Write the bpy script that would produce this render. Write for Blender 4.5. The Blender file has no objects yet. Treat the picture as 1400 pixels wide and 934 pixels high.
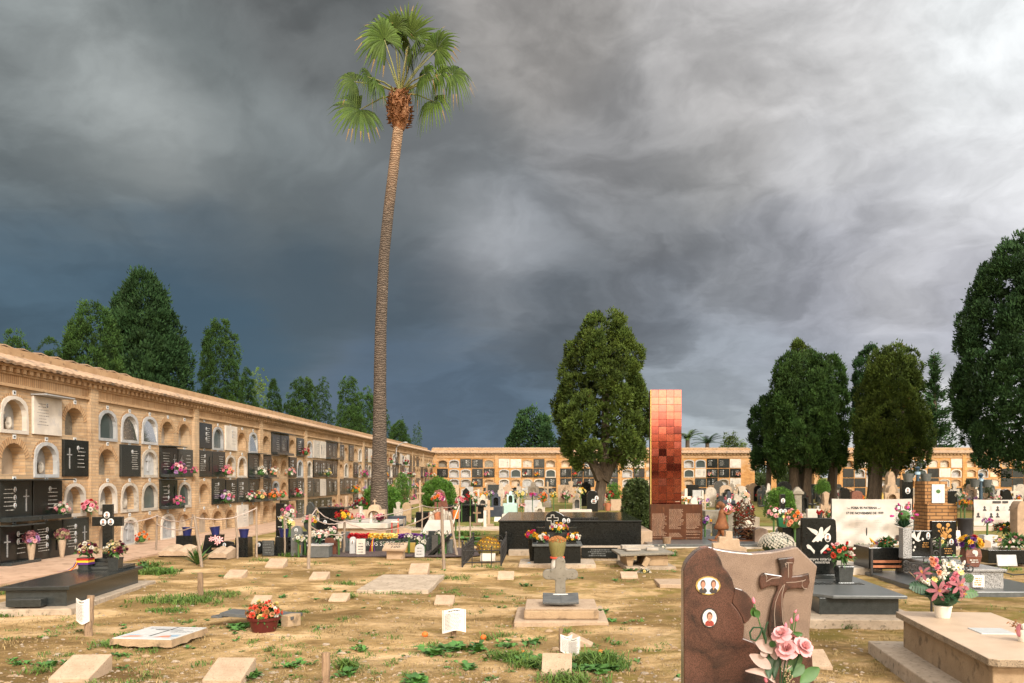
import bpy, math, random
import numpy as np
from mathutils import Vector, Matrix, noise
R = math.radians
rnd = random.Random(7)
C = bpy.context.scene.collection
F, VX, VY, EYE = 1143.0, 752.0, 653.0, 1.62
def depth(py, z=0.0): return F * (EYE - z) / (py - VY)
def gp(px, py, z=0.0):
    d = depth(py, z); return ((px - VX) / F * d, d)
def wx(px, d): return (px - VX) / F * d
def wz(py, d): return EYE - (py - VY) / F * d
def lin(r, g, b):
    f = lambda c: (c / 255 / 12.92) if c <= 10 else ((c / 255 + .055) / 1.055) ** 2.4
    return (f(r), f(g), f(b), 1)

class G:
    def __init__(s): s.v = []; s.f = []; s.m = []; s.uv = {}
    def add(s, vs, fs, mi=0, uv=None):
        o = len(s.v); s.v.extend([tuple(p) for p in vs])
        for i, f in enumerate(fs):
            if uv is not None: s.uv[len(s.f)] = [uv[k] for k in f]
            s.f.append([k + o for k in f]); s.m.append(mi)
        return s
    def quad(s, a, b, c, d, mi=0, uv=None): return s.add([a, b, c, d], [(0, 1, 2, 3)], mi, uv)
    def box(s, x0, x1, y0, y1, z0, z1, mi=0, M=None):
        vs = [(x, y, z) for z in (z0, z1) for y in (y0, y1) for x in (x0, x1)]
        if M is not None: vs = [M @ Vector(p) for p in vs]
        return s.add(vs, [(0, 2, 3, 1), (4, 5, 7, 6), (0, 1, 5, 4), (2, 6, 7, 3), (0, 4, 6, 2), (1, 3, 7, 5)], mi)
    def taper(s, w0, d0, w1, d1, z0, z1, mi=0, cx=0, cy=0):
        vs = []
        for w, d, z in ((w0, d0, z0), (w1, d1, z1)):
            vs += [(cx - w/2, cy - d/2, z), (cx + w/2, cy - d/2, z), (cx - w/2, cy + d/2, z), (cx + w/2, cy + d/2, z)]
        return s.add(vs, [(0, 2, 3, 1), (4, 5, 7, 6), (0, 1, 5, 4), (2, 6, 7, 3), (0, 4, 6, 2), (1, 3, 7, 5)], mi)
    def prism(s, pts, y0, y1, mi=0, M=None):
        """outline in X,Z counter-clockwise as seen from -Y, given thickness y0 (front) .. y1 (back)"""
        n = len(pts)
        vs = [(x, y0, z) for x, z in pts] + [(x, y1, z) for x, z in pts]
        if M is not None: vs = [M @ Vector(p) for p in vs]
        fs = [tuple(range(n)), tuple(range(2*n - 1, n - 1, -1))]
        fs += [(i + n, (i+1) % n + n, (i+1) % n, i) for i in range(n)]
        return s.add(vs, fs, mi)
    def lathe(s, prof, n=16, c=(0, 0, 0), mi=0, sx=1, sy=1):
        vs = []; fs = []
        for r, z in prof:
            for k in range(n):
                a = 2*math.pi*k/n; vs.append((c[0] + r*sx*math.cos(a), c[1] + r*sy*math.sin(a), c[2] + z))
        for i in range(len(prof) - 1):
            for k in range(n):
                k2 = (k+1) % n; fs.append((i*n + k, i*n + k2, (i+1)*n + k2, (i+1)*n + k))
        fs.append(tuple(range(n - 1, -1, -1))); fs.append(tuple((len(prof)-1)*n + k for k in range(n)))
        return s.add(vs, fs, mi)
    def tube(s, pts, r, n=6, mi=0, cap=True):
        P = [Vector(p) for p in pts]; m = len(P)
        rr = r if isinstance(r, (list, tuple)) else [r]*m
        vs = []; fs = []; up = Vector((0.13, 0.21, 1)).normalized()
        for i in range(m):
            t = (P[min(i+1, m-1)] - P[max(i-1, 0)])
            t = t.normalized() if t.length > 1e-9 else Vector((0, 0, 1))
            a = t.cross(up)
            if a.length < .05: a = t.cross(Vector((1, 0, 0)))
            a.normalize(); b = t.cross(a); 
            for k in range(n):
                q = 2*math.pi*k/n; vs.append(P[i] + (a*math.cos(q) + b*math.sin(q))*rr[i])
        for i in range(m-1):
            for k in range(n):
                k2 = (k+1) % n; fs.append((i*n+k2, i*n+k, (i+1)*n+k, (i+1)*n+k2))
        if cap: fs.append(tuple(range(n))); fs.append(tuple((m-1)*n + k for k in range(n-1, -1, -1)))
        return s.add(vs, fs, mi)
    def ball(s, c, r, nu=10, nv=6, mi=0, jit=0, seed=0):
        rx, ry, rz = r if isinstance(r, (list, tuple)) else (r, r, r)
        vs = [(c[0], c[1], c[2]-rz)]; fs = []; q = random.Random(seed)
        for j in range(1, nv):
            ph = -math.pi/2 + math.pi*j/nv
            for i in range(nu):
                a = 2*math.pi*i/nu; k = 1 + jit*(q.random()-.5)
                vs.append((c[0]+rx*k*math.cos(ph)*math.cos(a), c[1]+ry*k*math.cos(ph)*math.sin(a), c[2]+rz*k*math.sin(ph)))
        vs.append((c[0], c[1], c[2]+rz)); t = len(vs)-1
        for i in range(nu):
            fs.append((0, 1+(i+1) % nu, 1+i)); fs.append((t, t-nu+i, t-nu+(i+1) % nu))
        for j in range(nv-2):
            for i in range(nu):
                a = 1+j*nu; fs.append((a+i, a+(i+1) % nu, a+nu+(i+1) % nu, a+nu+i))
        return s.add(vs, fs, mi)
    def xf(s, M, start=0):
        for i in range(start, len(s.v)): s.v[i] = tuple(M @ Vector(s.v[i]))
        return s
    def mesh(s, name, mats, smooth=None):
        me = bpy.data.meshes.new(name); me.from_pydata(s.v, [], s.f)
        mats = mats if isinstance(mats, (list, tuple)) else [mats]
        for m in mats: me.materials.append(m)
        me.polygons.foreach_set('material_index', s.m)
        if s.uv:
            l = me.uv_layers.new(name='UVMap'); buf = [0.0]*(2*len(me.loops)); k = 0
            for i, f in enumerate(s.f):
                u = s.uv.get(i)
                for j in range(len(f)):
                    if u: buf[2*k], buf[2*k+1] = u[j]
                    k += 1
            l.data.foreach_set('uv', buf)
        if smooth:
            me.polygons.foreach_set('use_smooth', [True]*len(s.f))
            me.set_sharp_from_angle(angle=R(smooth))
        me.update(); return me
def obj(name, data, parent=None, loc=None, rz=None, bevel=0):
    o = bpy.data.objects.new(name, data); C.objects.link(o)
    if parent is not None: o.parent = parent
    if loc is not None: o.location = loc
    if rz is not None: o.rotation_euler = (0, 0, rz)
    if bevel:
        b = o.modifiers.new('Bevel', 'BEVEL'); b.width = bevel; b.segments = 2; b.limit_method = 'ANGLE'; b.angle_limit = R(35)
    return o
def tag(o, label=None, cat=None, group=None, kind=None):
    if label: o['label'] = label
    if cat: o['category'] = cat
    if group: o['group'] = group
    if kind: o['kind'] = kind
    return o
def thing(name, label, cat, loc=(0, 0, 0), rz=0, group=None):
    o = obj(name, None, None, loc, rz); o.empty_display_size = .1
    return tag(o, label, cat, group)
def part(name, g, mats, parent, bevel=0, smooth=None): return obj(name, g.mesh(name, mats, smooth), parent, bevel=bevel)
def solo(name, g, mats, label, cat, loc=(0, 0, 0), rz=0, group=None, bevel=0, smooth=None):
    return tag(obj(name, g.mesh(name, mats, smooth), None, loc, rz, bevel), label, cat, group)
def struct(name, g, mats, kind='structure', smooth=None): return tag(obj(name, g.mesh(name, mats, smooth)), kind=kind)
def fastmesh(name, V, Fc, mats, tint=None, nper=3, midx=None):
    """numpy mesh: V (N,3), Fc (M,nper); tint = per-vertex value stored as colour attribute"""
    me = bpy.data.meshes.new(name); V = np.asarray(V, dtype=np.float32); Fc = np.asarray(Fc, dtype=np.int32)
    me.vertices.add(len(V)); me.vertices.foreach_set('co', V.ravel())
    me.loops.add(Fc.size); me.loops.foreach_set('vertex_index', Fc.ravel())
    me.polygons.add(len(Fc)); me.polygons.foreach_set('loop_start', np.arange(0, Fc.size, nper, dtype=np.int32))
    me.polygons.foreach_set('loop_total', np.full(len(Fc), nper, dtype=np.int32))
    for m in (mats if isinstance(mats, (list, tuple)) else [mats]): me.materials.append(m)
    if midx is not None: me.polygons.foreach_set('material_index', np.asarray(midx, dtype=np.int32))
    if tint is not None:
        a = me.attributes.new('tint', 'FLOAT', 'POINT'); a.data.foreach_set('value', np.asarray(tint, dtype=np.float32))
    me.update(calc_edges=True); me.validate(); return me
def text(s, size, M, mat, parent, name='lettering', ext=.002, align='CENTER', shear=0, bold=0):
    cu = bpy.data.curves.new(name, 'FONT'); cu.body = s; cu.size = size; cu.align_x = align; cu.align_y = 'CENTER'
    cu.extrude = ext; cu.shear = shear; cu.offset = bold; cu.resolution_u = 3
    o = bpy.data.objects.new('tmp', cu); C.objects.link(o)
    dg = bpy.context.evaluated_depsgraph_get(); dg.update()
    me = bpy.data.meshes.new_from_object(o.evaluated_get(dg)); bpy.data.objects.remove(o)
    me.transform(M); me.materials.clear(); me.materials.append(mat)
    return obj(name, me, parent)
STAND = Matrix.Rotation(R(90), 4, 'X')
def stand(x, y, z): return Matrix.Translation((x, y, z)) @ STAND

def newmat(name):
    m = bpy.data.materials.new(name); m.use_nodes = True; nt = m.node_tree; nt.nodes.clear()
    o = nt.nodes.new('ShaderNodeOutputMaterial'); b = nt.nodes.new('ShaderNodeBsdfPrincipled')
    nt.links.new(b.outputs[0], o.inputs[0]); return m, nt, b
def N(nt, t, **kw):
    n = nt.nodes.new('ShaderNode' + t)
    for k, v in kw.items():
        if k.startswith('i_'):
            key = k[2:]; n.inputs[int(key) if key.isdigit() else key.replace('_', ' ')].default_value = v
        else: setattr(n, k, v)
    return n
def coords(nt, kind='Object', scale=(1, 1, 1)):
    t = N(nt, 'TexCoord'); mp = N(nt, 'Mapping'); mp.inputs['Scale'].default_value = scale
    nt.links.new(t.outputs[kind], mp.inputs['Vector']); return mp.outputs[0]
def ramp(nt, fac, stops):
    r = N(nt, 'ValToRGB'); e = r.color_ramp.elements
    while len(e) < len(stops): e.new(.5)
    for i, (p, c) in enumerate(stops): e[i].position = p; e[i].color = c
    nt.links.new(fac, r.inputs[0]); return r.outputs[0]
def mixc(nt, fac, a, b, mode='MIX'):
    m = N(nt, 'Mix', data_type='RGBA', blend_type=mode)
    for sock, v in ((m.inputs[0], fac), (m.inputs[6], a), (m.inputs[7], b)):
        if isinstance(v, (int, float, tuple)): sock.default_value = v
        else: nt.links.new(v, sock)
    return m.outputs[2]
def pm(name, a, b=None, rough=.75, scale=6, bump=0, bscale=40, metal=0, spec=.4, coat=0, lo=.35, hi=.65, c=None, cs=90, clo=.55, chi=.62, tint=False, rand=.12, kind='Object', stretch=(1, 1, 1), detail=8, trans=0):
    """procedural surface: two colours mixed by noise, an optional third speckle colour, bump, per-object brightness"""
    m, nt, B = newmat(name); co = coords(nt, kind, stretch)
    n1 = N(nt, 'TexNoise', i_Scale=scale, i_Detail=detail, i_Roughness=.62); nt.links.new(co, n1.inputs['Vector'])
    col = ramp(nt, n1.outputs[0], [(lo, a), (hi, b or tuple(x*.75 for x in a[:3]) + (1,))])
    if c:
        n2 = N(nt, 'TexNoise', i_Scale=cs, i_Detail=3); nt.links.new(co, n2.inputs['Vector'])
        k = ramp(nt, n2.outputs[0], [(clo, (0, 0, 0, 1)), (chi, (1, 1, 1, 1))]); col = mixc(nt, k, col, c)
    if tint:
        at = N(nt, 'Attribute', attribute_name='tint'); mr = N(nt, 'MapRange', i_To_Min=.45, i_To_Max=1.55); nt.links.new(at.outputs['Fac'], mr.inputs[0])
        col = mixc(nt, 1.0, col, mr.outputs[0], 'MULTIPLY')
    if rand:
        oi = N(nt, 'ObjectInfo'); mr = N(nt, 'MapRange', i_To_Min=1-rand, i_To_Max=1+rand); nt.links.new(oi.outputs['Random'], mr.inputs[0])
        col = mixc(nt, 1.0, col, mr.outputs[0], 'MULTIPLY')
    nt.links.new(col, B.inputs['Base Color'])
    B.inputs['Roughness'].default_value = rough; B.inputs['Metallic'].default_value = metal
    B.inputs['Specular IOR Level'].default_value = spec; B.inputs['Coat Weight'].default_value = coat; B.inputs['Coat Roughness'].default_value = .06
    if trans:
        B.inputs['Subsurface Weight'].default_value = 0
    if bump:
        n3 = N(nt, 'TexNoise', i_Scale=bscale, i_Detail=6, i_Roughness=.6); nt.links.new(co, n3.inputs['Vector'])
        bp = N(nt, 'Bump', i_Strength=min(1, bump), i_Distance=.02); nt.links.new(n3.outputs[0], bp.inputs['Height']); nt.links.new(bp.outputs[0], B.inputs['Normal'])
    return m
K = {}
K['granite_black'] = pm('granite_black', (.006, .0068, .0065, 1), (.012, .0135, .013, 1), rough=.14, scale=30, c=(.035, .038, .037, 1), cs=260, clo=.6, chi=.68, spec=.3, rand=.2)
K['granite_dark'] = pm('granite_dark', (.016, .0195, .0195, 1), (.028, .033, .033, 1), rough=.2, scale=20, c=(.07, .078, .075, 1), cs=300, spec=.5, rand=.25)
K['granite_grey'] = pm('granite_grey', (.34, .345, .34, 1), (.25, .25, .25, 1), rough=.4, scale=40, c=(.06, .06, .062, 1), cs=95, clo=.54, chi=.58, rand=.08)
K['granite_blue'] = pm('granite_blue', (.125, .135, .138, 1), (.085, .094, .096, 1), rough=.28, scale=14, c=(.05, .056, .056, 1), cs=200, rand=.1)
K['marble_white'] = pm('marble_white', (.58, .53, .465, 1), (.46, .415, .36, 1), rough=.5, scale=3, c=(.42, .4, .39, 1), cs=5, clo=.58, chi=.75, bump=.1)
K['marble_grey'] = pm('marble_grey', (.42, .42, .42, 1), (.30, .31, .315, 1), rough=.5, scale=4, c=(.2, .2, .2, 1), cs=7, clo=.6, chi=.75)
K['travertine'] = pm('travertine', (.45, .335, .235, 1), (.36, .26, .175, 1), rough=.85, scale=9, c=(.22, .155, .10, 1), cs=70, clo=.6, chi=.72, bump=.35, bscale=120, rand=.09)
K['sandstone'] = pm('sandstone', (.42, .305, .205, 1), (.29, .21, .14, 1), rough=.9, scale=5, c=(.2, .16, .11, 1), cs=12, clo=.58, chi=.75, bump=.4, bscale=60)
K['limestone'] = pm('limestone', (.50, .45, .38, 1), (.36, .32, .27, 1), rough=.9, scale=5, c=(.2, .18, .15, 1), cs=9, clo=.56, chi=.75, bump=.4, bscale=60, rand=.2)
K['concrete'] = pm('concrete', (.42, .34, .26, 1), (.30, .24, .175, 1), rough=.92, scale=5, c=(.17, .14, .1, 1), cs=22, clo=.57, chi=.72, bump=.5, bscale=70)
K['concrete_grey'] = pm('concrete_grey', (.25, .228, .185, 1), (.17, .152, .12, 1), rough=.9, scale=6, c=(.10, .09, .07, 1), cs=30, clo=.58, chi=.7, bump=.4, bscale=90)
K['render_tan'] = pm('render_tan', (.40, .29, .18, 1), (.30, .21, .125, 1), rough=.92, scale=4, c=(.16, .115, .07, 1), cs=9, clo=.57, chi=.72, bump=.5, bscale=50)
K['slab_pale'] = pm('slab_pale', (.53, .405, .295, 1), (.44, .325, .225, 1), rough=.5, scale=3.5, c=(.44, .33, .235, 1), cs=160, clo=.55, chi=.66, bump=.2, bscale=140)
K['slab_edge'] = pm('slab_edge', (.36, .28, .195, 1), (.24, .185, .125, 1), rough=.9, scale=14, c=(.13, .105, .072, 1), cs=95, clo=.52, chi=.66, bump=.6, bscale=90)
K['slate'] = pm('slate', (.12, .125, .125, 1), (.07, .075, .078, 1), rough=.55, scale=7, stretch=(1, 3, 1), bump=.4, bscale=30)
K['slab_niche'] = pm('slab_niche', (.007, .009, .009, 1), (.018, .022, .021, 1), rough=.24, scale=3, spec=.5, rand=.45)
K['white'] = pm('white', (.74, .71, .67, 1), (.62, .59, .55, 1), rough=.7, scale=8)
K['paper'] = pm('paper', (.76, .74, .70, 1), (.66, .64, .60, 1), rough=.6, scale=10, rand=.03)
K['ink'] = pm('ink', (.025, .024, .023, 1), (.05, .05, .05, 1), rough=.7, rand=0)
K['stalk'] = pm('stalk', (.20, .17, .06, 1), (.12, .11, .035, 1), rough=.8, scale=30, stretch=(3, 3, .4), rand=0)
K['incised'] = pm('incised', (.34, .27, .22, 1), (.26, .2, .16, 1), rough=.6, rand=0)
K['grey_ink'] = pm('grey_ink', (.10, .10, .10, 1), (.16, .15, .15, 1), rough=.7, rand=0)
K['silver'] = pm('silver', (.55, .53, .49, 1), (.42, .41, .38, 1), rough=.5, rand=.05)
K['gold'] = pm('gold', (.45, .23, .06, 1), (.33, .16, .04, 1), rough=.45, rand=.05)
K['iron'] = pm('iron', (.018, .018, .019, 1), (.035, .033, .03, 1), rough=.5, scale=30)
K['wood'] = pm('wood', (.30, .205, .13, 1), (.19, .125, .075, 1), rough=.9, scale=7, stretch=(8, 8, .8), bump=.5, bscale=20, c=(.10, .065, .04, 1), cs=12, clo=.6, chi=.7)
K['wood_grey'] = pm('wood_grey', (.33, .26, .2, 1), (.21, .165, .125, 1), rough=.9, scale=7, stretch=(8, 8, .8), bump=.5, bscale=20)
K['rope'] = pm('rope', (.58, .48, .42, 1), (.42, .33, .28, 1), rough=.95, scale=60, rand=.1)
K['terracotta'] = pm('terracotta', (.40, .16, .08, 1), (.30, .11, .055, 1), rough=.8, scale=8)
K['pot_red'] = pm('pot_red', (.095, .014, .012, 1), (.07, .011, .010, 1), rough=.4, scale=5)
K['pot_blue'] = pm('pot_blue', (.012, .016, .075, 1), (.018, .022, .10, 1), rough=.35, scale=6)
K['pot_white'] = pm('pot_white', (.72, .68, .60, 1), (.62, .58, .50, 1), rough=.45, scale=6)
K['pot_green'] = pm('pot_green', (.015, .13, .05, 1), (.02, .10, .04, 1), rough=.4)
K['bin'] = pm('bin', (.016, .017, .021, 1), (.026, .027, .032, 1), rough=.5)
K['rust'] = pm('rust', (.20, .075, .025, 1), (.11, .04, .015, 1), rough=.75, scale=6, c=(.28, .12, .04, 1), cs=14, clo=.58, chi=.72, bump=.2, bscale=70)
K['rust_plate'] = pm('rust_plate', (.085, .03, .012, 1), (.045, .017, .008, 1), rough=.6, spec=.15, scale=4, stretch=(1.5, 1, .6), c=(.13, .052, .02, 1), cs=9, clo=.58, chi=.72, rand=0)
K['plate_text'] = pm('plate_text', (.36, .24, .16, 1), (.2, .12, .08, 1), rough=.5, rand=0)
K['ceramic'] = pm('ceramic', (.70, .68, .64, 1), (.62, .6, .57, 1), rough=.25, rand=.05)
K['skin'] = pm('skin', (.52, .27, .18, 1), (.44, .21, .14, 1), rough=.4, rand=.05)
K['photo_back'] = pm('photo_back', (.40, .52, .60, 1), (.50, .58, .62, 1), rough=.25, scale=20, rand=.05)
K['photo_dark'] = pm('photo_dark', (.03, .028, .028, 1), (.06, .05, .05, 1), rough=.3, rand=.1)
K['photo_hair'] = pm('photo_hair', (.07, .035, .025, 1), (.12, .06, .04, 1), rough=.4, rand=.1)
K['photo_red'] = pm('photo_red', (.26, .04, .035, 1), (.36, .07, .05, 1), rough=.3, scale=60)
K['photo_grey'] = pm('photo_grey', (.3, .3, .3, 1), (.45, .44, .43, 1), rough=.4, scale=40)
K['tile_white'] = pm('tile_white', (.62, .64, .64, 1), (.54, .56, .56, 1), rough=.22, scale=8, rand=0)
K['paint_orange'] = pm('paint_orange', (.62, .20, .10, 1), (.55, .26, .18, 1), rough=.4, scale=20)
K['paint_blue'] = pm('paint_blue', (.22, .36, .50, 1), (.34, .46, .55, 1), rough=.4, scale=20)
K['blue_post'] = pm('blue_post', (.02, .045, .07, 1), (.03, .06, .09, 1), rough=.4)
K['mint'] = pm('mint', (.42, .60, .55, 1), (.36, .52, .48, 1), rough=.5)
K['navy'] = pm('navy', (.02, .028, .045, 1), (.035, .045, .065, 1), rough=.3)
K['plastic_clear'] = pm('plastic_clear', (.62, .60, .56, 1), (.5, .48, .45, 1), rough=.25)
K['cloth_white'] = pm('cloth_white', (.53, .50, .47, 1), (.42, .395, .365, 1), rough=.8, scale=2.5, rand=0)
K['gilt'] = pm('gilt', (.50, .36, .10, 1), (.42, .30, .08, 1), rough=.35, metal=.4)
K['orange_fruit'] = pm('orange_fruit', (.72, .17, .02, 1), (.62, .13, .02, 1), rough=.5, bump=.3, bscale=80)
for nm, col, c2 in (('red', (.42, .018, .02), (.30, .012, .018)), ('pink', (.66, .22, .27), (.58, .15, .22)), ('pale_pink', (.72, .40, .40), (.66, .30, .33)),
                    ('white', (.64, .61, .55), (.55, .52, .44)), ('yellow', (.72, .42, .03), (.66, .36, .02)), ('pale_yellow', (.72, .60, .24), (.64, .50, .16)), ('orange', (.70, .20, .04), (.62, .14, .02)),
                    ('magenta', (.52, .06, .26), (.42, .04, .20)), ('purple', (.12, .03, .19), (.08, .02, .14)), ('lilac', (.45, .26, .48), (.36, .19, .40)), ('peach', (.70, .33, .20), (.64, .26, .15)),
                    ('dusty', (.30, .11, .125), (.22, .07, .085)), ('wine', (.10, .012, .03), (.07, .01, .02)), ('straw', (.42, .34, .20), (.32, .25, .14)), ('tip', (.22, .155, .05), (.15, .10, .035)), ('rust', (.35, .15, .05), (.24, .10, .03)), ('coral', (.70, .10, .05), (.60, .08, .05)), ('golden', (.34, .18, .015), (.22, .11, .01))):
    K['f_' + nm] = pm('petal_' + nm, col + (1,), c2 + (1,), rough=.6, scale=12, spec=.25, rand=.1)
K['leaf'] = pm('leaf', (.035, .095, .020, 1), (.055, .14, .03, 1), rough=.5, scale=10, rand=.2)
K['leaf_dark'] = pm('leaf_dark', (.014, .05, .022, 1), (.025, .075, .03, 1), rough=.4, scale=10, rand=.2)
K['leaf_grey'] = pm('leaf_grey', (.44, .34, .30, 1), (.30, .215, .185, 1), rough=.6, scale=5, rand=.1)
K['weed'] = pm('weed', (.075, .19, .03, 1), (.04, .115, .025, 1), rough=.6, scale=3, tint=True, rand=0)
K['grass'] = pm('grass', (.055, .13, .014, 1), (.105, .165, .028, 1), rough=.7, scale=1.5, tint=True, rand=0)
K['straw'] = pm('straw', (.33, .24, .11, 1), (.22, .155, .065, 1), rough=.9, scale=2, tint=True, rand=0)
K['cypress'] = pm('cypress', (.020, .053, .011, 1), (.038, .080, .015, 1), rough=.75, scale=1.2, tint=True, rand=.12, spec=.2)
K['cypress_dark'] = pm('cypress_dark', (.014, .042, .013, 1), (.025, .06, .017, 1), rough=.75, scale=1.2, tint=True, rand=.15, spec=.2)
K['cypress_olive'] = pm('cypress_olive', (.032, .058, .010, 1), (.066, .098, .015, 1), rough=.75, scale=1.2, tint=True, rand=.05, spec=.2, c=(.10, .068, .022, 1), cs=3.2, clo=.66, chi=.74)
K['yellow_green'] = pm('yellow_green', (.085, .15, .012, 1), (.11, .175, .018, 1), rough=.7, tint=True, rand=.05)
K['hedge'] = pm('hedge', (.05, .135, .012, 1), (.085, .19, .02, 1), rough=.6, scale=5, tint=True, rand=.1)
K['hedge_dark'] = pm('hedge_dark', (.030, .052, .012, 1), (.055, .085, .02, 1), rough=.6, scale=9, tint=True, rand=.1, c=(.12, .15, .06, 1), cs=30, clo=.62, chi=.68)
K['palm_leaf'] = pm('palm_leaf', (.028, .056, .009, 1), (.056, .088, .016, 1), rough=.6, spec=.15, scale=2, tint=True, rand=.2)
K['petiole'] = pm('petiole', (.16, .19, .05, 1), (.22, .2, .07, 1), rough=.5)
K['boots'] = pm('boots', (.24, .105, .045, 1), (.13, .055, .022, 1), rough=.85, scale=5, bump=.5, bscale=30, c=(.34, .2, .1, 1), cs=14, clo=.58, chi=.66)
K['bark'] = pm('bark', (.115, .09, .066, 1), (.055, .042, .03, 1), rough=.95, scale=4, stretch=(6, 6, 1), bump=.9, bscale=12, rand=.1)
def brick(name, c1, c2, mortar, w=.25, h=.066, mo=.010):
    m, nt, B = newmat(name); t = N(nt, 'TexCoord'); br = N(nt, 'TexBrick', i_Scale=1.0, i_Color1=c1, i_Color2=c2, i_Mortar=mortar)
    br.inputs['Brick Width'].default_value = w; br.inputs['Row Height'].default_value = h; br.inputs['Mortar Size'].default_value = mo; br.inputs['Mortar Smooth'].default_value = .2; br.inputs['Bias'].default_value = 0
    nt.links.new(t.outputs['UV'], br.inputs['Vector'])
    n = N(nt, 'TexNoise', i_Scale=1.1, i_Detail=8, i_Roughness=.65); nt.links.new(t.outputs['UV'], n.inputs['Vector'])
    k = ramp(nt, n.outputs[0], [(.3, (.70, .66, .62, 1)), (.5, (1, 1, 1, 1)), (.72, (1.22, 1.2, 1.16, 1))])
    col = mixc(nt, 1.0, br.outputs[0], k, 'MULTIPLY')
    n2 = N(nt, 'TexNoise', i_Scale=.55, i_Detail=9, i_Roughness=.7); nt.links.new(t.outputs['UV'], n2.inputs['Vector'])
    k2 = ramp(nt, n2.outputs[0], [(.52, (0, 0, 0, 1)), (.68, (.8, .8, .8, 1))]); col = mixc(nt, k2, col, (.43, .33, .225, 1)); n3 = N(nt, 'TexNoise', i_Scale=.9, i_Detail=10, i_Roughness=.72); mp3 = N(nt, 'Mapping'); mp3.inputs['Scale'].default_value = (2.2, .5, 1); mp3.inputs['Location'].default_value = (4, 9, 0); nt.links.new(t.outputs['UV'], mp3.inputs[0]); nt.links.new(mp3.outputs[0], n3.inputs['Vector']); col = mixc(nt, ramp(nt, n3.outputs[0], [(.56, (0, 0, 0, 1)), (.72, (.6, .6, .6, 1))]), col, (.15, .105, .07, 1))
    nt.links.new(col, B.inputs['Base Color']); B.inputs['Roughness'].default_value = .9; B.inputs['Specular IOR Level'].default_value = .2
    bp = N(nt, 'Bump', i_Strength=.6, i_Distance=.01, invert=True); nt.links.new(br.outputs['Fac'], bp.inputs['Height']); nt.links.new(bp.outputs[0], B.inputs['Normal'])
    return m
K['brick'] = brick('brick', (.52, .365, .22, 1), (.40, .262, .145, 1), (.36, .262, .17, 1), mo=.010)
K['brick_back'] = brick('brick_back', (.56, .30, .11, 1), (.45, .22, .075, 1), (.38, .22, .10, 1))
K['brick_pillar'] = brick('brick_pillar', (.36, .20, .085, 1), (.25, .125, .05, 1), (.10, .06, .035, 1), w=.30, h=.085, mo=.012)
K['voussoir'] = brick('voussoir', (.50, .325, .18, 1), (.38, .225, .115, 1), (.25, .165, .095, 1), w=.4, h=.06, mo=.010)
K['brick_trim'] = pm('brick_trim', (.43, .285, .16, 1), (.34, .21, .11, 1), rough=.9, scale=3, c=(.22, .14, .075, 1), cs=10, clo=.6, chi=.7, rand=.05)
K['tile_roof'] = pm('tile_roof', (.41, .28, .18, 1), (.31, .205, .13, 1), rough=.9, scale=2, c=(.15, .12, .09, 1), cs=5, clo=.55, chi=.68, bump=.4, bscale=20, rand=.05)
K['plaster'] = pm('plaster', (.50, .41, .31, 1), (.38, .30, .22, 1), rough=.9, scale=3, c=(.24, .2, .16, 1), cs=5, clo=.6, chi=.75, rand=.4)
m, nt, B = newmat('glass_dark'); K['glass_dark'] = m
B.inputs['Base Color'].default_value = (.06, .075, .075, 1); B.inputs['Roughness'].default_value = .07; B.inputs['Specular IOR Level'].default_value = .8
m, nt, B = newmat('glass_mirror'); K['glass_mirror'] = m
B.inputs['Base Color'].default_value = (.75, .74, .7, 1); B.inputs['Roughness'].default_value = .04; B.inputs['Metallic'].default_value = .92
m, nt, B = newmat('glazed_tile'); K['glazed_tile'] = m
t = N(nt, 'TexCoord'); fl = N(nt, 'VectorMath', operation='FLOOR'); nt.links.new(t.outputs['UV'], fl.inputs[0])
wn = N(nt, 'TexWhiteNoise', noise_dimensions='3D'); nt.links.new(fl.outputs[0], wn.inputs['Vector'])
col = ramp(nt, wn.outputs['Value'], [(0, (.18, .032, .02, 1)), (.35, (.22, .04, .024, 1)), (.7, (.27, .058, .03, 1)), (.93, (.27, .07, .04, 1)), (1, (.21, .055, .04, 1))])
n = N(nt, 'TexNoise', i_Scale=2.2, i_Detail=8, i_Roughness=.7); nt.links.new(t.outputs['UV'], n.inputs['Vector'])
col = mixc(nt, 1.0, col, ramp(nt, n.outputs[0], [(.3, (.7, .65, .65, 1)), (.7, (1.4, 1.35, 1.3, 1))]), 'MULTIPLY')
nt.links.new(col, B.inputs['Base Color']); B.inputs['Metallic'].default_value = .93; B.inputs['Coat Weight'].default_value = .7; B.inputs['Coat Roughness'].default_value = .05
mr = N(nt, 'MapRange', i_To_Min=.05, i_To_Max=.13); nt.links.new(wn.outputs['Value'], mr.inputs[0]); nt.links.new(mr.outputs[0], B.inputs['Roughness'])
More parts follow.
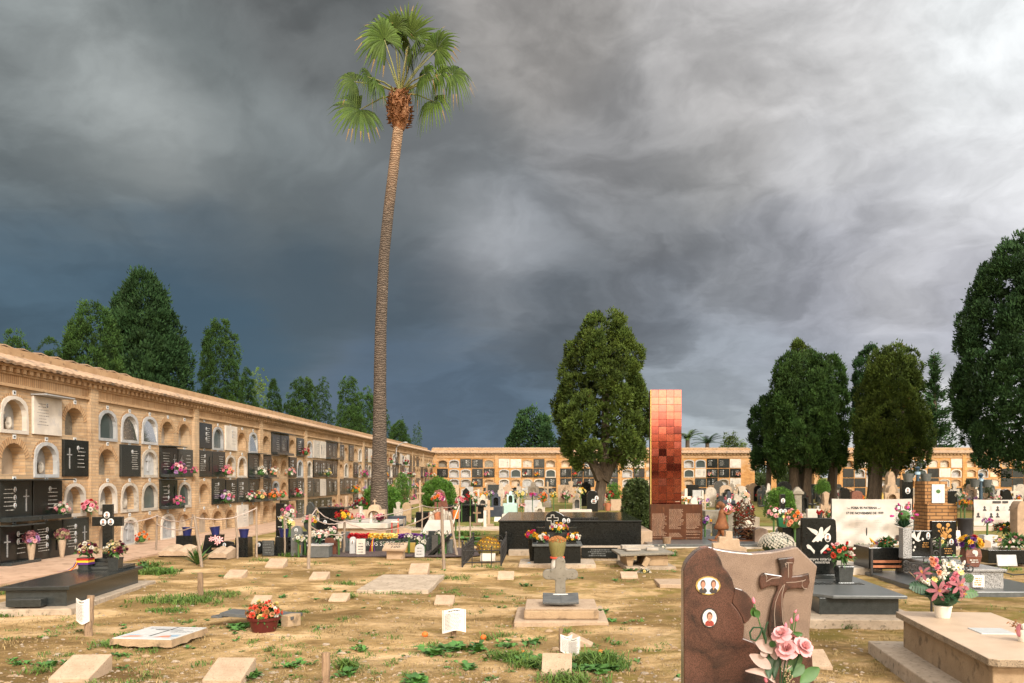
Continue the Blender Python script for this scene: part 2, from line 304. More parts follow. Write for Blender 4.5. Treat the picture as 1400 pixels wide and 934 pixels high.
def granite_cloud(name, a, b, dk, sc, lo, hi):
    m, nt, B = newmat(name); co = coords(nt)
    w = N(nt, 'TexNoise', i_Scale=2.2, i_Detail=4); nt.links.new(co, w.inputs['Vector'])
    va = N(nt, 'VectorMath', operation='MULTIPLY_ADD'); nt.links.new(w.outputs['Color'], va.inputs[0]); va.inputs[1].default_value = (.5, .5, .5); nt.links.new(co, va.inputs[2])
    n1 = N(nt, 'TexNoise', i_Scale=sc, i_Detail=7, i_Roughness=.6); nt.links.new(va.outputs[0], n1.inputs['Vector'])
    col = ramp(nt, n1.outputs[0], [(lo, dk), (hi, a), (.75, b)])
    n2 = N(nt, 'TexNoise', i_Scale=240, i_Detail=2); nt.links.new(co, n2.inputs['Vector'])
    col = mixc(nt, 1.0, col, ramp(nt, n2.outputs[0], [(.34, (.5, .48, .48, 1)), (.5, (1, 1, 1, 1)), (.68, (1.4, 1.34, 1.3, 1))]), 'MULTIPLY')
    nt.links.new(col, B.inputs['Base Color']); B.inputs['Roughness'].default_value = .27; return m
K['granite_brown'] = granite_cloud('granite_brown', (.078, .036, .025, 1), (.10, .048, .034, 1), (.025, .016, .013, 1), 4.2, .41, .53)
K['granite_pink'] = granite_cloud('granite_pink', (.215, .157, .12, 1), (.265, .20, .158, 1), (.15, .108, .085, 1), 4.0, .3, .5)
K['granite_red'] = pm('granite_red', (.20, .08, .05, 1), (.13, .05, .035, 1), rough=.25, scale=12, c=(.06, .03, .025, 1), cs=120)
sc = bpy.context.scene
cam = bpy.data.cameras.new('camera'); co_ = bpy.data.objects.new('camera', cam); C.objects.link(co_); sc.camera = co_
co_.location = (0, 0, EYE); co_.rotation_euler = (R(90), 0, 0)
cam.sensor_width = 36; cam.lens = 36*F/1400; cam.shift_x = -52/1400; cam.shift_y = 186/1400; cam.clip_start = .05; cam.clip_end = 9000
sc.view_settings.view_transform = 'Standard'; sc.view_settings.look = 'None'; sc.view_settings.gamma = 1; sc.view_settings.exposure = EXPO = 0.0
SUN_EL, SUN_AZ = 36, 152       # azimuth from +Y towards +X: the sun is behind the camera, to the right
sun = bpy.data.lights.new('sun', 'SUN'); so = bpy.data.objects.new('sun', sun); C.objects.link(so)
sun.energy = 3.9; sun.angle = R(10); sun.color = (1, .955, .87)
sd = Vector((math.sin(R(SUN_AZ))*math.cos(R(SUN_EL)), math.cos(R(SUN_AZ))*math.cos(R(SUN_EL)), math.sin(R(SUN_EL))))
so.rotation_euler = (-sd).to_track_quat('-Z', 'Y').to_euler(); so.location = sd*60

w = bpy.data.worlds.new('World'); sc.world = w; w.use_nodes = True; nt = w.node_tree; nt.nodes.clear()
out = N(nt, 'OutputWorld'); bg = N(nt, 'Background'); nt.links.new(bg.outputs[0], out.inputs[0])
tc = N(nt, 'TexCoord'); D0 = tc.outputs['Generated']
L = nt.links.new
def vm(op, *a, **kw):
    n = N(nt, 'VectorMath', operation=op)
    for i, x in enumerate(a):
        if isinstance(x, (tuple, Vector)): n.inputs[i].default_value = x
        elif isinstance(x, (int, float)): n.inputs['Scale'].default_value = x
        else: L(x, n.inputs['Scale' if kw.get('s') == i else i])
    return n.outputs['Value' if op == 'DOT_PRODUCT' else 0]
def mm(op, *a):
    n = N(nt, 'Math', operation=op)
    for i, x in enumerate(a):
        if isinstance(x, (int, float)): n.inputs[i].default_value = x
        else: L(x, n.inputs[i])
    return n.outputs[0]
sp = N(nt, 'SeparateXYZ'); L(D0, sp.inputs[0])
zc = mm('ADD', mm('MAXIMUM', sp.outputs[2], 0.0), .16)
cx = N(nt, 'CombineXYZ'); L(mm('DIVIDE', sp.outputs[0], zc), cx.inputs[0]); L(mm('DIVIDE', sp.outputs[1], zc), cx.inputs[1])
def cloudnoise(scale, detail, rough, off=(0, 0, 0), dist=0, src=None):
    mp = N(nt, 'Mapping'); L(src or cx.outputs[0], mp.inputs[0]); mp.inputs['Location'].default_value = off; mp.inputs['Scale'].default_value = (1.0, 1.35, 1); mp.inputs['Rotation'].default_value = (0, 0, R(-14))
    n = N(nt, 'TexNoise', i_Scale=scale, i_Detail=detail, i_Roughness=rough, i_Distortion=dist); L(mp.outputs[0], n.inputs['Vector']); return n
wn1 = cloudnoise(1.9, 4, .55, (3.1, 1.7, 0))
wv = vm('SCALE', vm('SUBTRACT', wn1.outputs['Color'], (.5, .5, .5)), .085)
DW = vm('NORMALIZE', vm('ADD', D0, wv))
SKY = [  # a point of the storm sky and the tone of the cloud there
 (40, 60, 112, 118, 118), (120, 95, 158, 163, 162), (60, 210, 104, 112, 114), (330, 215, 120, 126, 127), (450, 70, 100, 103, 103), (420, 300, 88, 97, 101),
 (60, 390, 72, 93, 108), (250, 430, 70, 92, 108), (640, 520, 84, 101, 118), (600, 610, 88, 105, 124), (680, 365, 140, 145, 150), (600, 250, 117, 121, 123),
 (760, 410, 84, 92, 100), (720, 40, 150, 147, 144), (850, 240, 138, 138, 139), (900, 380, 118, 121, 126), (1000, 140, 178, 176, 175), (1170, 90, 204, 203, 203), (1350, 60, 236, 239, 240),
 (1370, 240, 238, 239, 241), (1290, 330, 188, 188, 192), (1150, 380, 160, 161, 168), (1340, 420, 156, 156, 166), (950, 470, 124, 130, 139), (960, 560, 156, 167, 176), (1010, 600, 196, 201, 202),
 (1050, 520, 142, 148, 160), (1290, 530, 158, 163, 174), (1310, 610, 250, 246, 238), (720, 620, 94, 111, 128), (-300, 450, 74, 96, 112),]
accc = None; accw = None
def addpt(d, k, amp, col):
    global accc, accw
    dt = vm('DOT_PRODUCT', DW, d)
    wgt = mm('MULTIPLY', mm('EXPONENT', mm('MULTIPLY_ADD', dt, k, -k)), amp)
    n = N(nt, 'VectorMath', operation='SCALE'); n.inputs[0].default_value = col[:3]; L(wgt, n.inputs['Scale']); c_ = n.outputs[0]
    accc = c_ if accc is None else vm('ADD', accc, c_)
    accw = wgt if accw is None else mm('ADD', accw, wgt)
for px, py, r, g, b in SKY: addpt(Vector(((px-VX)/F, 1, (VY-py)/F)).normalized(), 400.0, 1.0, lin(r, g, b))
for px, py, r, g, b in ((668, 340, 172, 174, 178), (715, 362, 160, 163, 168), (640, 392, 84, 92, 100), (735, 408, 76, 84, 92), (40, 30, 140, 146, 146), (110, 68, 160, 166, 165), (180, 112, 172, 177, 176), (235, 158, 158, 163, 162), (200, 55, 88, 94, 94), (290, 110, 96, 102, 102), (330, 165, 138, 144, 144), (440, 200, 140, 146, 147), (380, 240, 98, 105, 107), (480, 270, 108, 114, 117), (300, 330, 78, 92, 102), (420, 375, 74, 90, 102), (560, 400, 76, 90, 101), (800, 330, 140, 142, 145), (800, 380, 98, 104, 110), (1000, 400, 150, 152, 156), (1060, 360, 132, 134, 139), (900, 300, 120, 122, 124), (960, 250, 150, 150, 150), (1120, 215, 205, 205, 207), (985, 465, 150, 155, 163), (905, 425, 100, 106, 114), (1230, 395, 200, 200, 204), (1110, 440, 146, 148, 156), (560, 330, 90, 98, 103)):
    addpt(Vector(((px-VX)/F, 1, (VY-py)/F)).normalized(), 1100.0, 1.3, lin(r, g, b))
addpt(Vector((0, 0, 1)), 5.0, .03, (1.15, 1.14, 1.14))                 # thinner cloud overhead
addpt(Vector((.2, -1, .35)).normalized(), 5.0, .03, (3.3, 2.65, 2.0))   # the break behind the camera that lights the place
addpt(Vector((.12, -1, .13)).normalized(), 60.0, .16, (12.5, 10.0, 7.6))      # low sun glow under the cloud edge behind the camera
addpt(Vector((1, -.1, .3)).normalized(), 7.0, .03, (1.5, 1.42, 1.32))
addpt(Vector((-1, .0, .25)).normalized(), 7.0, .03, (.50, .52, .54))
base = N(nt, 'VectorMath', operation='DIVIDE'); L(accc, base.inputs[0]); cw = N(nt, 'CombineXYZ')
for i in range(3): L(accw, cw.inputs[i])
L(cw.outputs[0], base.inputs[1])
def dn(scale, detail, rough, off, dist=0, zs=2.7):
    mp = N(nt, 'Mapping'); L(DW, mp.inputs[0]); mp.inputs['Rotation'].default_value = (0, R(13), 0); m2 = N(nt, 'Mapping'); L(mp.outputs[0], m2.inputs[0]); m2.inputs['Scale'].default_value = (1, 1, zs); m2.inputs['Location'].default_value = off
    n = N(nt, 'TexNoise', i_Scale=scale, i_Detail=detail, i_Roughness=rough, i_Distortion=dist); L(m2.outputs[0], n.inputs['Vector']); return n.outputs[0]
def rng(s, a, b, c, d):
    n = N(nt, 'MapRange', i_From_Min=a, i_From_Max=b, i_To_Min=c, i_To_Max=d); L(s, n.inputs[0]); return n.outputs[0]
def relief(scale, detail, rough, off, dz, k, zs=2.4):
    """cloud lit from above: the noise minus itself a little higher up"""
    mp = N(nt, 'Mapping'); L(DP, mp.inputs[0]); mp.inputs['Rotation'].default_value = (0, R(13), 0); r_ = []
    for o_ in (0, dz):
        m2 = N(nt, 'Mapping'); L(mp.outputs[0], m2.inputs[0]); m2.inputs['Scale'].default_value = (1, 1, zs); m2.inputs['Location'].default_value = (off[0] + o_*.5, off[1], off[2] + o_)
        n = N(nt, 'TexNoise', i_Scale=scale, i_Detail=detail, i_Roughness=rough); L(m2.outputs[0], n.inputs['Vector']); r_.append(n.outputs[0])
    return mm('MULTIPLY_ADD', mm('SUBTRACT', r_[0], r_[1]), k, 1.0)
f1 = 1.0
pn = N(nt, 'TexNoise', i_Scale=4.0, i_Detail=2); L(DW, pn.inputs['Vector']); DP = vm('ADD', DW, vm('SCALE', vm('SUBTRACT', pn.outputs['Color'], (.5, .5, .5)), .13))
lum = vm('DOT_PRODUCT', base.outputs[0], (.33, .34, .33)); amp = rng(lum, .18, .62, 1.0, .32)
def crisp(s, a, b, c, d):
    n = N(nt, 'MapRange', interpolation_type='SMOOTHSTEP', i_From_Min=a, i_From_Max=b, i_To_Min=c, i_To_Max=d); L(s, n.inputs[0]); return n.outputs[0]
f2 = mm('ADD', 1.0, mm('MULTIPLY', amp, crisp(relief(7.2, 8, .54, (5.1, 9.2, 3.3), .055, 1.0, 1.6), .86, 1.14, -.19, .30)))
f3 = relief(19, 4, .58, (2.2, 1.2, 7.3), .022, .45, 1.5)
det = mm('MULTIPLY', f2, f3)
rain = mm('EXPONENT', mm('MULTIPLY_ADD', vm('DOT_PRODUCT', DW, Vector((-.32, 1, .16)).normalized()), 20.0, -20.0))
det = mm('ADD', mm('MULTIPLY', det, mm('SUBTRACT', 1, mm('MULTIPLY', rain, .92))), mm('MULTIPLY', rain, .92))
cl = N(nt, 'VectorMath', operation='SCALE'); L(base.outputs[0], cl.inputs[0]); L(det, cl.inputs['Scale'])
sk = N(nt, 'TexSky', sky_type='NISHITA', sun_disc=False); sk.sun_elevation = R(SUN_EL); sk.sun_rotation = R(SUN_AZ)
sks = vm('SCALE', sk.outputs[0], .1)
rim = N(nt, 'MapRange', i_From_Min=.045, i_From_Max=.092, i_To_Min=0, i_To_Max=1); L(sp.outputs[2], rim.inputs[0])
back = N(nt, 'MapRange', i_From_Min=-.25, i_From_Max=-.05, i_To_Min=1, i_To_Max=0); L(sp.outputs[1], back.inputs[0])
gm = mm('SUBTRACT', 1, mm('MULTIPLY', back.outputs[0], mm('SUBTRACT', 1, rim.outputs[0])))
mx = N(nt, 'Mix', data_type='RGBA'); mx.inputs[0].default_value = .02; L(cl.outputs[0], mx.inputs[6]); L(sks, mx.inputs[7])
mx2 = N(nt, 'Mix', data_type='RGBA'); L(gm, mx2.inputs[0]); mx2.inputs[6].default_value = (.05, .05, .035, 1); L(mx.outputs[2], mx2.inputs[7])
L(mx2.outputs[2], bg.inputs[0]); bg.inputs[1].default_value = 1.04

WX, WB = -9.86, 70.6                       # the left wall's face and the back wall's face
def gz(x, y):
    """small unevenness of the dirt field"""
    k = max(0, min(1, (x + 7.6)/1.2)) * max(0, min(1, (34 - y)/6))
    return k*(.035*noise.noise(Vector((x*.55, y*.55, 0))) + .016*noise.noise(Vector((x*2.1, y*2.1, 3))) + .007*noise.noise(Vector((x*6, y*6, 5)))) - .012*k
def axis(segs):
    out_ = []
    for a, b, st in segs:
        n = max(1, int(round((b-a)/st))); out_ += [a + (b-a)*i/n for i in range(n)]
    return out_ + [segs[-1][1]]
xs = axis([(-4000, -200, 900), (-200, -20, 30), (-20, -8, .8), (-8, 7, .085), (7, 20, .6), (20, 200, 30), (200, 4000, 900)])
ys = axis([(-4000, -60, 800), (-60, 2, 8), (2, 6, .4), (6, 20, .085), (20, 36, .5), (36, 200, 10), (200, 6000, 900)])
nx, ny = len(xs), len(ys)
V = np.zeros((nx*ny, 3), np.float32)
for j, y in enumerate(ys):
    for i, x in enumerate(xs): V[j*nx+i] = (x, y, gz(x, y) if (-9 < x < 20 and 2 < y < 36) else 0)
q = np.arange(nx*ny).reshape(ny, nx)
Fq = np.stack([q[:-1, :-1], q[:-1, 1:], q[1:, 1:], q[1:, :-1]], -1).reshape(-1, 4)
m, nt, B = newmat('dirt'); K['dirt'] = m; co = coords(nt)
def tn(sc_, de=8, ro=.62, vec=None, dist=0):
    n = N(nt, 'TexNoise', i_Scale=sc_, i_Detail=de, i_Roughness=ro, i_Distortion=dist); nt.links.new(vec or co, n.inputs['Vector']); return n.outputs[0]
cs_ = coords(nt, 'Object', (.8, 1.15, 1))
col = ramp(nt, tn(1.15, 10, .68, cs_, .6), [(.36, (.19, .118, .046, 1)), (.455, (.34, .222, .092, 1)), (.525, (.54, .365, .18, 1)), (.65, (.68, .48, .275, 1))])
col = mixc(nt, ramp(nt, tn(.5, 8, .62, cs_, .3), [(.49, (0, 0, 0, 1)), (.60, (.85, .85, .85, 1))]), col, (.235, .155, .06, 1))
col = mixc(nt, ramp(nt, tn(6.5, 8, .7), [(.52, (0, 0, 0, 1)), (.68, (.75, .75, .75, 1))]), col, (.20, .132, .056, 1))
col = mixc(nt, ramp(nt, tn(26, 5, .7), [(.60, (0, 0, 0, 1)), (.72, (.7, .7, .7, 1))]), col, (.68, .52, .32, 1))
col = mixc(nt, ramp(nt, tn(34, 5, .7), [(.62, (0, 0, 0, 1)), (.72, (.7, .7, .7, 1))]), col, (.13, .085, .04, 1))
sx_ = N(nt, 'SeparateXYZ'); nt.links.new(co, sx_.inputs[0])
def mr_(s, a, b, c, d):
    n = N(nt, 'MapRange', i_From_Min=a, i_From_Max=b, i_To_Min=c, i_To_Max=d); nt.links.new(s, n.inputs[0]); return n.outputs[0]
def ma(op, a, b):
    n = N(nt, 'Math', operation=op)
    for i, x in enumerate((a, b)):
        if isinstance(x, (int, float)): n.inputs[i].default_value = x
        else: nt.links.new(x, n.inputs[i])
    return n.outputs[0]
bias = ma('MAXIMUM', mr_(sx_.outputs[0], -3.5, 4.0, -.05, .115), mr_(sx_.outputs[1], 17, 24, -.04, .17))
ms = ma('ADD', tn(1.7, 8, .66, None, .5), bias)
col = mixc(nt, ramp(nt, ms, [(.55, (0, 0, 0, 1)), (.70, (.8, .8, .8, 1))]), col, (.175, .142, .026, 1))
big = tn(.21, 5, .6, cs_, .4); col = mixc(nt, 1.0, col, ramp(nt, big, [(.38, (.62, .60, .54, 1)), (.48, (.86, .85, .82, 1)), (.56, (1.06, 1.06, 1.06, 1)), (.68, (1.14, 1.13, 1.12, 1))]), 'MULTIPLY')
gr = ma('ADD', tn(.45, 8, .7, None, .3), mr_(sx_.outputs[1], 18, 26, -.2, .12))
col = mixc(nt, ramp(nt, gr, [(.52, (0, 0, 0, 1)), (.66, (.8, .8, .8, 1))]), col, (.17, .18, .045, 1))
nt.links.new(col, B.inputs['Base Color']); B.inputs['Roughness'].default_value = .95; B.inputs['Specular IOR Level'].default_value = .15
hb = ma('ADD', ma('MULTIPLY', tn(14, 6, .65), 1.0), ma('MULTIPLY', tn(60, 4, .65), .45))
bp = N(nt, 'Bump', i_Strength=1.0, i_Distance=.045); nt.links.new(hb, bp.inputs['Height']); nt.links.new(bp.outputs[0], B.inputs['Normal'])
go = tag(obj('ground', fastmesh('ground', V, Fq, K['dirt'], nper=4)), kind='structure')
go.data.polygons.foreach_set('use_smooth', [True]*len(go.data.polygons))
K['paving'] = pm('paving', (.52, .355, .25, 1), (.42, .275, .185, 1), rough=.9, scale=2.2, c=(.30, .2, .13, 1), cs=6, clo=.56, chi=.7, bump=.4, bscale=30, rand=0)
K['path'] = pm('path', (.50, .40, .30, 1), (.38, .3, .22, 1), rough=.9, scale=2, bump=.3, rand=0)
K['gravel'] = pm('gravel', (.10, .068, .06, 1), (.055, .04, .038, 1), rough=.9, scale=25, c=(.22, .17, .15, 1), cs=70, clo=.58, chi=.66, bump=1, bscale=60, rand=0)
g = G(); y = 6.0
while y < 69.5:
    ln = 1.2 + .1*rnd.random(); x0 = WX; wv_ = 1.66 + .06*rnd.random()
    g.box(x0, x0 + wv_, y, y + ln - .018, -.05, .035 + .006*rnd.random()); y += ln
struct('paving_strip', g, K['paving'])
g = G(); g.box(-6.5, 1.1, 25.7, 27.3, -.05, .03); g.box(5.5, 40, 25.6, 27.2, -.05, .03); struct('cross_path', g, K['path'])
g = G()
for x0, x1, y0, y1 in ((9.6, 11.9, 21.3, 21.75), (9.2, 11.5, 17.9, 18.25), (9.0, 10.6, 15.2, 16.7), (8.6, 8.95, 14.8, 21.5)): g.box(x0, x1, y0, y1, -.05, .028)
struct('kerb_path', g, K['path'])
g = G()
for k in range(60):
    a0, a1 = 2*math.pi*k/60, 2*math.pi*(k+1)/60
    f_ = lambda a: (-3.4 + 2.05*abs(math.cos(a))**.5*(1 if math.cos(a) > 0 else -1)*(1+.05*math.sin(7*a)), 18.1 + 1.15*abs(math.sin(a))**.6*(1 if math.sin(a) > 0 else -1)*(1+.05*math.sin(5*a)))
    p, q_ = f_(a0), f_(a1); g.add([(-3.4, 18.1, .05), (*p, .012), (*q_, .012)], [(0, 1, 2)])
struct('gravel_bed', g, K['gravel'], smooth=60)
NW, NH, PITCH, BAY, ROW = .68, .575, .98, 5.2, .81
ZB = [.06, .87, 1.68, 2.49]                # sills of the four rows
def arch(cxx, zb, w, h, rise, n=8):
    """hole outline from bottom-left, up, over the arch and down"""
    sp = zb + h - rise
    pts = [(cxx - w/2, zb)]
    for i in range(n+1):
        a = math.pi*(1 - i/n); pts.append((cxx + w/2*math.cos(a), sp + rise*math.sin(a)))
    pts.append((cxx + w/2, zb)); return pts
def plain(g, x0, x1, z0, z1, mi=0, y=0):
    g.quad((x0, y, z0), (x1, y, z0), (x1, y, z1), (x0, y, z1), mi, [(x0, z0), (x1, z0), (x1, z1), (x0, z1)])
def holed(g, x0, x1, z0, z1, o, ring=True, mi=0):
    """cell face round an arched hole, plus a ring of upright arch bricks 6 mm proud"""
    zb = o[0][1]; a, b = o[0][0], o[-1][0]; arc = o[1:-1]; sp = arc[0][1]
    plain(g, x0, x1, z0, zb, mi); plain(g, x0, a, zb, sp, mi); plain(g, b, x1, zb, sp, mi)
    plain(g, x0, a, sp, z1, mi); plain(g, b, x1, sp, z1, mi)
    for p, q in zip(arc[:-1], arc[1:]):
        g.quad((p[0], 0, p[1]), (q[0], 0, q[1]), (q[0], 0, z1), (p[0], 0, z1), mi, [p, q, (q[0], z1), (p[0], z1)])
    if ring:
        cxx = (a+b)/2; L_ = 0; t = .125
        ext = [(a, sp - .02)] + arc + [(b, sp - .02)]
        outp = []
        for (x, z) in ext:
            d = Vector((x - cxx, (z - sp)*1.25 + .12)).normalized(); outp.append((x + d.x*t, min(z + d.y*t, z1 - .004)))
        for k in range(1, len(ext)-2):
            p, q = ext[k], ext[k+1]; P, Q = outp[k], outp[k+1]; l = math.hypot(q[0]-p[0], q[1]-p[1])*1.15
            g.quad((p[0], -.007, p[1]), (q[0], -.007, q[1]), (Q[0], -.007, Q[1]), (P[0], -.007, P[1]), 1, [(0, L_), (0, L_+l), (.16, L_+l), (.16, L_)])
            g.quad((P[0], -.007, P[1]), (Q[0], -.007, Q[1]), (Q[0], 0, Q[1]), (P[0], 0, P[1]), 1, [(0, L_), (0, L_+l), (.01, L_+l), (.01, L_)])
            L_ += l
def recess(g, o, dep=.34, bm=1):
    n = len(o)
    for i in range(n):
        p, q = o[i], o[(i+1) % n]
        g.quad((p[0], 0, p[1]), (p[0], dep, p[1]), (q[0], dep, q[1]), (q[0], 0, q[1]), 0, [(p[0]+.3, p[1]), (p[0]+dep+.3, p[1]), (q[0]+dep+.3, q[1]), (q[0]+.3, q[1])])
    g.add([(x, dep, z) for x, z in o], [tuple(range(n-1, -1, -1))], bm); return g
def archframe(g, o, t=.07, pr=.03):
    cxx = (o[0][0]+o[-1][0])/2; zm = (o[0][1]+o[len(o)//2][1])/2; o = [(cxx + (x-cxx)*.985, zm + (z-zm)*.985) for x, z in o]
    O = []
    for x, z in o:
        O.append((x + (t if x > cxx+1e-6 else -t if x < cxx-1e-6 else 0)*(1 if abs(x-cxx) > .2 else abs(x-cxx)/.2), z + (t if z > zm else -t)))
    n = len(o)
    for i in range(n):
        j = (i+1) % n; p, q, P, Q = o[i], o[j], O[i], O[j]
        g.quad((P[0], -pr, P[1]), (p[0], -pr, p[1]), (q[0], -pr, q[1]), (Q[0], -pr, Q[1]))
        g.quad((P[0], 0, P[1]), (P[0], -pr, P[1]), (Q[0], -pr, Q[1]), (Q[0], 0, Q[1]))
        g.quad((p[0], -pr, p[1]), (p[0], .06, p[1]), (q[0], .06, q[1]), (q[0], -pr, q[1]))
    return g
def medal(g, x, y, z, rx, rz, seed=0, rim=0, back=1, skin=2, hair=3, coat=4, two=False):
    """oval ceramic portrait facing -Y: rim, ground, then head and shoulders"""
    def disc(cx_, cz, ax, az, yy, mi, n=14, cut=None):
        vs = [(cx_ + ax*math.cos(2*math.pi*k/n), yy, max(cz + az*math.sin(2*math.pi*k/n), cut if cut is not None else -99)) for k in range(n)]
        g.add(vs, [tuple(range(n))], mi)
    n = 16
    g.add([(x + rx*math.cos(2*math.pi*k/n), y + (-.006 if j else 0), z + rz*math.sin(2*math.pi*k/n)) for j in (0, 1) for k in range(n)],
          [tuple(range(n, 2*n))] + [(k, (k+1) % n, n + (k+1) % n, n + k) for k in range(n)], rim)
    disc(x, z, rx*.88, rz*.88, y - .008, back)
    for s in ((-.42, .42) if two else (0,)):
        hx = x + s*rx; k = .75 if two else 1
        hw = min(rx, rz)*k
        vs = [(hx + hw*a, y - .0095, z + rz*b) for a, b in ((-.56, -.60 if two else -.66), (-.3, -.80), (.3, -.80), (.56, -.60 if two else -.66), (.50, -.40), (.26, -.24), (-.26, -.24), (-.50, -.40))]; g.add(vs, [tuple(range(8))], coat)
        g.add([(hx - hw*.12, y - .0102, z - rz*.2), (hx, y - .0102, z - rz*.5), (hx + hw*.12, y - .0102, z - rz*.2)], [(0, 1, 2)], rim)
        disc(hx, z + rz*.22, hw*.36, rz*.42, y - .011, hair, 12); disc(hx, z - rz*.16, hw*.14, rz*.2, y - .0115, skin, 8)
        disc(hx, z + rz*.12, hw*.26, rz*.32, y - .0125, skin, 12); disc(hx - hw*.1, z + rz*.17, hw*.04, rz*.03, y - .0132, hair, 6); disc(hx + hw*.1, z + rz*.17, hw*.04, rz*.03, y - .0132, hair, 6); disc(hx, z - rz*.04, hw*.08, rz*.025, y - .0132, hair, 6)
MED = lambda: [K['ceramic'], K['photo_back'], K['skin'], K['photo_hair'], K['photo_dark']]
def inscr(g, x0, x1, z0, z1, y, rows, seed, th=.012):
    q = random.Random(seed)
    for r in range(rows):
        z = z1 - (z1-z0)*(r+.5)/rows; x = x0 + (x1-x0)*.1*q.random()*2
        e = x1 - (x1-x0)*.25*q.random()
        while x < e:
            l = .015 + .045*q.random(); l = min(l, e-x)
            h = th*(.7+.6*q.random()); g.quad((x, y, z-h/2), (x+l, y, z-h/2), (x+l, y, z+h/2), (x, y, z+h/2)); x += l + .01
def cross_pts(cx_, z0, h, w_, t):
    zc_ = z0 + h*.68
    return [(cx_-t/2, z0), (cx_+t/2, z0), (cx_+t/2, zc_-t/2), (cx_+w_/2, zc_-t/2), (cx_+w_/2, zc_+t/2), (cx_+t/2, zc_+t/2), (cx_+t/2, z0+h), (cx_-t/2, z0+h), (cx_-t/2, zc_+t/2), (cx_-w_/2, zc_+t/2), (cx_-w_/2, zc_-t/2), (cx_-t/2, zc_-t/2)]
class Wall:
    def __init__(s, name, label, loc, rz, bm, back=False):
        s.o = thing(name, label, 'niche wall', loc, rz); s.bm = K[bm]; s.fa = G(); s.cnt = {}; s.over = {}; s.rise = .20 if back else .30; s.w = .74 if back else NW; s.back = back
    def put(s, kind, g, mats, det=True, **kw):
        c = s.cnt[kind] = s.cnt.get(kind, 0) + 1
        if c > 96:
            if kind not in s.over: s.over[kind] = (G(), mats)
            d = s.over[kind][0]; o = len(d.v); d.v += g.v
            for i, f in enumerate(g.f):
                if i in g.uv: d.uv[len(d.f)] = g.uv[i]
                d.f.append([k+o for k in f]); d.m.append(g.m[i])
            return None
        return part(kind, g, mats, s.o, **kw)
    def cell(s, x, r, t, seed, det=2):
        """one niche cell: centre x, row r (0 = lowest), type letter"""
        q = random.Random(seed); zb = ZB[r]; z0 = zb - .06 if r else 0.0; z1 = zb - .06 + ROW if r < 3 else 3.27
        x0, x1 = x - PITCH/2, x + PITCH/2; zt = zb + NH
        o = arch(x, zb, s.w, NH, s.rise)
        if t in 'ofgma':
            holed(s.fa, x0, x1, z0, z1, o, ring=(t != 'a'))
            back = {'o': q.choice([K['plaster'], K['plaster'], K['marble_grey'], K['limestone'], K['concrete_grey']]), 'f': K['marble_grey'], 'g': K['limestone'], 'm': K['limestone'], 'a': K['marble_grey']}[t]
            dp = {'o': .24 if q.random() < .85 else .1, 'f': .22, 'g': .24, 'm': .3, 'a': .05}[t]; dp = .10 if t == 'f' and seed == 2 else dp
            if s.back and t == 'o': dp = q.choice([.05, .2, .3])
            g = recess(G(), o, dp, 1)
            if t == 'a':
                g.prism(cross_pts(x, zb+.1, NH*.7, .22, .05), dp-.03, dp-.004, 1)
            n = s.put('niche', g, [s.bm, back])
            if n is None: return
            if t in 'fgma':
                fm = K[q.choice(['marble_grey', 'marble_white', 'limestone', 'marble_grey'])]
                part('frame', archframe(G(), o, .065), fm, n)
            if t in 'gm':
                gg = G(); tl = .11 if t == 'm' else 0; inset = [(x + (p-x)*.985, z) for p, z in o]
                gg.add([(p, (-.026 if t == 'm' else .045) + tl*(z - zb), z) for p, z in inset], [tuple(range(len(inset)-1, -1, -1))]); part('glass_door', gg, K['glass_mirror' if t == 'm' else 'glass_dark'], n)
            if t == 'f' and det > 1 and q.random() < .6:
                gg = G(); gg.prism(cross_pts(x-.1, zb+.05, .4, .2, .045), dp-.06, dp-.01); gg.ball((x+.1, dp-.06, zb+.14), (.09, .05, .12), 8, 6, 0, .3, seed)
                part('relief', gg, K['limestone'], n)
        else:
            plain(s.fa, x0, x1, z0, z1)
            mt = {'k': 'slab_niche', 'K': 'slab_niche', 'w': 'marble_white', 'W': 'marble_white', 'y': 'granite_dark'}[t]
            if t == 'k' and q.random() < .22: mt = 'granite_dark'
            sw = PITCH - .035 - .05*q.random(); hh = ROW - .045 - .05*q.random(); zb2 = z0 + .02
            g = G(); g.box(x - sw/2, x + sw/2, -.05, -.0, zb2, zb2 + hh)
            if s.back and t in 'wW' and q.random() < .6: g.box(x-.3, x+.3, -.07, -.05, zb2+.1, zb2+hh-.12)
            n = s.put('memorial_slab', g, K[mt], bevel=.006 if det > 1 else 0)
            if n is None: return
            y = -.0525
            if det:
                lt = K['silver'] if t in 'kKy' else K['grey_ink']; side = q.choice([-1, 1])
                gg = G(); inscr(gg, x + (-.02 if side < 0 else -sw*.40), x + (sw*.36 if side < 0 else .02), zb2 + .16, zb2 + hh*.84, y, q.choice([5, 6, 7, 8, 9]), seed, .011); part('inscription', gg, lt, n)
                gg = G(); cxx = x + side*sw*.30
                if q.random() < .5:
                    gg.prism(cross_pts(cxx, zb2+.16, hh*.56, .16, .022), y-.012, y); part('cross', gg, K['granite_black' if q.random() < .4 and t in 'kK' else 'granite_grey'] if t in 'kKy' else K['grey_ink'], n)
                for k in range(q.choice([0, 1, 2, 3])):
                    gg = G(); medal(gg, x - side*sw*.05 + .0, y, zb2 + hh*(.78 - .2*k), .038, .05); part('portrait', gg, MED(), n)
            if t in 'KW':
                gg = G(); gg.box(x - sw/2 - .03, x + sw/2 + .03, -.30, -.002, zb2 + hh + .006, zb2 + hh + .03)
                if t == 'K': gg.box(x - sw/2, x + sw/2, -.24, -.052, zb2 - .012, zb2 + .07)
                part('hood', gg, K['granite_dark' if t == 'K' else 'marble_grey'], n, bevel=.004)
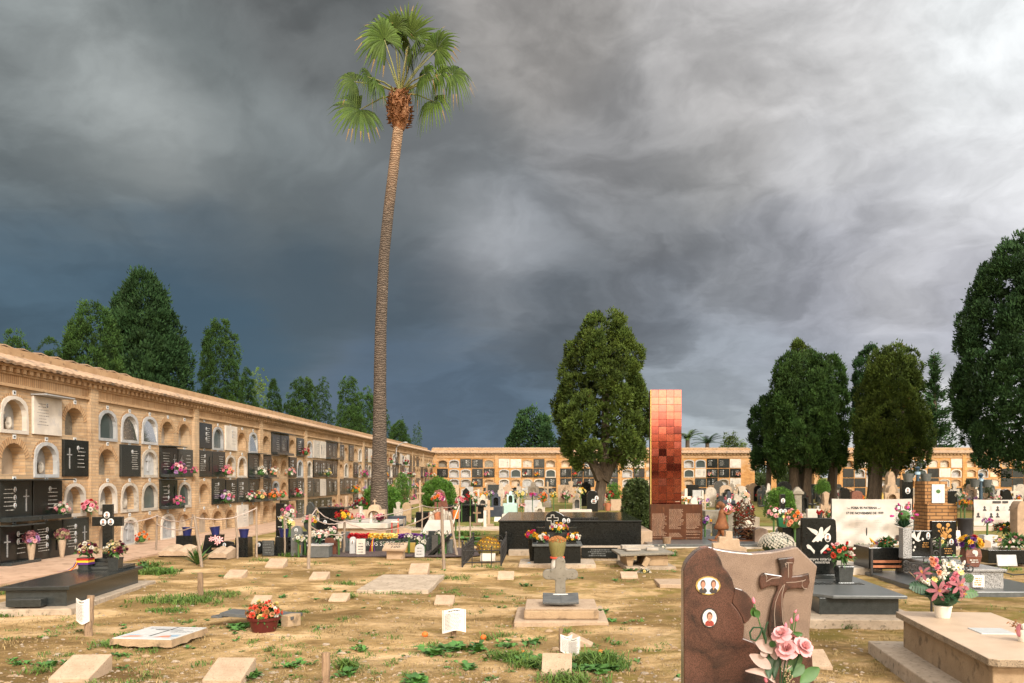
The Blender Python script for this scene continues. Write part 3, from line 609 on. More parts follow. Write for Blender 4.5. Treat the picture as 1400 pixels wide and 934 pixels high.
        if det > 1 and s.cnt.get('number_plate', 0) < 60:
            g = G(); zn = zb + NH + .115 if t in 'ofgma' else z1 - .02
            g.box(x - .045, x + .045, -.018, -.002, zn - .04, zn + .04); n = s.put('number_plate', g, K['tile_white'])
            g = G(); inscr(g, x-.034, x+.034, zn-.02, zn+.02, -.0195, 1, seed+5, .035); part('digits', g, K['ink'], n)
    def bays(s, starts, rows_of, det_of):
        for b, x0 in starts:
            x0 = x0; off = (BAY - .30 - 5*PITCH)/2
            for c in range(5):
                for r in range(4):
                    t = rows_of(b, 3 - r)[c]; s.cell(x0 + .30 + off + (c+.5)*PITCH, r, t, b*100 + r*10 + c, det_of(b))
            if off > .001:
                for r in range(4):
                    z0 = ZB[r]-.06 if r else 0; z1 = ZB[r]-.06+ROW if r < 3 else 3.27
                    plain(s.fa, x0+.30, x0+.30+off, z0, z1); plain(s.fa, x0+BAY-off, x0+BAY, z0, z1)
            g = s.fa; a, b2 = x0, x0 + .30; p = -.075
            g.quad((a, p, 0), (b2, p, 0), (b2, p, 3.60), (a, p, 3.60), 0, [(a, 0), (b2, 0), (b2, 3.6), (a, 3.6)])
            g.quad((a, 0, 0), (a, p, 0), (a, p, 3.6), (a, 0, 3.6), 0, [(a, 0), (a+.075, 0), (a+.075, 3.6), (a, 3.6)])
            g.quad((b2, p, 0), (b2, 0, 0), (b2, 0, 3.6), (b2, p, 3.6), 0, [(a, 0), (a+.075, 0), (a+.075, 3.6), (a, 3.6)])
    def finish(s, x0, x1, dent=.2, roof_hi=None):
        f = s.fa
        f.quad((x0, -.02, 3.335), (x1, -.02, 3.335), (x1, -.02, 3.50), (x0, -.02, 3.50), 1, [(0, x0), (0, x1), (.165, x1), (.165, x0)])
        f.quad((x0, -.02, 3.27), (x1, -.02, 3.27), (x1, -.02, 3.335), (x0, -.02, 3.335), 0, [(x0, 0), (x1, 0), (x1, .06), (x0, .06)])
        f.quad((x0, 0, 3.50), (x1, 0, 3.50), (x1, 0, 3.66), (x0, 0, 3.66), 0, [(x0, 0), (x1, 0), (x1, .16), (x0, .16)])
        part('facade', f, [s.bm, K['voussoir']], s.o)
        g = G(); g.box(x0, x1, -.055, 0, 3.275, 3.332); g.box(x0, x1, -.06, -.021, 3.50, 3.535); g.box(x0, x1, -.15, 0, 3.62, 3.655)
        part('string_course', g, K['brick_trim'], s.o)
        g = G(); x = x0 + .05
        while x < x1:
            g.box(x, x + dent*.5, -.13, -.002, 3.537, 3.618); x += dent
        part('dentil_course', g, K['brick_trim'], s.o)
        g = G(); n = int((x1-x0)/.06); prof = []
        for i in range(n+1):
            x = x0 + (x1-x0)*i/n; prof.append((x, .011*math.cos(2*math.pi*i/4)))
        yz = [(-.22, 3.66), (-.24, 3.71), (.1, 3.83), (.55, 3.99), (1.2, 4.2), (2.4, 4.2)]
        for i in range(n):
            for (ya, za), (yb, zb_) in zip(yz[:-1], yz[1:]):
                ra = 1 if ya > -.23 else .5
                g.quad((prof[i][0], ya, za + prof[i][1]), (prof[i+1][0], ya, za + prof[i+1][1]), (prof[i+1][0], yb, zb_ + prof[i+1][1]), (prof[i][0], yb, zb_ + prof[i][1]))
        g.quad((x0, -.15, 3.656), (x0, -.22, 3.65), (x1, -.22, 3.65), (x1, -.15, 3.656))
        part('roof', g, K['tile_roof'], s.o, smooth=50)
        g = G(); g.box(x0, x1, .45, 2.4, .0, 4.1); part('core', g, K['brick_trim'], s.o)
        for kd, (g, mats) in s.over.items(): tag(part(kd, g, mats, s.o), kind='stuff')
LEFT = {0: ['oofWo', 'ooofk', 'okKKf', 'okKky'], 1: ['gmmoo', 'okaKy', 'ffgKg', 'oaoao'], 2: ['kgwom', 'kkffK', 'okkkK', 'ooowo'], 3: ['oKKok', 'Kookg', 'Kgokk', 'ooKok'],
        4: ['fwwKK', 'gkkkk', 'kkwkk', 'kkkko'], 5: ['kokog', 'ogokf', 'kkkko', 'oookw'], 6: ['ywwog', 'kgoKf', 'gkkka', 'ookow'], 7: ['ooogK', 'okakk', 'kgkof', 'ookok'],
        8: ['wffwk', 'ykggk', 'gkogk', 'kooko'], 9: ['kokfo', 'kfgoK', 'gokko', 'okoko'], 10: ['gofoo', 'kkfok', 'okkgo', 'ooook'], 11: ['ooofo', 'okgko', 'kokfo', 'ookoo']}
LY0 = 12.62                                  # the first pilaster in view stands here
wl = Wall('niche_wall', 'long brown brick niche wall of four rows along the left edge of the graveyard', (WX, 0, 0), R(90), 'brick')
wl.bays([(b, LY0 + BAY*b) for b in range(11)], lambda b, r: LEFT[b][r], lambda b: 2 if b < 4 else 1 if b < 8 else 0)
plain(wl.fa, 8.0, LY0, 0, 3.27); plain(wl.fa, LY0 + BAY*11, WB, 0, 3.27)
wl.finish(8.0, WB - .25)
g = G(); g.box(8, 20.6, .62, 1.6, 4.0, 4.13); part('parapet', g, K['plaster'], wl.o)
g = G(); n = 90
for i in range(n):
    a, b = 8 + 12.7*i/n, 8 + 12.7*(i+1)/n; za, zb_ = .02*math.cos(i*math.pi/2), .02*math.cos((i+1)*math.pi/2)
    g.quad((a, .5, 4.14+za), (b, .5, 4.14+zb_), (b, 1.7, 4.20+zb_), (a, 1.7, 4.20+za)); g.quad((a, .5, 4.115+za), (b, .5, 4.115+zb_), (b, .5, 4.14+zb_), (a, .5, 4.14+za))
part('ridge_tile', g, K['tile_roof'], wl.o)
BACK = {0: ['ofkko', 'kffkk', 'affko', 'wkfok'], 1: ['wwoko'.replace('k', 'y'), 'fgkkg', 'foafy', 'okwkk'], 2: ['ogook', 'kkkkk', 'kkkok', 'oooko'], 3: ['wwofo', 'fkook', 'fkokk', 'okoko'], 4: ['fgkkw', 'gwkkk', 'okkfw', 'okokw']}
wb = Wall('niche_wall', 'low brown brick niche wall closing the far end of the graveyard', (0, WB, 0), 0, 'brick_back', True)
XB0 = -9.86
wb.bays([(b, XB0 + BAY*b + .0) for b in range(5)], lambda b, r: BACK[b][r], lambda b: 1)
plain(wb.fa, XB0 + BAY*5, XB0 + BAY*5 + .9, 0, 3.27)
wb.finish(XB0 - .2, XB0 + BAY*5 + .9, .3)
RIGHT = {0: ['owfkg', 'kfgko', 'kkwok', 'okoko'], 1: ['fgoow', 'ggkwf', 'okkao', 'ookok'], 2: ['okgoo', 'ofokk', 'kfokk', 'okook'], 3: ['wgoow', 'fogfo', 'kokof', 'ookoo']}
wr = Wall('niche_wall', 'brown brick niche wall at the far right seen under the dark tree crowns', (0, WB, 0), 0, 'brick_back', True)
wr.bays([(b, 24.4 + BAY*b) for b in range(4)], lambda b, r: RIGHT[b][r], lambda b: 0)
wr.finish(24.4, 24.4 + BAY*4, .3)
ar = thing('brick_arcade', 'open brick arcade with arches between the two far niche walls', 'arcade', (0, WB, 0))
ax0 = XB0 + BAY*5 + .9; aw = (24.4 - ax0)/4; g = G()
for i in range(4):
    x0 = ax0 + aw*i; o = arch(x0 + aw/2, .02, aw - .5, 2.75, .62, 10)
    holed(g, x0, x0+aw, 0, 3.6, o); recess(g, o, .4, 0); g.f.pop(); g.m.pop()
part('arch_wall', g, [K['brick_back'], K['voussoir']], ar)
g = G(); g.box(ax0, 24.4, -.16, .5, 3.60, 3.68); g.box(ax0, 24.4, -.22, .6, 3.68, 3.80); part('cornice', g, K['tile_roof'], ar)
for i in range(5):
    g = G(); x = ax0 + aw*i; g.box(max(x, ax0+.01)-.2*(i > 0), min(x+.2, 24.39), .5, .9, 0, 3.6); part('pillar', g, K['brick_trim'], ar)
def crown_mesh(name, prof, rad, z0, z1, mat, seed, nclump=300, nsp=26, cs=.11, sl=.16, up=.7, lump=.13, squash=1.0, tips=1.0, wob=4.0, hole=0, lobes=0, lr=.24):
    """foliage crown: many small upright sprigs gathered in clumps over an uneven crown surface, with an inner mass"""
    q = np.random.default_rng(seed); H = z1 - z0
    pt = np.array([p[0] for p in prof]); pr = np.array([p[1] for p in prof])
    tt = np.linspace(0, 1, 200); wgt = np.interp(tt, pt, pr) + .12; cdf = np.cumsum(wgt); cdf /= cdf[-1]
    t = np.interp(q.random(nclump), cdf, tt); th = q.random(nclump)*2*np.pi
    def radial(t, th):
        a = np.array([noise.noise(Vector((math.cos(x)*1.5 + seed, math.sin(x)*1.5, y*wob))) + .5*noise.noise(Vector((math.cos(x)*3.4, math.sin(x)*3.4 + seed, y*wob*2.2))) for x, y in zip(th, t)])
        return np.interp(t, pt, pr)*rad*(1 + lump*1.6*a)
    inn = 1 - .30*q.random(nclump)**1.3; inn = np.where(q.random(nclump) < .28, inn*(.55 + .25*q.random(nclump)), inn)
    r = radial(t, th)*inn
    if lobes:      # big rounded boughs first, the clumps sit on them
        lt_ = (np.arange(lobes) + q.random(lobes))/lobes; lt_ = np.interp(lt_, cdf, tt); la = np.arange(lobes)*2.39996 + q.random(lobes)*.8; LR = rad*lr*(.7 + .6*q.random(lobes)); lrd = np.maximum(radial(lt_, la) - LR*.75, 0)
        LC = np.stack([lrd*np.cos(la), lrd*np.sin(la)*squash, z0 + np.clip(lt_*H, LR*.5, H - LR*.8)], 1); k = q.integers(0, lobes, nclump)
        on = np.stack([np.cos(la), np.sin(la), .35 + 0*la], 1)[k]; dv = q.normal(size=(nclump, 3)); dv /= np.linalg.norm(dv, axis=1, keepdims=True); s_ = (dv*on).sum(1, keepdims=True); dv = np.where(s_ < -.25, dv - 1.5*s_*on, dv); dv /= np.linalg.norm(dv, axis=1, keepdims=True)
        LR = LR*1.0; dv = dv*np.where(q.random((nclump, 1)) < .2, .55, 1.0); Cn = LC[k] + dv*LR[k][:, None]*np.array([1, 1, 1.15]); t = np.clip((Cn[:, 2]-z0)/H, 0, 1); nrm = dv + np.array([0, 0, .25]); nrm /= np.linalg.norm(nrm, axis=1, keepdims=True); lobe_t = q.normal(0, .09, lobes)[k]
    else: Cn = np.stack([r*np.cos(th), r*np.sin(th)*squash, z0 + t*H], 1)
    if not lobes: nrm = np.stack([np.cos(th), np.sin(th), .25 + .9*(t-.35)], 1); nrm /= np.linalg.norm(nrm, axis=1, keepdims=True)
    ct = q.normal(.42, .16, nclump) + (lobe_t if lobes else 0)
    csz = cs*(.7 + .75*q.random(nclump))
    M = nclump*nsp
    idx = np.repeat(np.arange(nclump), nsp)
    d = q.normal(size=(M, 3)); d /= np.linalg.norm(d, axis=1, keepdims=True)
    dt = (d*nrm[idx]).sum(1, keepdims=True); d = np.where(dt < -.15, d - 1.6*dt*nrm[idx], d)
    ur = q.random(M); pos = Cn[idx] + d*(csz[idx]*(.35 + .65*ur))[:, None]*np.array([1, 1, 1.25])
    ax = d*.7 + nrm[idx]*.35 + np.array([0, 0, up]) + q.normal(size=(M, 3))*.28; ax /= np.linalg.norm(ax, axis=1, keepdims=True)
    wv = np.cross(ax, q.normal(size=(M, 3))); wv /= np.linalg.norm(wv, axis=1, keepdims=True) + 1e-9
    l = sl*(.45 + .7*q.random(M)); wd = l*.30
    A = pos - wv*wd[:, None]; Bv = pos + wv*wd[:, None]; T = pos + ax*l[:, None]*tips
    V = np.stack([A, Bv, T], 1).reshape(-1, 3); Fc = np.arange(3*M).reshape(-1, 3)
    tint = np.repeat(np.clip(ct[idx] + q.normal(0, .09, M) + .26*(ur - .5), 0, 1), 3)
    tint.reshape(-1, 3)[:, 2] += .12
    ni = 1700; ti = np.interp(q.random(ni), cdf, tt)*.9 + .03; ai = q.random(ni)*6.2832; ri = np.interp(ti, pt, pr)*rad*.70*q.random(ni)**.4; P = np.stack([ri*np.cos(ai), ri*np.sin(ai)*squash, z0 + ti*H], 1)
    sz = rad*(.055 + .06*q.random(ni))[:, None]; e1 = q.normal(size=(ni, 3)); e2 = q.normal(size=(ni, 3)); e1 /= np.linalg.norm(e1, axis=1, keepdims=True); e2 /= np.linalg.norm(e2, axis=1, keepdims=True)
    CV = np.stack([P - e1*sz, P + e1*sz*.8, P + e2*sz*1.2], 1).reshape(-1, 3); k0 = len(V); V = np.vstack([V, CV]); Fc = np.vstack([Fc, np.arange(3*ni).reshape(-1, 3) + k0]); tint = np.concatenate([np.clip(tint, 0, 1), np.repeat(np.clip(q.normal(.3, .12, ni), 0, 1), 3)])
    return fastmesh(name, V, Fc, mat, tint)
def trunk_g(pts, r, seed, n=12):
    g = G(); g.tube(pts, r, n); q = random.Random(seed)
    for i, v in enumerate(g.v):
        a = i % n; k = 1 + .22*math.sin(a*2.6 + seed) * .5 + .12*(q.random()-.5); c = Vector(pts[min(i//n, len(pts)-1)])
        g.v[i] = tuple(c + (Vector(v) - c)*k)
    return g
DOME = [(0, .62), (.08, .86), (.2, 1), (.45, .97), (.65, .85), (.8, .68), (.92, .42), (1, .12)]
CONE = [(0, .8), (.1, .97), (.3, 1), (.55, .82), (.75, .55), (.9, .3), (1, .06)]
FAT = [(0, .55), (.05, .82), (.14, .97), (.4, 1), (.62, .9), (.8, .66), (.92, .42), (1, .18)]
ROUND = [(0, .5), (.06, .82), (.25, 1), (.55, 1), (.75, .9), (.88, .72), (.96, .5), (1, .3)]
TOPH = [(0, .7), (.1, .95), (.3, 1), (.6, .93), (.85, .74), (.95, .55), (1, .25)]
def tree(name, label, px, d, pytop, pybot, halfw, prof, mat, seed, cat='tree', group=None, trunks=None, tr=.2, **kw):
    x = wx(px, d); z1 = wz(pytop, d); z0 = wz(pybot, d); rad = halfw/F*d
    o = thing(name, label, cat, (x, d, 0), 0, group)
    kw.setdefault('cs', rad*.15); kw.setdefault('sl', rad*.10); kw.setdefault('lobes', 24); rad *= .93
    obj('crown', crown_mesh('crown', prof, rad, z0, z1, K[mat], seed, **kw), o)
    for i, pts in enumerate(trunks or [[(0, 0, -.1), (0, 0, z0*.5), (0, 0, z0 + (z1-z0)*.5)]]):
        rr = [tr*(1.25 if k == 0 else 1 - .5*k/len(pts)) for k in range(len(pts))]
        part('trunk', trunk_g(pts, rr, seed+i), K['bark'], o, smooth=60)
    return o
GL = 'cypresses behind the left niche wall'
def lt(px, pytop, hw, prof, mat, seed, label, off=3.4, n=340, name='cypress', **kw):
    d = F*(9.86 + off)/(VX - px)
    if 360 < px < 560: hw *= 1.06; n = int(n*1.4)
    kw.setdefault('nsp', 74); kw.setdefault('lobes', 0); kw.setdefault('sl', hw/F*d*.075); kw.setdefault('lump', .10); n = int(n*1.5)
    return tree(name, label, px, d, pytop, wz(0, d) and VY + (F/d)*(EYE-1.2), hw, prof, mat, seed, 'cypress', GL, nclump=n, **kw)
lt(20, 455, 40, FAT, 'cypress', 11, 'small low cypress top at the left edge above the brick wall roof', n=260)
lt(68, 462, 30, DOME, 'cypress', 12, 'smallest round cypress top between the left edge and the tall pair', n=200)
lt(125, 420, 46, TOPH, 'cypress', 13, 'bright green blunt cypress leaning against the tallest one on the left', n=420, off=3.0)
lt(197, 377, 62, FAT, 'cypress_dark', 14, 'tallest and broadest dark cypress behind the left brick wall', n=800, off=5.2, lump=.2)
lt(301, 440, 33, TOPH, 'cypress', 15, 'tall single blunt columnar cypress right of the broad dark one', n=420, off=4)
lt(337, 503, 24, CONE, 'cypress', 16, 'dark pointed cypress tucked to the right of the single blunt column', n=220, off=4.6)
lt(354, 504, 17, TOPH, 'yellow_green', 17, 'thin yellow green cypress among the dark cypresses on the left', n=130, off=6.5)
lt(374, 520, 20, CONE, 'cypress', 18, 'neat cone cypress just right of the thin yellow green one', n=220)
lt(397, 544, 17, DOME, 'cypress', 19, 'low rounded cypress between the neat cone and the round topped one', n=160)
lt(414, 517, 23, TOPH, 'cypress', 20, 'round topped bushy cypress left of the slim columnar one', n=240, off=4.4)
lt(441, 517, 14, TOPH, 'cypress', 21, 'slim columnar cypress standing alone left of the palm trunk', n=190, off=4)
lt(456, 563, 12, DOME, 'cypress', 22, 'short cypress filling the gap left of the double topped one', n=110)
lt(477, 516, 19, TOPH, 'cypress', 23, 'blunt cypress with two tops just left of the palm trunk', n=220, off=5.2)
lt(500, 530, 18, TOPH, 'cypress', 24, 'cypress half hidden directly left of the palm trunk', n=190, off=6)
lt(484, 556, 20, DOME, 'cypress', 25, 'low yellowish cypress in front of the double topped cypress', n=170, off=3)
lt(528, 560, 12, CONE, 'cypress', 26, 'narrow cypress peeping out right behind the palm trunk', n=120, off=4)
lt(546, 577, 19, DOME, 'cypress', 27, 'round dark cypress right of the palm trunk above the far wall corner', n=180, off=5)
lt(550, 565, 5, CONE, 'cypress_dark', 28, 'thin dark spire rising behind the round cypress right of the palm', n=60, off=9)
lt(567, 580, 7, CONE, 'cypress', 29, 'left one of two thin pointed cypresses at the wall corner', n=80, off=5)
lt(573, 576, 8, CONE, 'cypress', 30, 'right one of two thin pointed cypresses at the wall corner', n=80, off=6.5)
tree('cypress', 'tiny lone cypress tip far behind the back wall under the dark cloud', 650, 120, 611, 640, 4, CONE, 'cypress_dark', 31, 'cypress', nclump=50, nsp=20)
tree('cypress', 'wide dome shaped dark tree behind the back wall left of the middle tree', 727, 84, 564, 650, 38, [(0, .9), (.3, 1), (.55, .93), (.75, .74), (.9, .45), (1, .15)], 'cypress_dark', 32, 'tree', nclump=420, nsp=26, squash=.7)
d = 42.0; s_ = d/F
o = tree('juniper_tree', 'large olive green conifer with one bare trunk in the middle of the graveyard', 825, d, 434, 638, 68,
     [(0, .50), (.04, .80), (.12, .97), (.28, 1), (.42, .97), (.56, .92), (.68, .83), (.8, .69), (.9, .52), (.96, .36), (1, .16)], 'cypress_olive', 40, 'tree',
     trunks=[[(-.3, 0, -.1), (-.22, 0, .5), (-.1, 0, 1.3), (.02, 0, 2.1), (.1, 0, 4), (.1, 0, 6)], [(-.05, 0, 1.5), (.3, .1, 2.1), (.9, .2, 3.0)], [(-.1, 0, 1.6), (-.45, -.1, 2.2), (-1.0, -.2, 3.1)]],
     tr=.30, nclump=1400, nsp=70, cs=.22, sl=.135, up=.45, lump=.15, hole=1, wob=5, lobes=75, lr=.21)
GR = 'big dark cypresses under which the right hand graves stand'
def rt(px, d, top, bot, hw, prof, mat, seed, label, n, trunks=None, tr=.3, **kw):
    return tree('cypress', label, px, d, top, bot, hw, prof, mat, seed, 'cypress', GR, trunks=trunks, tr=tr, nclump=int(n*1.25), nsp=58, **dict(kw, cs=.25, sl=.145, lobes=int(n/16), lr=.27 if n < 1500 else .2))
def tk(dx, lean, zt, dy=0): return [(dx, dy, -.1), (dx+lean*.2, dy, zt*.4), (dx+lean*.7, dy, zt), (dx+lean, dy, zt*2.2)]
rt(1050, 52, 546, 644, 24, ROUND, 'cypress_dark', 51, 'smaller dark cypress at the left end of the right hand group', 330, [tk(0, .1, 2.2)], tr=.2, cs=.26, sl=.24)
rt(1095, 50, 488, 644, 50, ROUND, 'cypress', 52, 'tall bulging cypress with stacked rounded clumps left of the gap', 1000, [tk(-.35, -.1, 2.1), tk(.28, .2, 2.1)], tr=.34, cs=.34, sl=.25, lump=.2)
rt(1097, 54.5, 469, 600, 25, ROUND, 'cypress_olive', 53, 'olive cypress whose round top pokes up behind the bulging one', 300, cs=.3, sl=.25)
rt(1133, 52, 493, 644, 26, ROUND, 'cypress', 54, 'slimmer bright topped cypress right beside the bulging one', 600, [tk(.1, .25, 2.2)], tr=.36, cs=.3, sl=.25)
rt(1192, 54, 478, 644, 27, ROUND, 'cypress_dark', 55, 'tall dark cypress behind and left of the ragged olive one', 550, [tk(0, 0, 2.2)], cs=.32, sl=.27)
rt(1220, 47, 482, 640, 50, [(0, .4), (.05, .75), (.12, .95), (.28, 1), (.5, .92), (.7, .76), (.86, .68), (.95, .55), (1, .3)], 'cypress_olive', 56, 'ragged olive brown cypress on three leaning trunks beside the white banner', 1150,
   [tk(-1.1, .2, 2.3), tk(-.72, .15, 2.3, .3), tk(-.3, .9, 2.5, .15)], tr=.26, cs=.28, sl=.26, lump=.17)
rt(1404, 38, 336, 635, 90, [(0, .5), (.04, .78), (.1, .93), (.25, 1), (.45, .97), (.6, .9), (.75, .82), (.88, .72), (.95, .5), (1, .2)], 'cypress_dark', 57, 'huge dark cypress cut off by the right edge of the view', 2100, [tk(.25, .1, 2.3), tk(.75, .2, 2.3, .2)], tr=.36, cs=.36, sl=.27, lump=.16)
def sparse(label, px, d, top, hw, seed):
    x = wx(px, d); z1 = wz(top, d); o = thing('conifer_tree', label, 'tree', (x, d, 0)); q = np.random.default_rng(seed); rad = hw/F*d
    part('trunk', trunk_g([(0, 0, -.1), (.1, 0, z1*.5), (0, 0, z1)], [.28, .2, .03], 3), K['bark'], o, smooth=60)
    V = []; T = []
    nb = 95
    for i in range(nb):
        t = .25 + .75*(i/nb); z = z1*t; ln = rad*min(1, (1.06-t)*1.35)*(.55 + .6*q.random()); a = q.random()*6.28
        for k in range(int(40*ln)+14):
            u = q.random(); p = np.array([math.cos(a)*ln*u, math.sin(a)*ln*u, z + .25*ln*u*u + q.normal()*.10]) + q.normal(size=3)*.16
            ax = np.array([math.cos(a), math.sin(a), .5]) + q.normal(size=3)*.4; ax /= np.linalg.norm(ax); w_ = np.cross(ax, q.normal(size=3)); w_ /= np.linalg.norm(w_)
            V += [p - w_*.07, p + w_*.07, p + ax*.42]; T += [q.random()]*3
    obj('crown', fastmesh('crown', np.array(V), np.arange(len(V)).reshape(-1, 3), K['cypress_dark'], np.array(T)), o)
sparse('thin open conifer with drooping branches between the two dark crowns', 1277, 86, 486, 33, 61)
tree('tree', 'small round tree behind the back wall left of the right hand cypresses', 1000, 95, 592, 640, 19, DOME, 'cypress_olive', 62, 'tree', nclump=140, nsp=24, up=.2)
tree('tree', 'low pale bush top behind the back wall beside the round tree', 1016, 100, 602, 640, 11, DOME, 'yellow_green', 63, 'tree', nclump=70, nsp=22, up=.2)
tree('bush', 'bushy greenery seen through the open brick arcade', 1066, 78, 640, 690, 52, DOME, 'hedge_dark', 64, 'bush', nclump=260, nsp=26, up=.2)
def pinnate(name, label, px, d, pyc, r_px, nf, seed, mat='palm_leaf', arcs=(.2, 1.2)):
    x = wx(px, d); zc_ = wz(pyc, d); r = r_px/F*d; o = thing(name, label, 'palm', (x, d, 0)); q = random.Random(seed)
    part('trunk', G().tube([(0, 0, -.1), (0, 0, zc_)], [.3, .22], 8), K['bark'], o, smooth=60)
    for k in range(nf):
        a = 6.28*k/nf + q.random(); el = q.uniform(*arcs); V = []; T = []; pts = []
        for i in range(9):
            u = i/8; rr = r*u*math.cos(el)*(1+.2*u); zz = r*(u*math.sin(el) - .35*u*u); pts.append(Vector((rr*math.cos(a), rr*math.sin(a), zc_ + zz)))
        for p, n_ in zip(pts[:-1], pts[1:]):
            ax = (n_-p); sd_ = ax.cross(Vector((0, 0, 1))).normalized()
            for s in (-1, 1):
                for j in (0, .5):
                    b = p + ax*j; V += [b, b + ax*.4, b + ax*.9 + sd_*s*r*.22 - Vector((0, 0, r*.05))]; T += [.3 + .6*q.random()]*3
        obj('frond', fastmesh('frond', np.array([tuple(v) for v in V]), np.arange(len(V)).reshape(-1, 3), K[mat], np.array(T)), o)
pinnate('palm_tree', 'feathery palm top directly right of the red tile tower', 940, 84, 600, 24, 16, 3)
pinnate('palm_tree', 'spiky palm crown between the red tower and the small round tree', 967, 88, 606, 26, 14, 4, 'cypress_dark')
pinnate('palm_tree', 'yellow green palm tuft above the dome shaped tree left of the middle tree', 747, 92, 578, 20, 16, 5, 'yellow_green')
pinnate('palm_tree', 'palm leaves showing low behind the banner trees on the far right', 1291, 90, 620, 16, 12, 6)

PD = 28.0
def pw(px, py, dy=0): return Vector((wx(px, PD) - wx(518, PD), dy, wz(py, PD)))
palm = thing('fan_palm', 'very tall slender fan palm rising alone above the graveyard into the storm sky', 'palm tree', (wx(518, PD), PD, 0))
tp = [(518, 719, 13.5), (518, 700, 12.4), (518.5, 650, 10.6), (519, 600, 9.4), (519.5, 520, 8.4), (520.5, 450, 7.8), (525, 350, 7.3), (531, 290, 7.2), (537, 240, 7.0), (541, 205, 6.9), (545, 172, 7.0)]
pts = []; rr = []
for (a, b) in zip(tp[:-1], tp[1:]):
    for k in range(8):
        u = k/8; pts.append(pw(a[0]+(b[0]-a[0])*u, a[1]+(b[1]-a[1])*u)); rr.append((a[2]+(b[2]-a[2])*u)/F*PD*(1.0 + .022*noise.noise(Vector((a[1]*.37 + k*3.1, .5, 2)))))
pts.append(pw(545, 172)); rr.append(7/F*PD)
m, nt, B = newmat('palm_bark'); K['palm_bark'] = m; co = coords(nt)
wv_ = N(nt, 'TexWave', wave_type='BANDS', bands_direction='Z', i_Scale=4.2, i_Distortion=9, i_Detail=5, i_Detail_Scale=1.6); nt.links.new(co, wv_.inputs['Vector'])
s3 = N(nt, 'SeparateXYZ'); nt.links.new(co, s3.inputs[0])
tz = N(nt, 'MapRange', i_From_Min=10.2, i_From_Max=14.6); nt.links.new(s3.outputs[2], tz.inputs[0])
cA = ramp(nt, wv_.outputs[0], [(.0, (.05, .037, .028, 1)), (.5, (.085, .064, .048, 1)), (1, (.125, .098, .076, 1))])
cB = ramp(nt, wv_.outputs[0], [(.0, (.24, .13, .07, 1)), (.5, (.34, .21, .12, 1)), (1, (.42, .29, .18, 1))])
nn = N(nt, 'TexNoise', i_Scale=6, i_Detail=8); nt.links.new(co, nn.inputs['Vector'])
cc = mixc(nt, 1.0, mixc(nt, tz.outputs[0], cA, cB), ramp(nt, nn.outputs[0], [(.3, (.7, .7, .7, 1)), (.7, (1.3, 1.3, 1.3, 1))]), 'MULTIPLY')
nt.links.new(cc, B.inputs['Base Color']); B.inputs['Roughness'].default_value = .95
bp = N(nt, 'Bump', i_Strength=.8, i_Distance=.03); nt.links.new(wv_.outputs[0], bp.inputs['Height']); nt.links.new(bp.outputs[0], B.inputs['Normal'])
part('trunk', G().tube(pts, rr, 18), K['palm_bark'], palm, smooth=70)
g = G(); q = random.Random(5); s_ = PD/F
g.lathe([(6.5*s_, wz(178, PD)), (10*s_, wz(170, PD)), (13*s_, wz(160, PD)), (14.5*s_, wz(152, PD)), (13*s_, wz(142, PD)), (9.5*s_, wz(132, PD)), (6*s_, wz(124, PD))], 14, (pw(546, 150).x, 0, 0))
for k in range(300):
    a = q.random()*6.28; t = q.random(); z = wz(172 - 46*t, PD); r_ = (8 + 7.5*math.sin(math.pi*(t*.8+.15)))*s_; c0 = Vector((pw(546, 150).x + r_*math.cos(a), r_*math.sin(a), z))
    o_ = Vector((math.cos(a), math.sin(a), 0)); sd_ = Vector((-math.sin(a), math.cos(a), 0)); l = q.uniform(.09, .22); w_ = q.uniform(.03, .075); upv = Vector((q.uniform(-.3, .3), 0, q.uniform(-.2, 1)))
    tip = c0 + o_*q.uniform(.03, .14) + upv*l + sd_*q.uniform(-.1, .1)
    g.add([c0 - sd_*w_, c0 + sd_*w_, tip + sd_*w_*.4, tip - sd_*w_*.4, c0 + o_*.05], [(0, 1, 2, 3), (0, 4, 1), (1, 4, 2), (3, 4, 0)])
part('leaf_bases', g, K['boots'], palm)
def fan(hub, axis, nrm, r, droop, seed, spread=130, nseg=29):
    """one costapalmate leaf: narrow folded segments fanning from the hub, tips hanging"""
    q = random.Random(seed); ax = axis.normalized(); nn_ = (nrm - ax*nrm.dot(ax)).normalized(); sx2 = ax.cross(nn_)
    V = []; Fc = []; T = []
    for k in range(nseg):
        a = R(-spread + 2*spread*k/(nseg-1)) + q.uniform(-.03, .03); ln = r*(.72 + .28*math.cos(a*.6))*q.uniform(.9, 1.1)
        dr = ax*math.cos(a) + sx2*math.sin(a); p0 = hub; t_ = .35 + .5*q.random()
        wid = r*math.tan(R(spread/nseg))*1.05
        row = []
        for j, u in enumerate((.04, .3, .55, .78, 1.0)):
            dp = droop*r*(max(0, u-.38)**1.7)*(1 + .5*q.random())*1.5
            c = p0 + dr*ln*u + nn_*(.10*r*math.sin(u*3)) - Vector((0, 0, dp)); sdv = dr.cross(nn_).normalized()
            hw_ = wid*(u if u < .55 else .55*(1.02-u)/.47)*1.12
            row.append((c - sdv*hw_ , c + nn_*hw_*.55, c + sdv*hw_))
        b0 = len(V)
        for a3 in row: V += [tuple(x) for x in a3]
        for j in range(4):
            for e in (0, 1):
                i0 = b0 + 3*j + e; Fc += [(i0, i0+1, i0+4, i0+3)]
        t_ = min(1, max(0, t_ + q.uniform(-.25, .25)));  T += [t_*.8]*6 + [t_]*3 + [min(1, t_*1.35)]*6
    return V, Fc, T
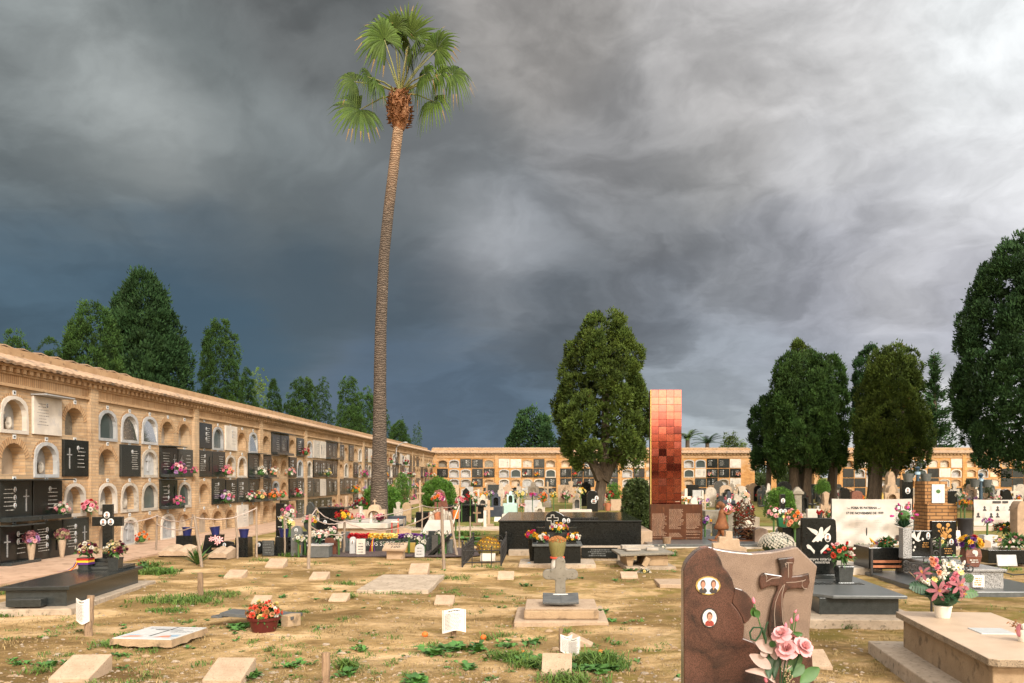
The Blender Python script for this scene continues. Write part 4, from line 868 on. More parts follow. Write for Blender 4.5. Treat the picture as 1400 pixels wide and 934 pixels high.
fans = [  # hub pixel, axis (right, up, towards viewer), leaf radius px, droop, spread, depth
 (558, 50, (.05, 1, .25), 46, .15, 105, .1), (528, 61, (-.45, .75, .35), 43, .55, 140, -.3), (598, 70, (.55, .65, .3), 40, .45, 130, -.1), (572, 78, (.25, .1, .6), 32, .95, 150, -.6), (541, 26, (-.15, .8, -.3), 26, .5, 120, .6),
 (487, 116, (-.85, .25, .2), 30, .95, 120, -.2), (508, 117, (-.4, .2, .8), 25, 1.2, 140, -.6), (496, 155, (-.75, -.55, .35), 42, .35, 125, -.3), (584, 112, (.6, .1, .6), 32, 1.1, 140, -.5), (617, 98, (.9, .15, -.1), 32, 1.0, 120, .2),
 (594, 141, (.35, -.35, .5), 32, 1.0, 135, -.1), (548, 104, (-.1, .3, -.6), 22, 1.2, 140, .8), (515, 52, (-.6, .5, -.4), 30, .6, 120, .5), (562, 72, (.1, .35, .7), 30, .8, 140, -.45), (540, 44, (-.2, .9, .3), 32, .5, 115, -.15), (520, 122, (-.3, .0, .6), 20, 1.2, 140, -.4), (604, 108, (.7, .15, .5), 28, 1.1, 140, -.3), (585, 60, (.4, .6, -.5), 32, .6, 120, .6)]
cb = pw(547, 128)
for i, (hx, hy, a, rp, dr, sp_, dy) in enumerate(fans):
    hub = pw(hx, hy, dy)
    axis_ = Vector((a[0], -a[2], a[1])); nrm = Vector((-.25*a[0], -1, .35 + .2*a[1]))
    V, Fc, T = fan(hub, axis_, nrm, rp*1.04/F*PD, dr*1.0, 70+i, sp_)
    mi = np.zeros(len(Fc), int); qq = random.Random(i)
    for s in range(len(Fc)//8):      # dry tips on some segments
        if qq.random() < (.3 if i in (1, 0, 2, 9) else .1): mi[8*s+6:8*s+8] = 1
    fo = obj('frond', fastmesh('frond', np.array(V), np.array(Fc), [K['palm_leaf'], K['f_tip']], np.array(T), nper=4, midx=mi), palm)
    mid = cb.lerp(hub, .5) + Vector((0, 0, .10 if abs(a[0]) > .3 else 0)); part('stalk', G().tube([cb, mid, hub], [.035, .025, .016], 6), K['petiole'], fo, smooth=60)
def hedge(label, px, d, top, base, hw, seed, mat='hedge', name='hedge_ball', stem=None, prof=None, n=330, group=None, sl=None):
    x = wx(px, d); z1 = wz(top, d); z0 = max(0.02, wz(base, d)); rad = hw/F*d; o = thing(name, label, 'shrub', (x, d, 0), 0, group)
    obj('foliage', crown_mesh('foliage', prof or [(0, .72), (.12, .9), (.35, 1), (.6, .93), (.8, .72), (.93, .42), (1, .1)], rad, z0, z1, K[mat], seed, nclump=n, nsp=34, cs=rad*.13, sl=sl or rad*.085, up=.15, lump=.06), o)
    part('stem', G().tube([(0, 0, -.05), (0, 0, z0 + .5*(z1-z0))], .05, 6), K['bark'], o)
hedge('large clipped dome hedge behind the brown headstone with flowers', 599, 34, 655, 692, 24, 81, n=520)
hedge('bright clipped hedge ball standing behind the palm trunk', 522, 31, 662, 707, 26, 82, n=640, prof=[(0, .7), (.12, .92), (.4, 1), (.7, .88), (.88, .6), (.96, .36), (1, .1)])
hedge('dark rounded speckled shrub between black tomb and red tower', 871, 25, 657, 726, 20.5, 84, 'hedge_dark', 'clipped_shrub', prof=[(0, .8), (.1, .93), (.4, 1), (.7, .97), (.88, .8), (.96, .55), (1, .2)], n=620, sl=.07)
hedge('bright clipped round hedge behind the black cross with three portraits', 1066, 27, 668, 706, 21.5, 85, n=420, prof=[(0, .9), (.2, 1), (.5, .98), (.78, .82), (.92, .5), (1, .1)])
hedge('small clipped ball tree on a thin stem under the dark cypresses', 1124, 40, 655, 675, 11, 86, n=200, name='topiary_tree')
hedge('reddish round topiary behind the left lamp tubs on the far right', 1326, 44, 654, 684, 10, 87, 'hedge_dark', 'topiary_tree', n=160)
hedge('second reddish topiary close behind the grey lamp tubs', 1352, 45, 656, 684, 7, 88, 'hedge_dark', 'topiary_tree', n=120)
hedge('loose green bush leaning on the back wall right of the middle tree', 839, 60, 660, 684, 11, 89, 'hedge', 'bush', n=160)
hedge('rose bush with a few red blooms right of the palm trunk', 550, 33, 646, 694, 13, 90, 'hedge', 'rose_bush', n=260, prof=[(0, .35), (.25, .75), (.5, 1), (.75, .85), (.9, .6), (1, .2)])
def petal(g, M, l, w_, cup, mi=0, tipw=.35, seg=3, base=.25):
    """one petal along +X from the origin, width w_, curling up by cup"""
    vs = []
    for i in range(seg+1):
        u = i/seg; x = l*u; hw = w_*(base + (1-base)*math.sin(math.pi*min(1, u*.62+.0)))*(1 if u < .8 else 1 - (u-.8)*5*(1-tipw))
        z = cup*u*u*l
        vs += [(x, -hw, z + .12*w_), (x, 0, z), (x, hw, z + .12*w_)]
    fs = []
    for i in range(seg):
        a = 3*i; fs += [(a, a+1, a+4, a+3), (a+1, a+2, a+5, a+4)]
    g.add([M @ Vector(v) for v in vs], fs, mi)
def rotz(a): return Matrix.Rotation(a, 4, 'Z')
def roty(a): return Matrix.Rotation(a, 4, 'Y')
def bloom_g(kind, seed=0):
    g = G(); q = random.Random(seed)
    if kind == 'mum':
        for ring, (n, el, l) in enumerate(((9, -5, 1.0), (8, 25, .85), (6, 52, .65), (3, 75, .5))):
            for k in range(n): petal(g, rotz(6.283*k/n + ring*.35 + q.uniform(-.1, .1)) @ roty(-R(el)), l, .26, .25, 0, .3, 2)
    elif kind == 'simple':
        for k in range(8): petal(g, rotz(6.283*k/8) @ roty(-R(18)), 1, .34, .1, 0, .4, 2)
        g.ball((0, 0, .16), (.26, .26, .14), 7, 4, 1)
    elif kind == 'rose':
        for ring, (n, el, l, w_, cup) in enumerate(((6, 8, 1.0, .50, -.18), (5, 38, .86, .46, -.1), (5, 60, .70, .36, .1), (4, 74, .56, .26, .1), (3, 84, .48, .18, 0))):
            for k in range(n): petal(g, rotz(6.283*k/n + ring*.6 + q.uniform(-.15, .15)) @ Matrix.Translation((0.02, 0, 0)) @ roty(-R(el + q.uniform(-5, 5))), l, w_, cup, 0, .62, 4, .45)
    elif kind == 'lily':
        for ring, n in enumerate((3, 3)):
            for k in range(n): petal(g, rotz(6.283*k/3 + ring*1.047) @ roty(-R(42 - 4*ring)), 1.15, .24, -.75, 0, .12, 5, .3)
        for k in range(6): g.tube([(0, 0, .1), (.12*math.cos(k*1.047), .12*math.sin(k*1.047), .7)], .018, 4, 1); g.ball((.12*math.cos(k*1.047), .12*math.sin(k*1.047), .72), (.05, .05, .03), 5, 3, 1)
    elif kind == 'bud':
        g.lathe([(.02, 0), (.26, .18), (.36, .5), (.30, .9), (.16, 1.2), (.02, 1.42)], 7)
    elif kind == 'tulip':
        for k in range(6): petal(g, rotz(6.283*k/6) @ roty(-R(76 if k % 2 else 82)), 1.5, .44, .02, 0, .3, 4, .5)
        g.lathe([(.02, 0), (.34, .2), (.42, .6), (.3, 1.1), (.05, 1.35)], 7)
    elif kind == 'carn':
        for ring, (n, el, l) in enumerate(((9, 0, .95), (8, 35, .9), (7, 60, .8))):
            for k in range(n): petal(g, rotz(6.283*k/n + ring*.4) @ roty(-R(el + q.uniform(-12, 12))), l, .3, q.uniform(-.2, .3), 0, .9, 2, .3)
    return g
BM = {}
def bloom_mesh(kind, col, v=0):
    k = (kind, col, v)
    if k not in BM:
        BM[k] = bloom_g(kind, v + 3).mesh('bloom', [K['f_' + col], K['f_yellow'] if col != 'yellow' else K['f_rust']], 80)
    return BM[k]
def face_to(dv, roll=0):
    z = dv.normalized(); x = z.cross(Vector((.3, .2, 1))).normalized(); y = z.cross(x)
    return Matrix((x, y, z)).transposed().to_4x4() @ rotz(roll)
def leaf_g(g, p, dv, l, w_, mi, q, droop=.25):
    x = dv.normalized(); y = x.cross(Vector((q.uniform(-.3, .3), q.uniform(-.3, .3), 1))).normalized(); z = x.cross(y)
    a, b = p + x*l*.5 - Vector((0, 0, .02*l)), p + x*l - Vector((0, 0, droop*l))
    g.add([p, a + y*w_ + z*w_*.3, a, a - y*w_ + z*w_*.3, b], [(0, 2, 1), (0, 3, 2), (1, 2, 4), (2, 3, 4)], mi)
def bouquet(label, px, py, d, rp, cols, n=10, seed=1, kinds=('mum',), sq=.85, cat='flowers', leaf='leaf', name='flower_bouquet', group=None, bs=.34, leaves=None, front=.25, pos=None, detail=None, xs_=1.0):
    """a bunch of blooms whose middle shows at pixel px, py at depth d; rp = radius in photograph pixels"""
    r = rp/F*d; c = Vector(pos) if pos else Vector((wx(px, d), d, wz(py, d))); q = random.Random(seed*7 + 1)
    detail = rp >= 10 if detail is None else detail
    items = []
    for i in range(n):
        u = (i + .5)/n; ph = math.acos(1 - 1.35*u); a = i*2.39996 + q.uniform(-.3, .3)
        dv = Vector((math.sin(ph)*math.cos(a), math.sin(ph)*math.sin(a) - front, math.cos(ph)*.9 + .05)).normalized()
        p = Vector((dv.x*r*xs_, dv.y*r*.8, dv.z*r*sq))*q.uniform(.8, 1.02)
        items.append((p, dv, cols[i % len(cols)] if q.random() < .75 else q.choice(cols), q.choice(kinds), r*bs*q.uniform(.8, 1.15), q.random()*6))
    fg = G()
    for k in range(leaves if leaves is not None else int(18 + rp*2)):
        dv = Vector((q.uniform(-1, 1), q.uniform(-1, 1), q.uniform(-.6, .9))).normalized(); p = Vector((dv.x*r*.45*xs_, dv.y*r*.4, dv.z*r*.4*sq))
        leaf_g(fg, p, dv + Vector((0, 0, .2)), r*q.uniform(.45, .8), r*q.uniform(.08, .15), 0, q)
    fg.ball((0, 0, -r*.1), (r*.6*xs_, r*.5, r*.5*sq), 8, 6, 0, .25, seed)
    if not pos and d > 16.8 and c.z > r*.9 + .1: fg.tube([(0, .02, -c.z), (0, 0, -r*.3)], .022, 5)
    if detail:
        o = thing(name, label, cat, c, 0, group); part('foliage', fg, K[leaf], o)
        for p, dv, cl, kd, s, ro in items[:95]:
            b = obj('bloom', bloom_mesh(kd, cl, q.randrange(2)), o); b.matrix_local = Matrix.Translation(p) @ face_to(dv, ro) @ Matrix.Scale(s, 4)
        return o
    cl_ = sorted(set(x[2] for x in items)); mats = [K[leaf]] + [K['f_' + x] for x in cl_] + [K['f_yellow']]; g = fg
    for p, dv, cl, kd, s, ro in items:
        b = bloom_g(kd if kd != 'rose' else 'carn', 1); M = Matrix.Translation(p) @ face_to(dv, ro) @ Matrix.Scale(s, 4)
        o0 = len(g.v); g.v += [tuple(M @ Vector(v)) for v in b.v]
        for f, mi in zip(b.f, b.m): g.f.append([k+o0 for k in f]); g.m.append(1 + cl_.index(cl) if mi == 0 else len(mats)-1)
    return solo(name, g, mats, label, cat, c, 0, group, smooth=80)
def vase(label, px, d, zb, h, w_, mat, name='vase', shape='square', cat='vase', taper=.8, rim=True, group=None, y=None):
    x = wx(px, d); g = G()
    if shape == 'square':
        g.taper(w_*taper, w_*taper, w_, w_, 0, h); 
        if rim: g.taper(w_*1.06, w_*1.06, w_*1.06, w_*1.06, h, h + .012); g.taper(w_*1.05, w_*1.05, w_*1.05, w_*1.05, -.0, .012)
    else:
        r = w_/2; g.lathe([(r*taper, 0), (r*(taper+1)/2, h*.5), (r, h*.9), (r*1.08, h*.93), (r*1.08, h), (r*.92, h), (r*.86, h*.85)], 18)
    return solo(name, g, K[mat], label, cat, (x, d, zb), 0, group, bevel=.004 if shape == 'square' else 0, smooth=50 if shape != 'square' else None)
def blades(name, spots, mat, seed, l=.09, w_=.005, spread=1.15):
    """tufts: spots = (x, y, radius x, radius y, number)"""
    q = np.random.default_rng(seed); V = []; T = []
    for (x, y, rx, ry, n, *lh) in spots:
        ll = lh[0] if lh else l; k0 = (.9 if ll > l*.8 else .9)
        nc = max(1, n//6); cxs = q.normal(0, .42, nc)*rx; cys = q.normal(0, .42, nc)*ry
        for k in range(n):
            c = k % nc; p = np.array([x + cxs[c] + q.normal()*.03, y + cys[c] + q.normal()*.03, 0]); p[2] = gz(p[0], p[1]) - .006
            a = q.random()*6.283; s = spread*(.3 + q.random()); h = ll*(.45 + .8*q.random()); dx, dy = math.cos(a), math.sin(a); ww = w_*(.6 + .8*q.random())*(ll/.09)**.5
            m_ = p + np.array([dx*s*h*.45, dy*s*h*.45, h*.62]); t_ = p + np.array([dx*s*h*1.25, dy*s*h*1.25, h*(1.02 - .5*s)])
            sd_ = np.array([-dy, dx, 0])*ww
            V += [p - sd_, p + sd_, m_ + sd_*.8, p - sd_, m_ + sd_*.8, m_ - sd_*.8, m_ - sd_*.8, m_ + sd_*.8, t_]
            T += [min(1, max(0, .5 + q.normal()*.22))]*9
    return tag(obj(name, fastmesh(name, np.array(V), np.arange(len(V)).reshape(-1, 3), K[mat], np.array(T))), kind='stuff')
def rosettes(name, spots, mat, seed):
    """broad-leaved weeds hugging the ground"""
    q = np.random.default_rng(seed); V = []; T = []
    for (x, y, rx, ry, n, s) in spots:
        for k in range(n):
            cx_, cy_ = x + q.normal()*.45*rx, y + q.normal()*.45*ry; z = gz(cx_, cy_); tt = .5 + q.normal()*.15
            for j in range(q.integers(4, 9)):
                a = q.random()*6.283; l = s*(.5 + .8*q.random()); e = .25 + .7*q.random(); dv = np.array([math.cos(a)*math.cos(e), math.sin(a)*math.cos(e), math.sin(e)]); sd_ = np.array([-math.sin(a), math.cos(a), 0])*l*(.22 + .12*q.random())
                p = np.array([cx_, cy_, z]); u = p + dv*l*.55; t_ = p + dv*l - np.array([0, 0, l*.25])
                V += [p, u + sd_, u - [0, 0, .004], p, u - [0, 0, .004], u - sd_, u + sd_, t_, u - [0, 0, .004], u - [0, 0, .004], t_, u - sd_]
                T += [min(1, max(0, tt + q.normal()*.1))]*12
    return tag(obj(name, fastmesh(name, np.array(V), np.arange(len(V)).reshape(-1, 3), K[mat], np.array(T))), kind='stuff')
def sp(px, py, wpx, n, *a, ry=None):
    x, y = gp(px, py); return (x, y, wpx/2/F*y, ry or max(.12, wpx/2/F*y*.6), n) + a
q = random.Random(3)
gs = [sp(212, 783, 70, 700, .13), sp(250, 820, 150, 900, .09), sp(205, 778, 30, 200, .2), sp(300, 812, 70, 260, .08), sp(230, 832, 80, 240, .07), sp(60, 915, 40, 60, .08), sp(370, 766, 90, 200, .08), sp(400, 760, 40, 160, .14), sp(470, 797, 60, 180, .07), sp(545, 812, 110, 220, .06), sp(480, 818, 14, 60, .1),
      sp(615, 790, 70, 200, .07), sp(640, 732, 50, 420, .2), sp(658, 745, 60, 260, .14), sp(672, 776, 50, 90, .08), sp(740, 910, 110, 300, .11), sp(812, 905, 70, 500, .14), sp(700, 900, 50, 220, .12), sp(780, 930, 110, 300, .1), sp(846, 912, 40, 120, .09),
      sp(860, 770, 40, 160, .1), sp(835, 764, 60, 200, .08), sp(590, 765, 50, 60, .06), sp(1125, 852, 36, 320, .12), sp(1160, 856, 30, 180, .08), sp(1195, 764, 50, 120, .07), sp(1345, 755, 60, 160, .08), sp(1380, 780, 60, 160, .08), sp(1235, 905, 80, 70, .06),
      sp(150, 883, 60, 160, .09), sp(172, 868, 20, 60, .08), sp(340, 925, 16, 60, .1), sp(474, 912, 20, 110, .12), sp(430, 770, 60, 60, .06), sp(10, 812, 30, 80, .1), sp(8, 840, 30, 60, .08), sp(670, 868, 40, 60, .09), sp(590, 880, 20, 30, .08)]
for k in range(420):
    px, py = q.uniform(0, 930), q.uniform(765, 934)
    if noise.noise(Vector((px*.008, py*.02, 4))) > -.1: gs.append(sp(px, py, q.uniform(6, 40), q.randint(6, 40), q.uniform(.02, .06)))
for k in range(60): gs.append((q.uniform(-7, 2.5), q.uniform(21, 36), q.uniform(.5, 1.4), q.uniform(.5, 1.2), q.randint(60, 130), .09))
for k in range(40): gs.append((q.uniform(1.5, 12), q.uniform(9, 26), q.uniform(.3, .8), q.uniform(.3, .8), q.randint(10, 50), .05))
blades('grass', gs, 'grass', 5)
blades('dry_grass', [sp(q.uniform(0, 1250), q.uniform(764, 934), q.uniform(20, 90), q.randint(16, 46), q.uniform(.02, .05)) for k in range(620)], 'straw', 6, w_=.004)
rosettes('weeds', [sp(620, 885, 66, 26, .10), sp(596, 893, 40, 12, .10), sp(652, 885, 26, 10, .11), sp(730, 905, 70, 34, .10), sp(760, 912, 60, 26, .11), sp(700, 880, 50, 12, .07), sp(730, 875, 30, 12, .06), sp(820, 915, 60, 22, .1), sp(340, 926, 24, 16, .10), sp(405, 909, 34, 12, .07), sp(640, 915, 24, 8, .08), sp(570, 932, 40, 18, .09),
     sp(350, 858, 70, 20, .07), sp(325, 858, 30, 14, .09), sp(390, 853, 30, 8, .06), sp(160, 880, 50, 14, .08), sp(100, 905, 40, 8, .06), sp(66, 908, 34, 10, .07), sp(30, 905, 40, 8, .06), sp(165, 895, 30, 6, .06), sp(474, 920, 16, 8, .09), sp(497, 885, 30, 8, .06), sp(445, 806, 30, 5, .07), sp(385, 816, 14, 5, .07), sp(823, 838, 16, 10, .09), sp(836, 850, 16, 8, .07), sp(720, 800, 20, 5, .08), sp(1150, 855, 40, 26, .07), sp(1118, 850, 24, 22, .09), sp(230, 780, 40, 30, .10), sp(645, 738, 40, 40, .14), sp(330, 752, 30, 10, .12), sp(860, 780, 20, 8, .09)]
     + [sp(q.uniform(0, 930), q.uniform(770, 934), 18, q.randint(1, 4), q.uniform(.03, .055)) for k in range(120)], 'weed', 8)
g = G(); q = random.Random(12)
for k in range(5200):
    if k < 4200: x, y = gp(q.uniform(0, 1180), 934 - 165*q.random()**1.4)
    else: x, y = q.uniform(-7, 8), q.uniform(9, 22)
    s = .004 + .013*q.random()**3 + (.02 if q.random() < .015 else 0)
    g.ball((x, y, gz(x, y) + s*.2), (s*q.uniform(.8, 1.7), s*q.uniform(.8, 1.5), s*.7), 5, 4, 0 if q.random() < .6 else 1, .5, k)
tag(obj('pebbles', g.mesh('pebbles', [K['concrete'], K['render_tan']])), kind='stuff')
def mumdome(label, x, y, z, rx, rz, cols, n, bs, seed, fol='leaf_dark', fs=.9):
    cd = thing('chrysanthemum', label, 'flowers', (x, y, z)); q = random.Random(seed); g = G()
    g.ball((0, 0, 0), (rx*fs, rx*fs*.96, rz*fs*.85), 16, 9, 0, .08, 4); part('foliage', g, K[fol], cd); rest = G(); mats = [K['f_' + c] for c in cols]; nb = 0
    for k in range(n):
        u = (k+.5)/n; ph = math.acos(1 - u*1.2); a = k*2.39996; dv = Vector((math.sin(ph)*math.cos(a), math.sin(ph)*math.sin(a), math.cos(ph))); p = Vector((dv.x*rx, dv.y*rx*.96, dv.z*rz + .01))*q.uniform(.94, 1.04); M = Matrix.Translation(p) @ face_to(dv, k) @ Matrix.Scale(bs*q.uniform(.75, 1.15), 4); c = k % len(cols)
        if dv.y < .1 and k > 12 and nb < 95: b_ = obj('bloom', bloom_mesh('mum', cols[c], k % 2), cd); b_.matrix_local = M; nb += 1
        else:
            bb = bloom_g('mum', 1); o0 = len(rest.v); rest.v += [tuple(M @ Vector(v)) for v in bb.v]; rest.f += [[i+o0 for i in f] for f in bb.f]; rest.m += [c]*len(bb.f)
    tag(part('bloom', rest, mats, cd), kind='stuff')
def tombbox(o, w_, l, h, mat, slab_t=.05, over=.05, slabmat=None, z0=0, bevel=.006, chamf=0, inner=None):
    """stone tomb: body and cover slab; local origin at the middle of the front edge, running back along +Y"""
    g = G(); g.box(-w_/2 + over, w_/2 - over, over, l - over, z0, h - slab_t); part('body', g, K[inner or mat], o, bevel=bevel)
    if chamf:
        g = G(); c = chamf; pts = [(-w_/2 + c, 0), (w_/2, 0), (w_/2, l), (-w_/2, l), (-w_/2, c*1.1)]
        g.add([(x, y, h - slab_t) for x, y in pts] + [(x, y, h) for x, y in pts], [(4, 3, 2, 1, 0), (5, 6, 7, 8, 9)] + [(i, (i+1) % 5, (i+1) % 5 + 5, i+5) for i in range(5)])
    else: g = G(); g.box(-w_/2, w_/2, 0, l, h - slab_t, h)
    return part('cover_slab', g, K[slabmat or mat], o, bevel=bevel)
def kerb(o, x0, x1, y0, y1, h, mat='concrete'): g = G(); g.box(x0, x1, y0, y1, -.05, h); return part('kerb', g, K[mat], o, bevel=.012)
def medals(o, pts, y, rx, rz, **kw):
    for i, (x, z) in enumerate(pts):
        g = G(); medal(g, x, y, z, rx, rz, **kw); part('portrait', g, MED(), o)
HD = 4.84
def hz(zx, zy): return (wx(900 + zx/4.365, HD), wz(720 + zy/4.365, HD))
hx0 = wx(1024, HD)
hs = thing('headstone', 'big two tone polished granite headstone with ribbon cross and oval portraits in the foreground', 'headstone', (hx0, HD, 0))
def hp(pts): return [(hz(*p)[0] - hx0, hz(*p)[1]) for p in pts]
OUT = [(150, 1068), (937, 1068), (925, 860), (910, 760), (903, 640), (915, 480), (935, 330), (950, 238), (828, 120), (760, 137), (680, 151), (560, 160), (450, 150), (390, 141), (335, 130), (297, 121), (260, 129), (225, 149), (190, 184), (165, 219), (151, 264)]
part('stone', G().prism(hp(OUT), 0, .10), K['granite_pink'], hs, bevel=.008)
BRN = [(152, 1067), (934, 1067), (912, 775), (906, 727), (829, 742), (720, 742), (655, 700), (611, 718), (559, 683), (504, 663), (509, 590), (495, 540), (470, 498), (435, 455), (448, 402), (447, 350), (436, 310), (410, 268), (382, 238), (372, 205), (360, 178), (337, 142), (315, 122), (295, 117), (260, 125), (225, 145), (190, 180), (165, 215), (147, 260)]
part('brown_panel', G().prism(hp(BRN), -.022, -.001), K['granite_brown'], hs, bevel=.006)
LOB = [(438, 452), (470, 495), (498, 540), (512, 580), (537, 560), (557, 528), (566, 490), (565, 458), (550, 425), (528, 398), (498, 376), (452, 362), (449, 402)]
part('brown_lobe', G().prism(hp(LOB), -.012, -.001), K['granite_brown'], hs, bevel=.004)
CRS = [(655, 655), (650, 600), (655, 545), (664, 485), (680, 430), (702, 378), (706, 352), (660, 352), (606, 374), (596, 330), (603, 288), (624, 272), (672, 280), (722, 287), (718, 240), (704, 188), (760, 182), (800, 178), (806, 198), (795, 235), (794, 292), (850, 286), (891, 274), (896, 330), (880, 370), (820, 366), (765, 372), (748, 395), (737, 440), (735, 500), (742, 560), (752, 610), (745, 660)]
cp = part('ribbon_cross', G().prism(hp(CRS), -.03, -.001), K['granite_brown'], hs, bevel=.007)
g = G()
for L_ in ([(738, 345), (712, 390), (690, 450), (684, 520), (688, 590), (696, 612)], [(752, 225), (768, 215), (768, 300)], [(755, 330), (810, 328), (862, 318), (870, 312), (850, 325), (848, 350), (860, 366), (876, 366)], [(718, 302), (670, 305), (635, 325), (640, 300), (630, 278)], [(745, 340), (730, 400), (728, 470), (735, 560), (748, 600)], [(793, 214), (760, 212), (748, 218), (755, 240)]):
    P = hp(L_); g.tube([(x, -.031, z) for x, z in P], .0022, 5)
part('incised_line', g, K['incised'], cp)
g = G(); q = hz(292, 349); medal(g, q[0]-hx0, -.023, q[1], 74/4.365/F*HD, 56/4.365/F*HD, two=True, rim=0); part('portrait', g, [K['gilt'], K['photo_back'], K['skin'], K['photo_hair'], K['photo_dark']], hs)
g = G(); q = hz(300, 541); medal(g, q[0]-hx0, -.023, q[1], 48/4.365/F*HD, 59/4.365/F*HD); part('portrait', g, [K['iron'], K['ceramic'], K['skin'], K['photo_hair'], K['photo_red']], hs)
part('plinth', G().box(-.52, .52, -.55, .2, -.05, hz(0, 1067)[1]), K['granite_brown'], hs, bevel=.01)
bx, by = wx(1066, 4.45), 4.45
b = thing('flower_bouquet', 'loose bouquet of pink roses, buds and pale leaves before the foreground headstone', 'flowers', (bx, by, .30))
def bl(px, py, dy=0): d = by + dy; return Vector((wx(px, d) - bx, dy, wz(py, d) - .30))
part('pot', G().lathe([(.055, 0), (.065, .06), (.07, .13), (.06, .14)], 16), K['pot_white'], b, smooth=50)
base = Vector((0, 0, .1)); pxm = by/F
for px, py, s, dv in ((1069, 868, 14, (-.35, -.55, 1)), (1076, 888, 15, (-.25, -.9, .7)), (1098, 885, 15, (.55, -.8, .7)), (1084, 874, 11, (.1, .2, .9))):
    o = obj('rose', bloom_mesh('rose', 'pale_pink', px % 2), b); p = bl(px, py, -.05 if s > 12 else .02); o.matrix_local = Matrix.Translation(p) @ face_to(Vector(dv), px) @ Matrix.Scale(s*pxm, 4)
    part('stem', G().tube([base, base.lerp(p, .6) + Vector((0, .01, 0)), p - Vector(dv).normalized()*.01], .004, 6), K['leaf_dark'], b)
for px, py, s, dv in ((1031, 826, 7, (-.15, 0, 1)), (1088, 850, 7.5, (.35, 0, 1)), (1082, 853, 6, (0, 0, 1)), (1074, 860, 6.5, (.05, 0, 1)), (1048, 934, 8, (-.2, -.1, 1)), (1086, 838, 4, (.5, 0, .6))):
    o = obj('bud', bloom_mesh('bud', 'pink'), b); p = bl(px, py); o.matrix_local = Matrix.Translation(p) @ face_to(Vector(dv)) @ Matrix.Scale(s*pxm, 4)
    part('stem', G().tube([base, base.lerp(p, .55) + Vector((.012, .01, 0)), p], .0032, 6), K['leaf'], b)
def bigleaf(pts, w_, mat, name='leaf'):
    P0 = [Vector(p) for p in pts]; P = []; g = G(); vs = []
    for k in range(9): u = k/8*(len(P0)-1); j = min(int(u), len(P0)-2); P.append(P0[j].lerp(P0[j+1], u-j))
    for _ in range(2): P = [P[0]] + [(P[k-1] + P[k]*2 + P[k+1])/4 for k in range(1, 8)] + [P[8]]
    n = 9
    for i, p in enumerate(P):
        t = (P[min(i+1, n-1)] - P[max(i-1, 0)]).normalized(); s = t.cross(Vector((0, -1, .25))).normalized(); hw_ = w_*math.sin(math.pi*(i+.25)/(n-.4))**.8
        vs += [p + s*hw_ + Vector((0, -.004, 0)), p + Vector((0, .003, 0)), p - s*hw_ + Vector((0, -.004, 0))]
    fs = []
    for i in range(n-1): a = 3*i; fs += [(a, a+1, a+4, a+3), (a+1, a+2, a+5, a+4)]
    g.add(vs, fs); return part(name, g, K[mat], b, smooth=80)
def PL(*p, dy=0): return [bl(x, y, dy + .01*i) for i, (x, y) in enumerate(p)]
for p, w_, mt in ((((1056, 893), (1049, 886), (1041, 880), (1033, 878)), 8, 'leaf_grey'), (((1054, 914), (1046, 908), (1036, 901), (1025, 895)), 8, 'leaf_grey'), (((1060, 902), (1059, 895), (1058, 887), (1060, 880)), 7, 'leaf_grey'), (((1069, 918), (1073, 910), (1079, 904), (1085, 900)), 6.5, 'leaf_grey'),
                  (((1060, 934), (1050, 921), (1036, 917), (1019, 917)), 5, 'leaf_grey'), (((1048, 898), (1044, 893), (1041, 889)), 5, 'leaf_grey'), (((1076, 918), (1084, 908), (1091, 900), (1094, 892)), 8, 'leaf'), (((1080, 926), (1087, 918), (1095, 913), (1099, 909)), 8, 'leaf'), (((1058, 930), (1060, 912), (1064, 900), (1066, 890)), 4.5, 'leaf_dark'), (((1094, 934), (1102, 926), (1111, 919), (1120, 913)), 9, 'leaf'), (((1054, 885), (1056, 880), (1054, 876)), 5, 'leaf'), (((1052, 928), (1050, 915), (1053, 902), (1056, 894)), 6, 'leaf_dark'),
                  (((1031, 834), (1036, 840), (1039, 842)), 5, 'leaf'), (((1030, 830), (1029, 838), (1034, 843)), 4, 'leaf'), (((1084, 864), (1092, 868), (1097, 866)), 3.5, 'leaf')):
    bigleaf(PL(*p, dy=-.02), w_*pxm, mt)
g = G()
for lp in (((1047, 880), (1047, 872), (1044, 864), (1040, 858), (1030, 858), (1025, 865), (1027, 874), (1033, 876), (1039, 868), (1043, 858)), ((1047, 878), (1045, 866), (1048, 854), (1050, 850))):
    P = [bl(*p, -.01) for p in lp]
    g.tube(P, .0052, 6)
part('ribbon_leaf', g, K['leaf_dark'], b)
g = G(); q = random.Random(4)
for k in range(90):
    u = q.random(); p = bl(1077 + 9*u - 5 + q.uniform(-6, 6), 909 + 30*u, -.01); g.ball((p.x, p.y + q.uniform(-.02, .02), p.z), .0045, 5, 3)
part('seed_spike', g, K['f_straw'], b)
t = thing('tomb', 'low black granite tomb with upright black cross beside the left paved strip', 'tomb', (-6.235, 10.1, 0), R(5.9))
tombbox(t, .80, 2.36, .30, 'granite_dark', .045, .05, 'granite_dark', z0=.05); kerb(t, -.62, .50, -.16, 2.6, .055)
g = G(); g.box(-.24, .14, -.13, .03, .075, .165); part('foot_stone', g, K['granite_dark'], t, bevel=.006)
g = G(); g.box(-.30, .30, 1.85, 2.34, .302, .345); g.box(-.2, .14, 1.95, 2.3, .346, .40); g.box(-.14, .1, 2.0, 2.25, .401, .45); part('step', g, K['granite_dark'], t, bevel=.005)
cr = part('cross', G().prism(cross_pts(0, .45, .78, .42, .135), 2.08, 2.16), K['granite_black'], t, bevel=.006)
medals(cr, ((0, 1.075), (-.05, .97), (.055, .975)), 2.078, .043, .05)
dd = 11.9
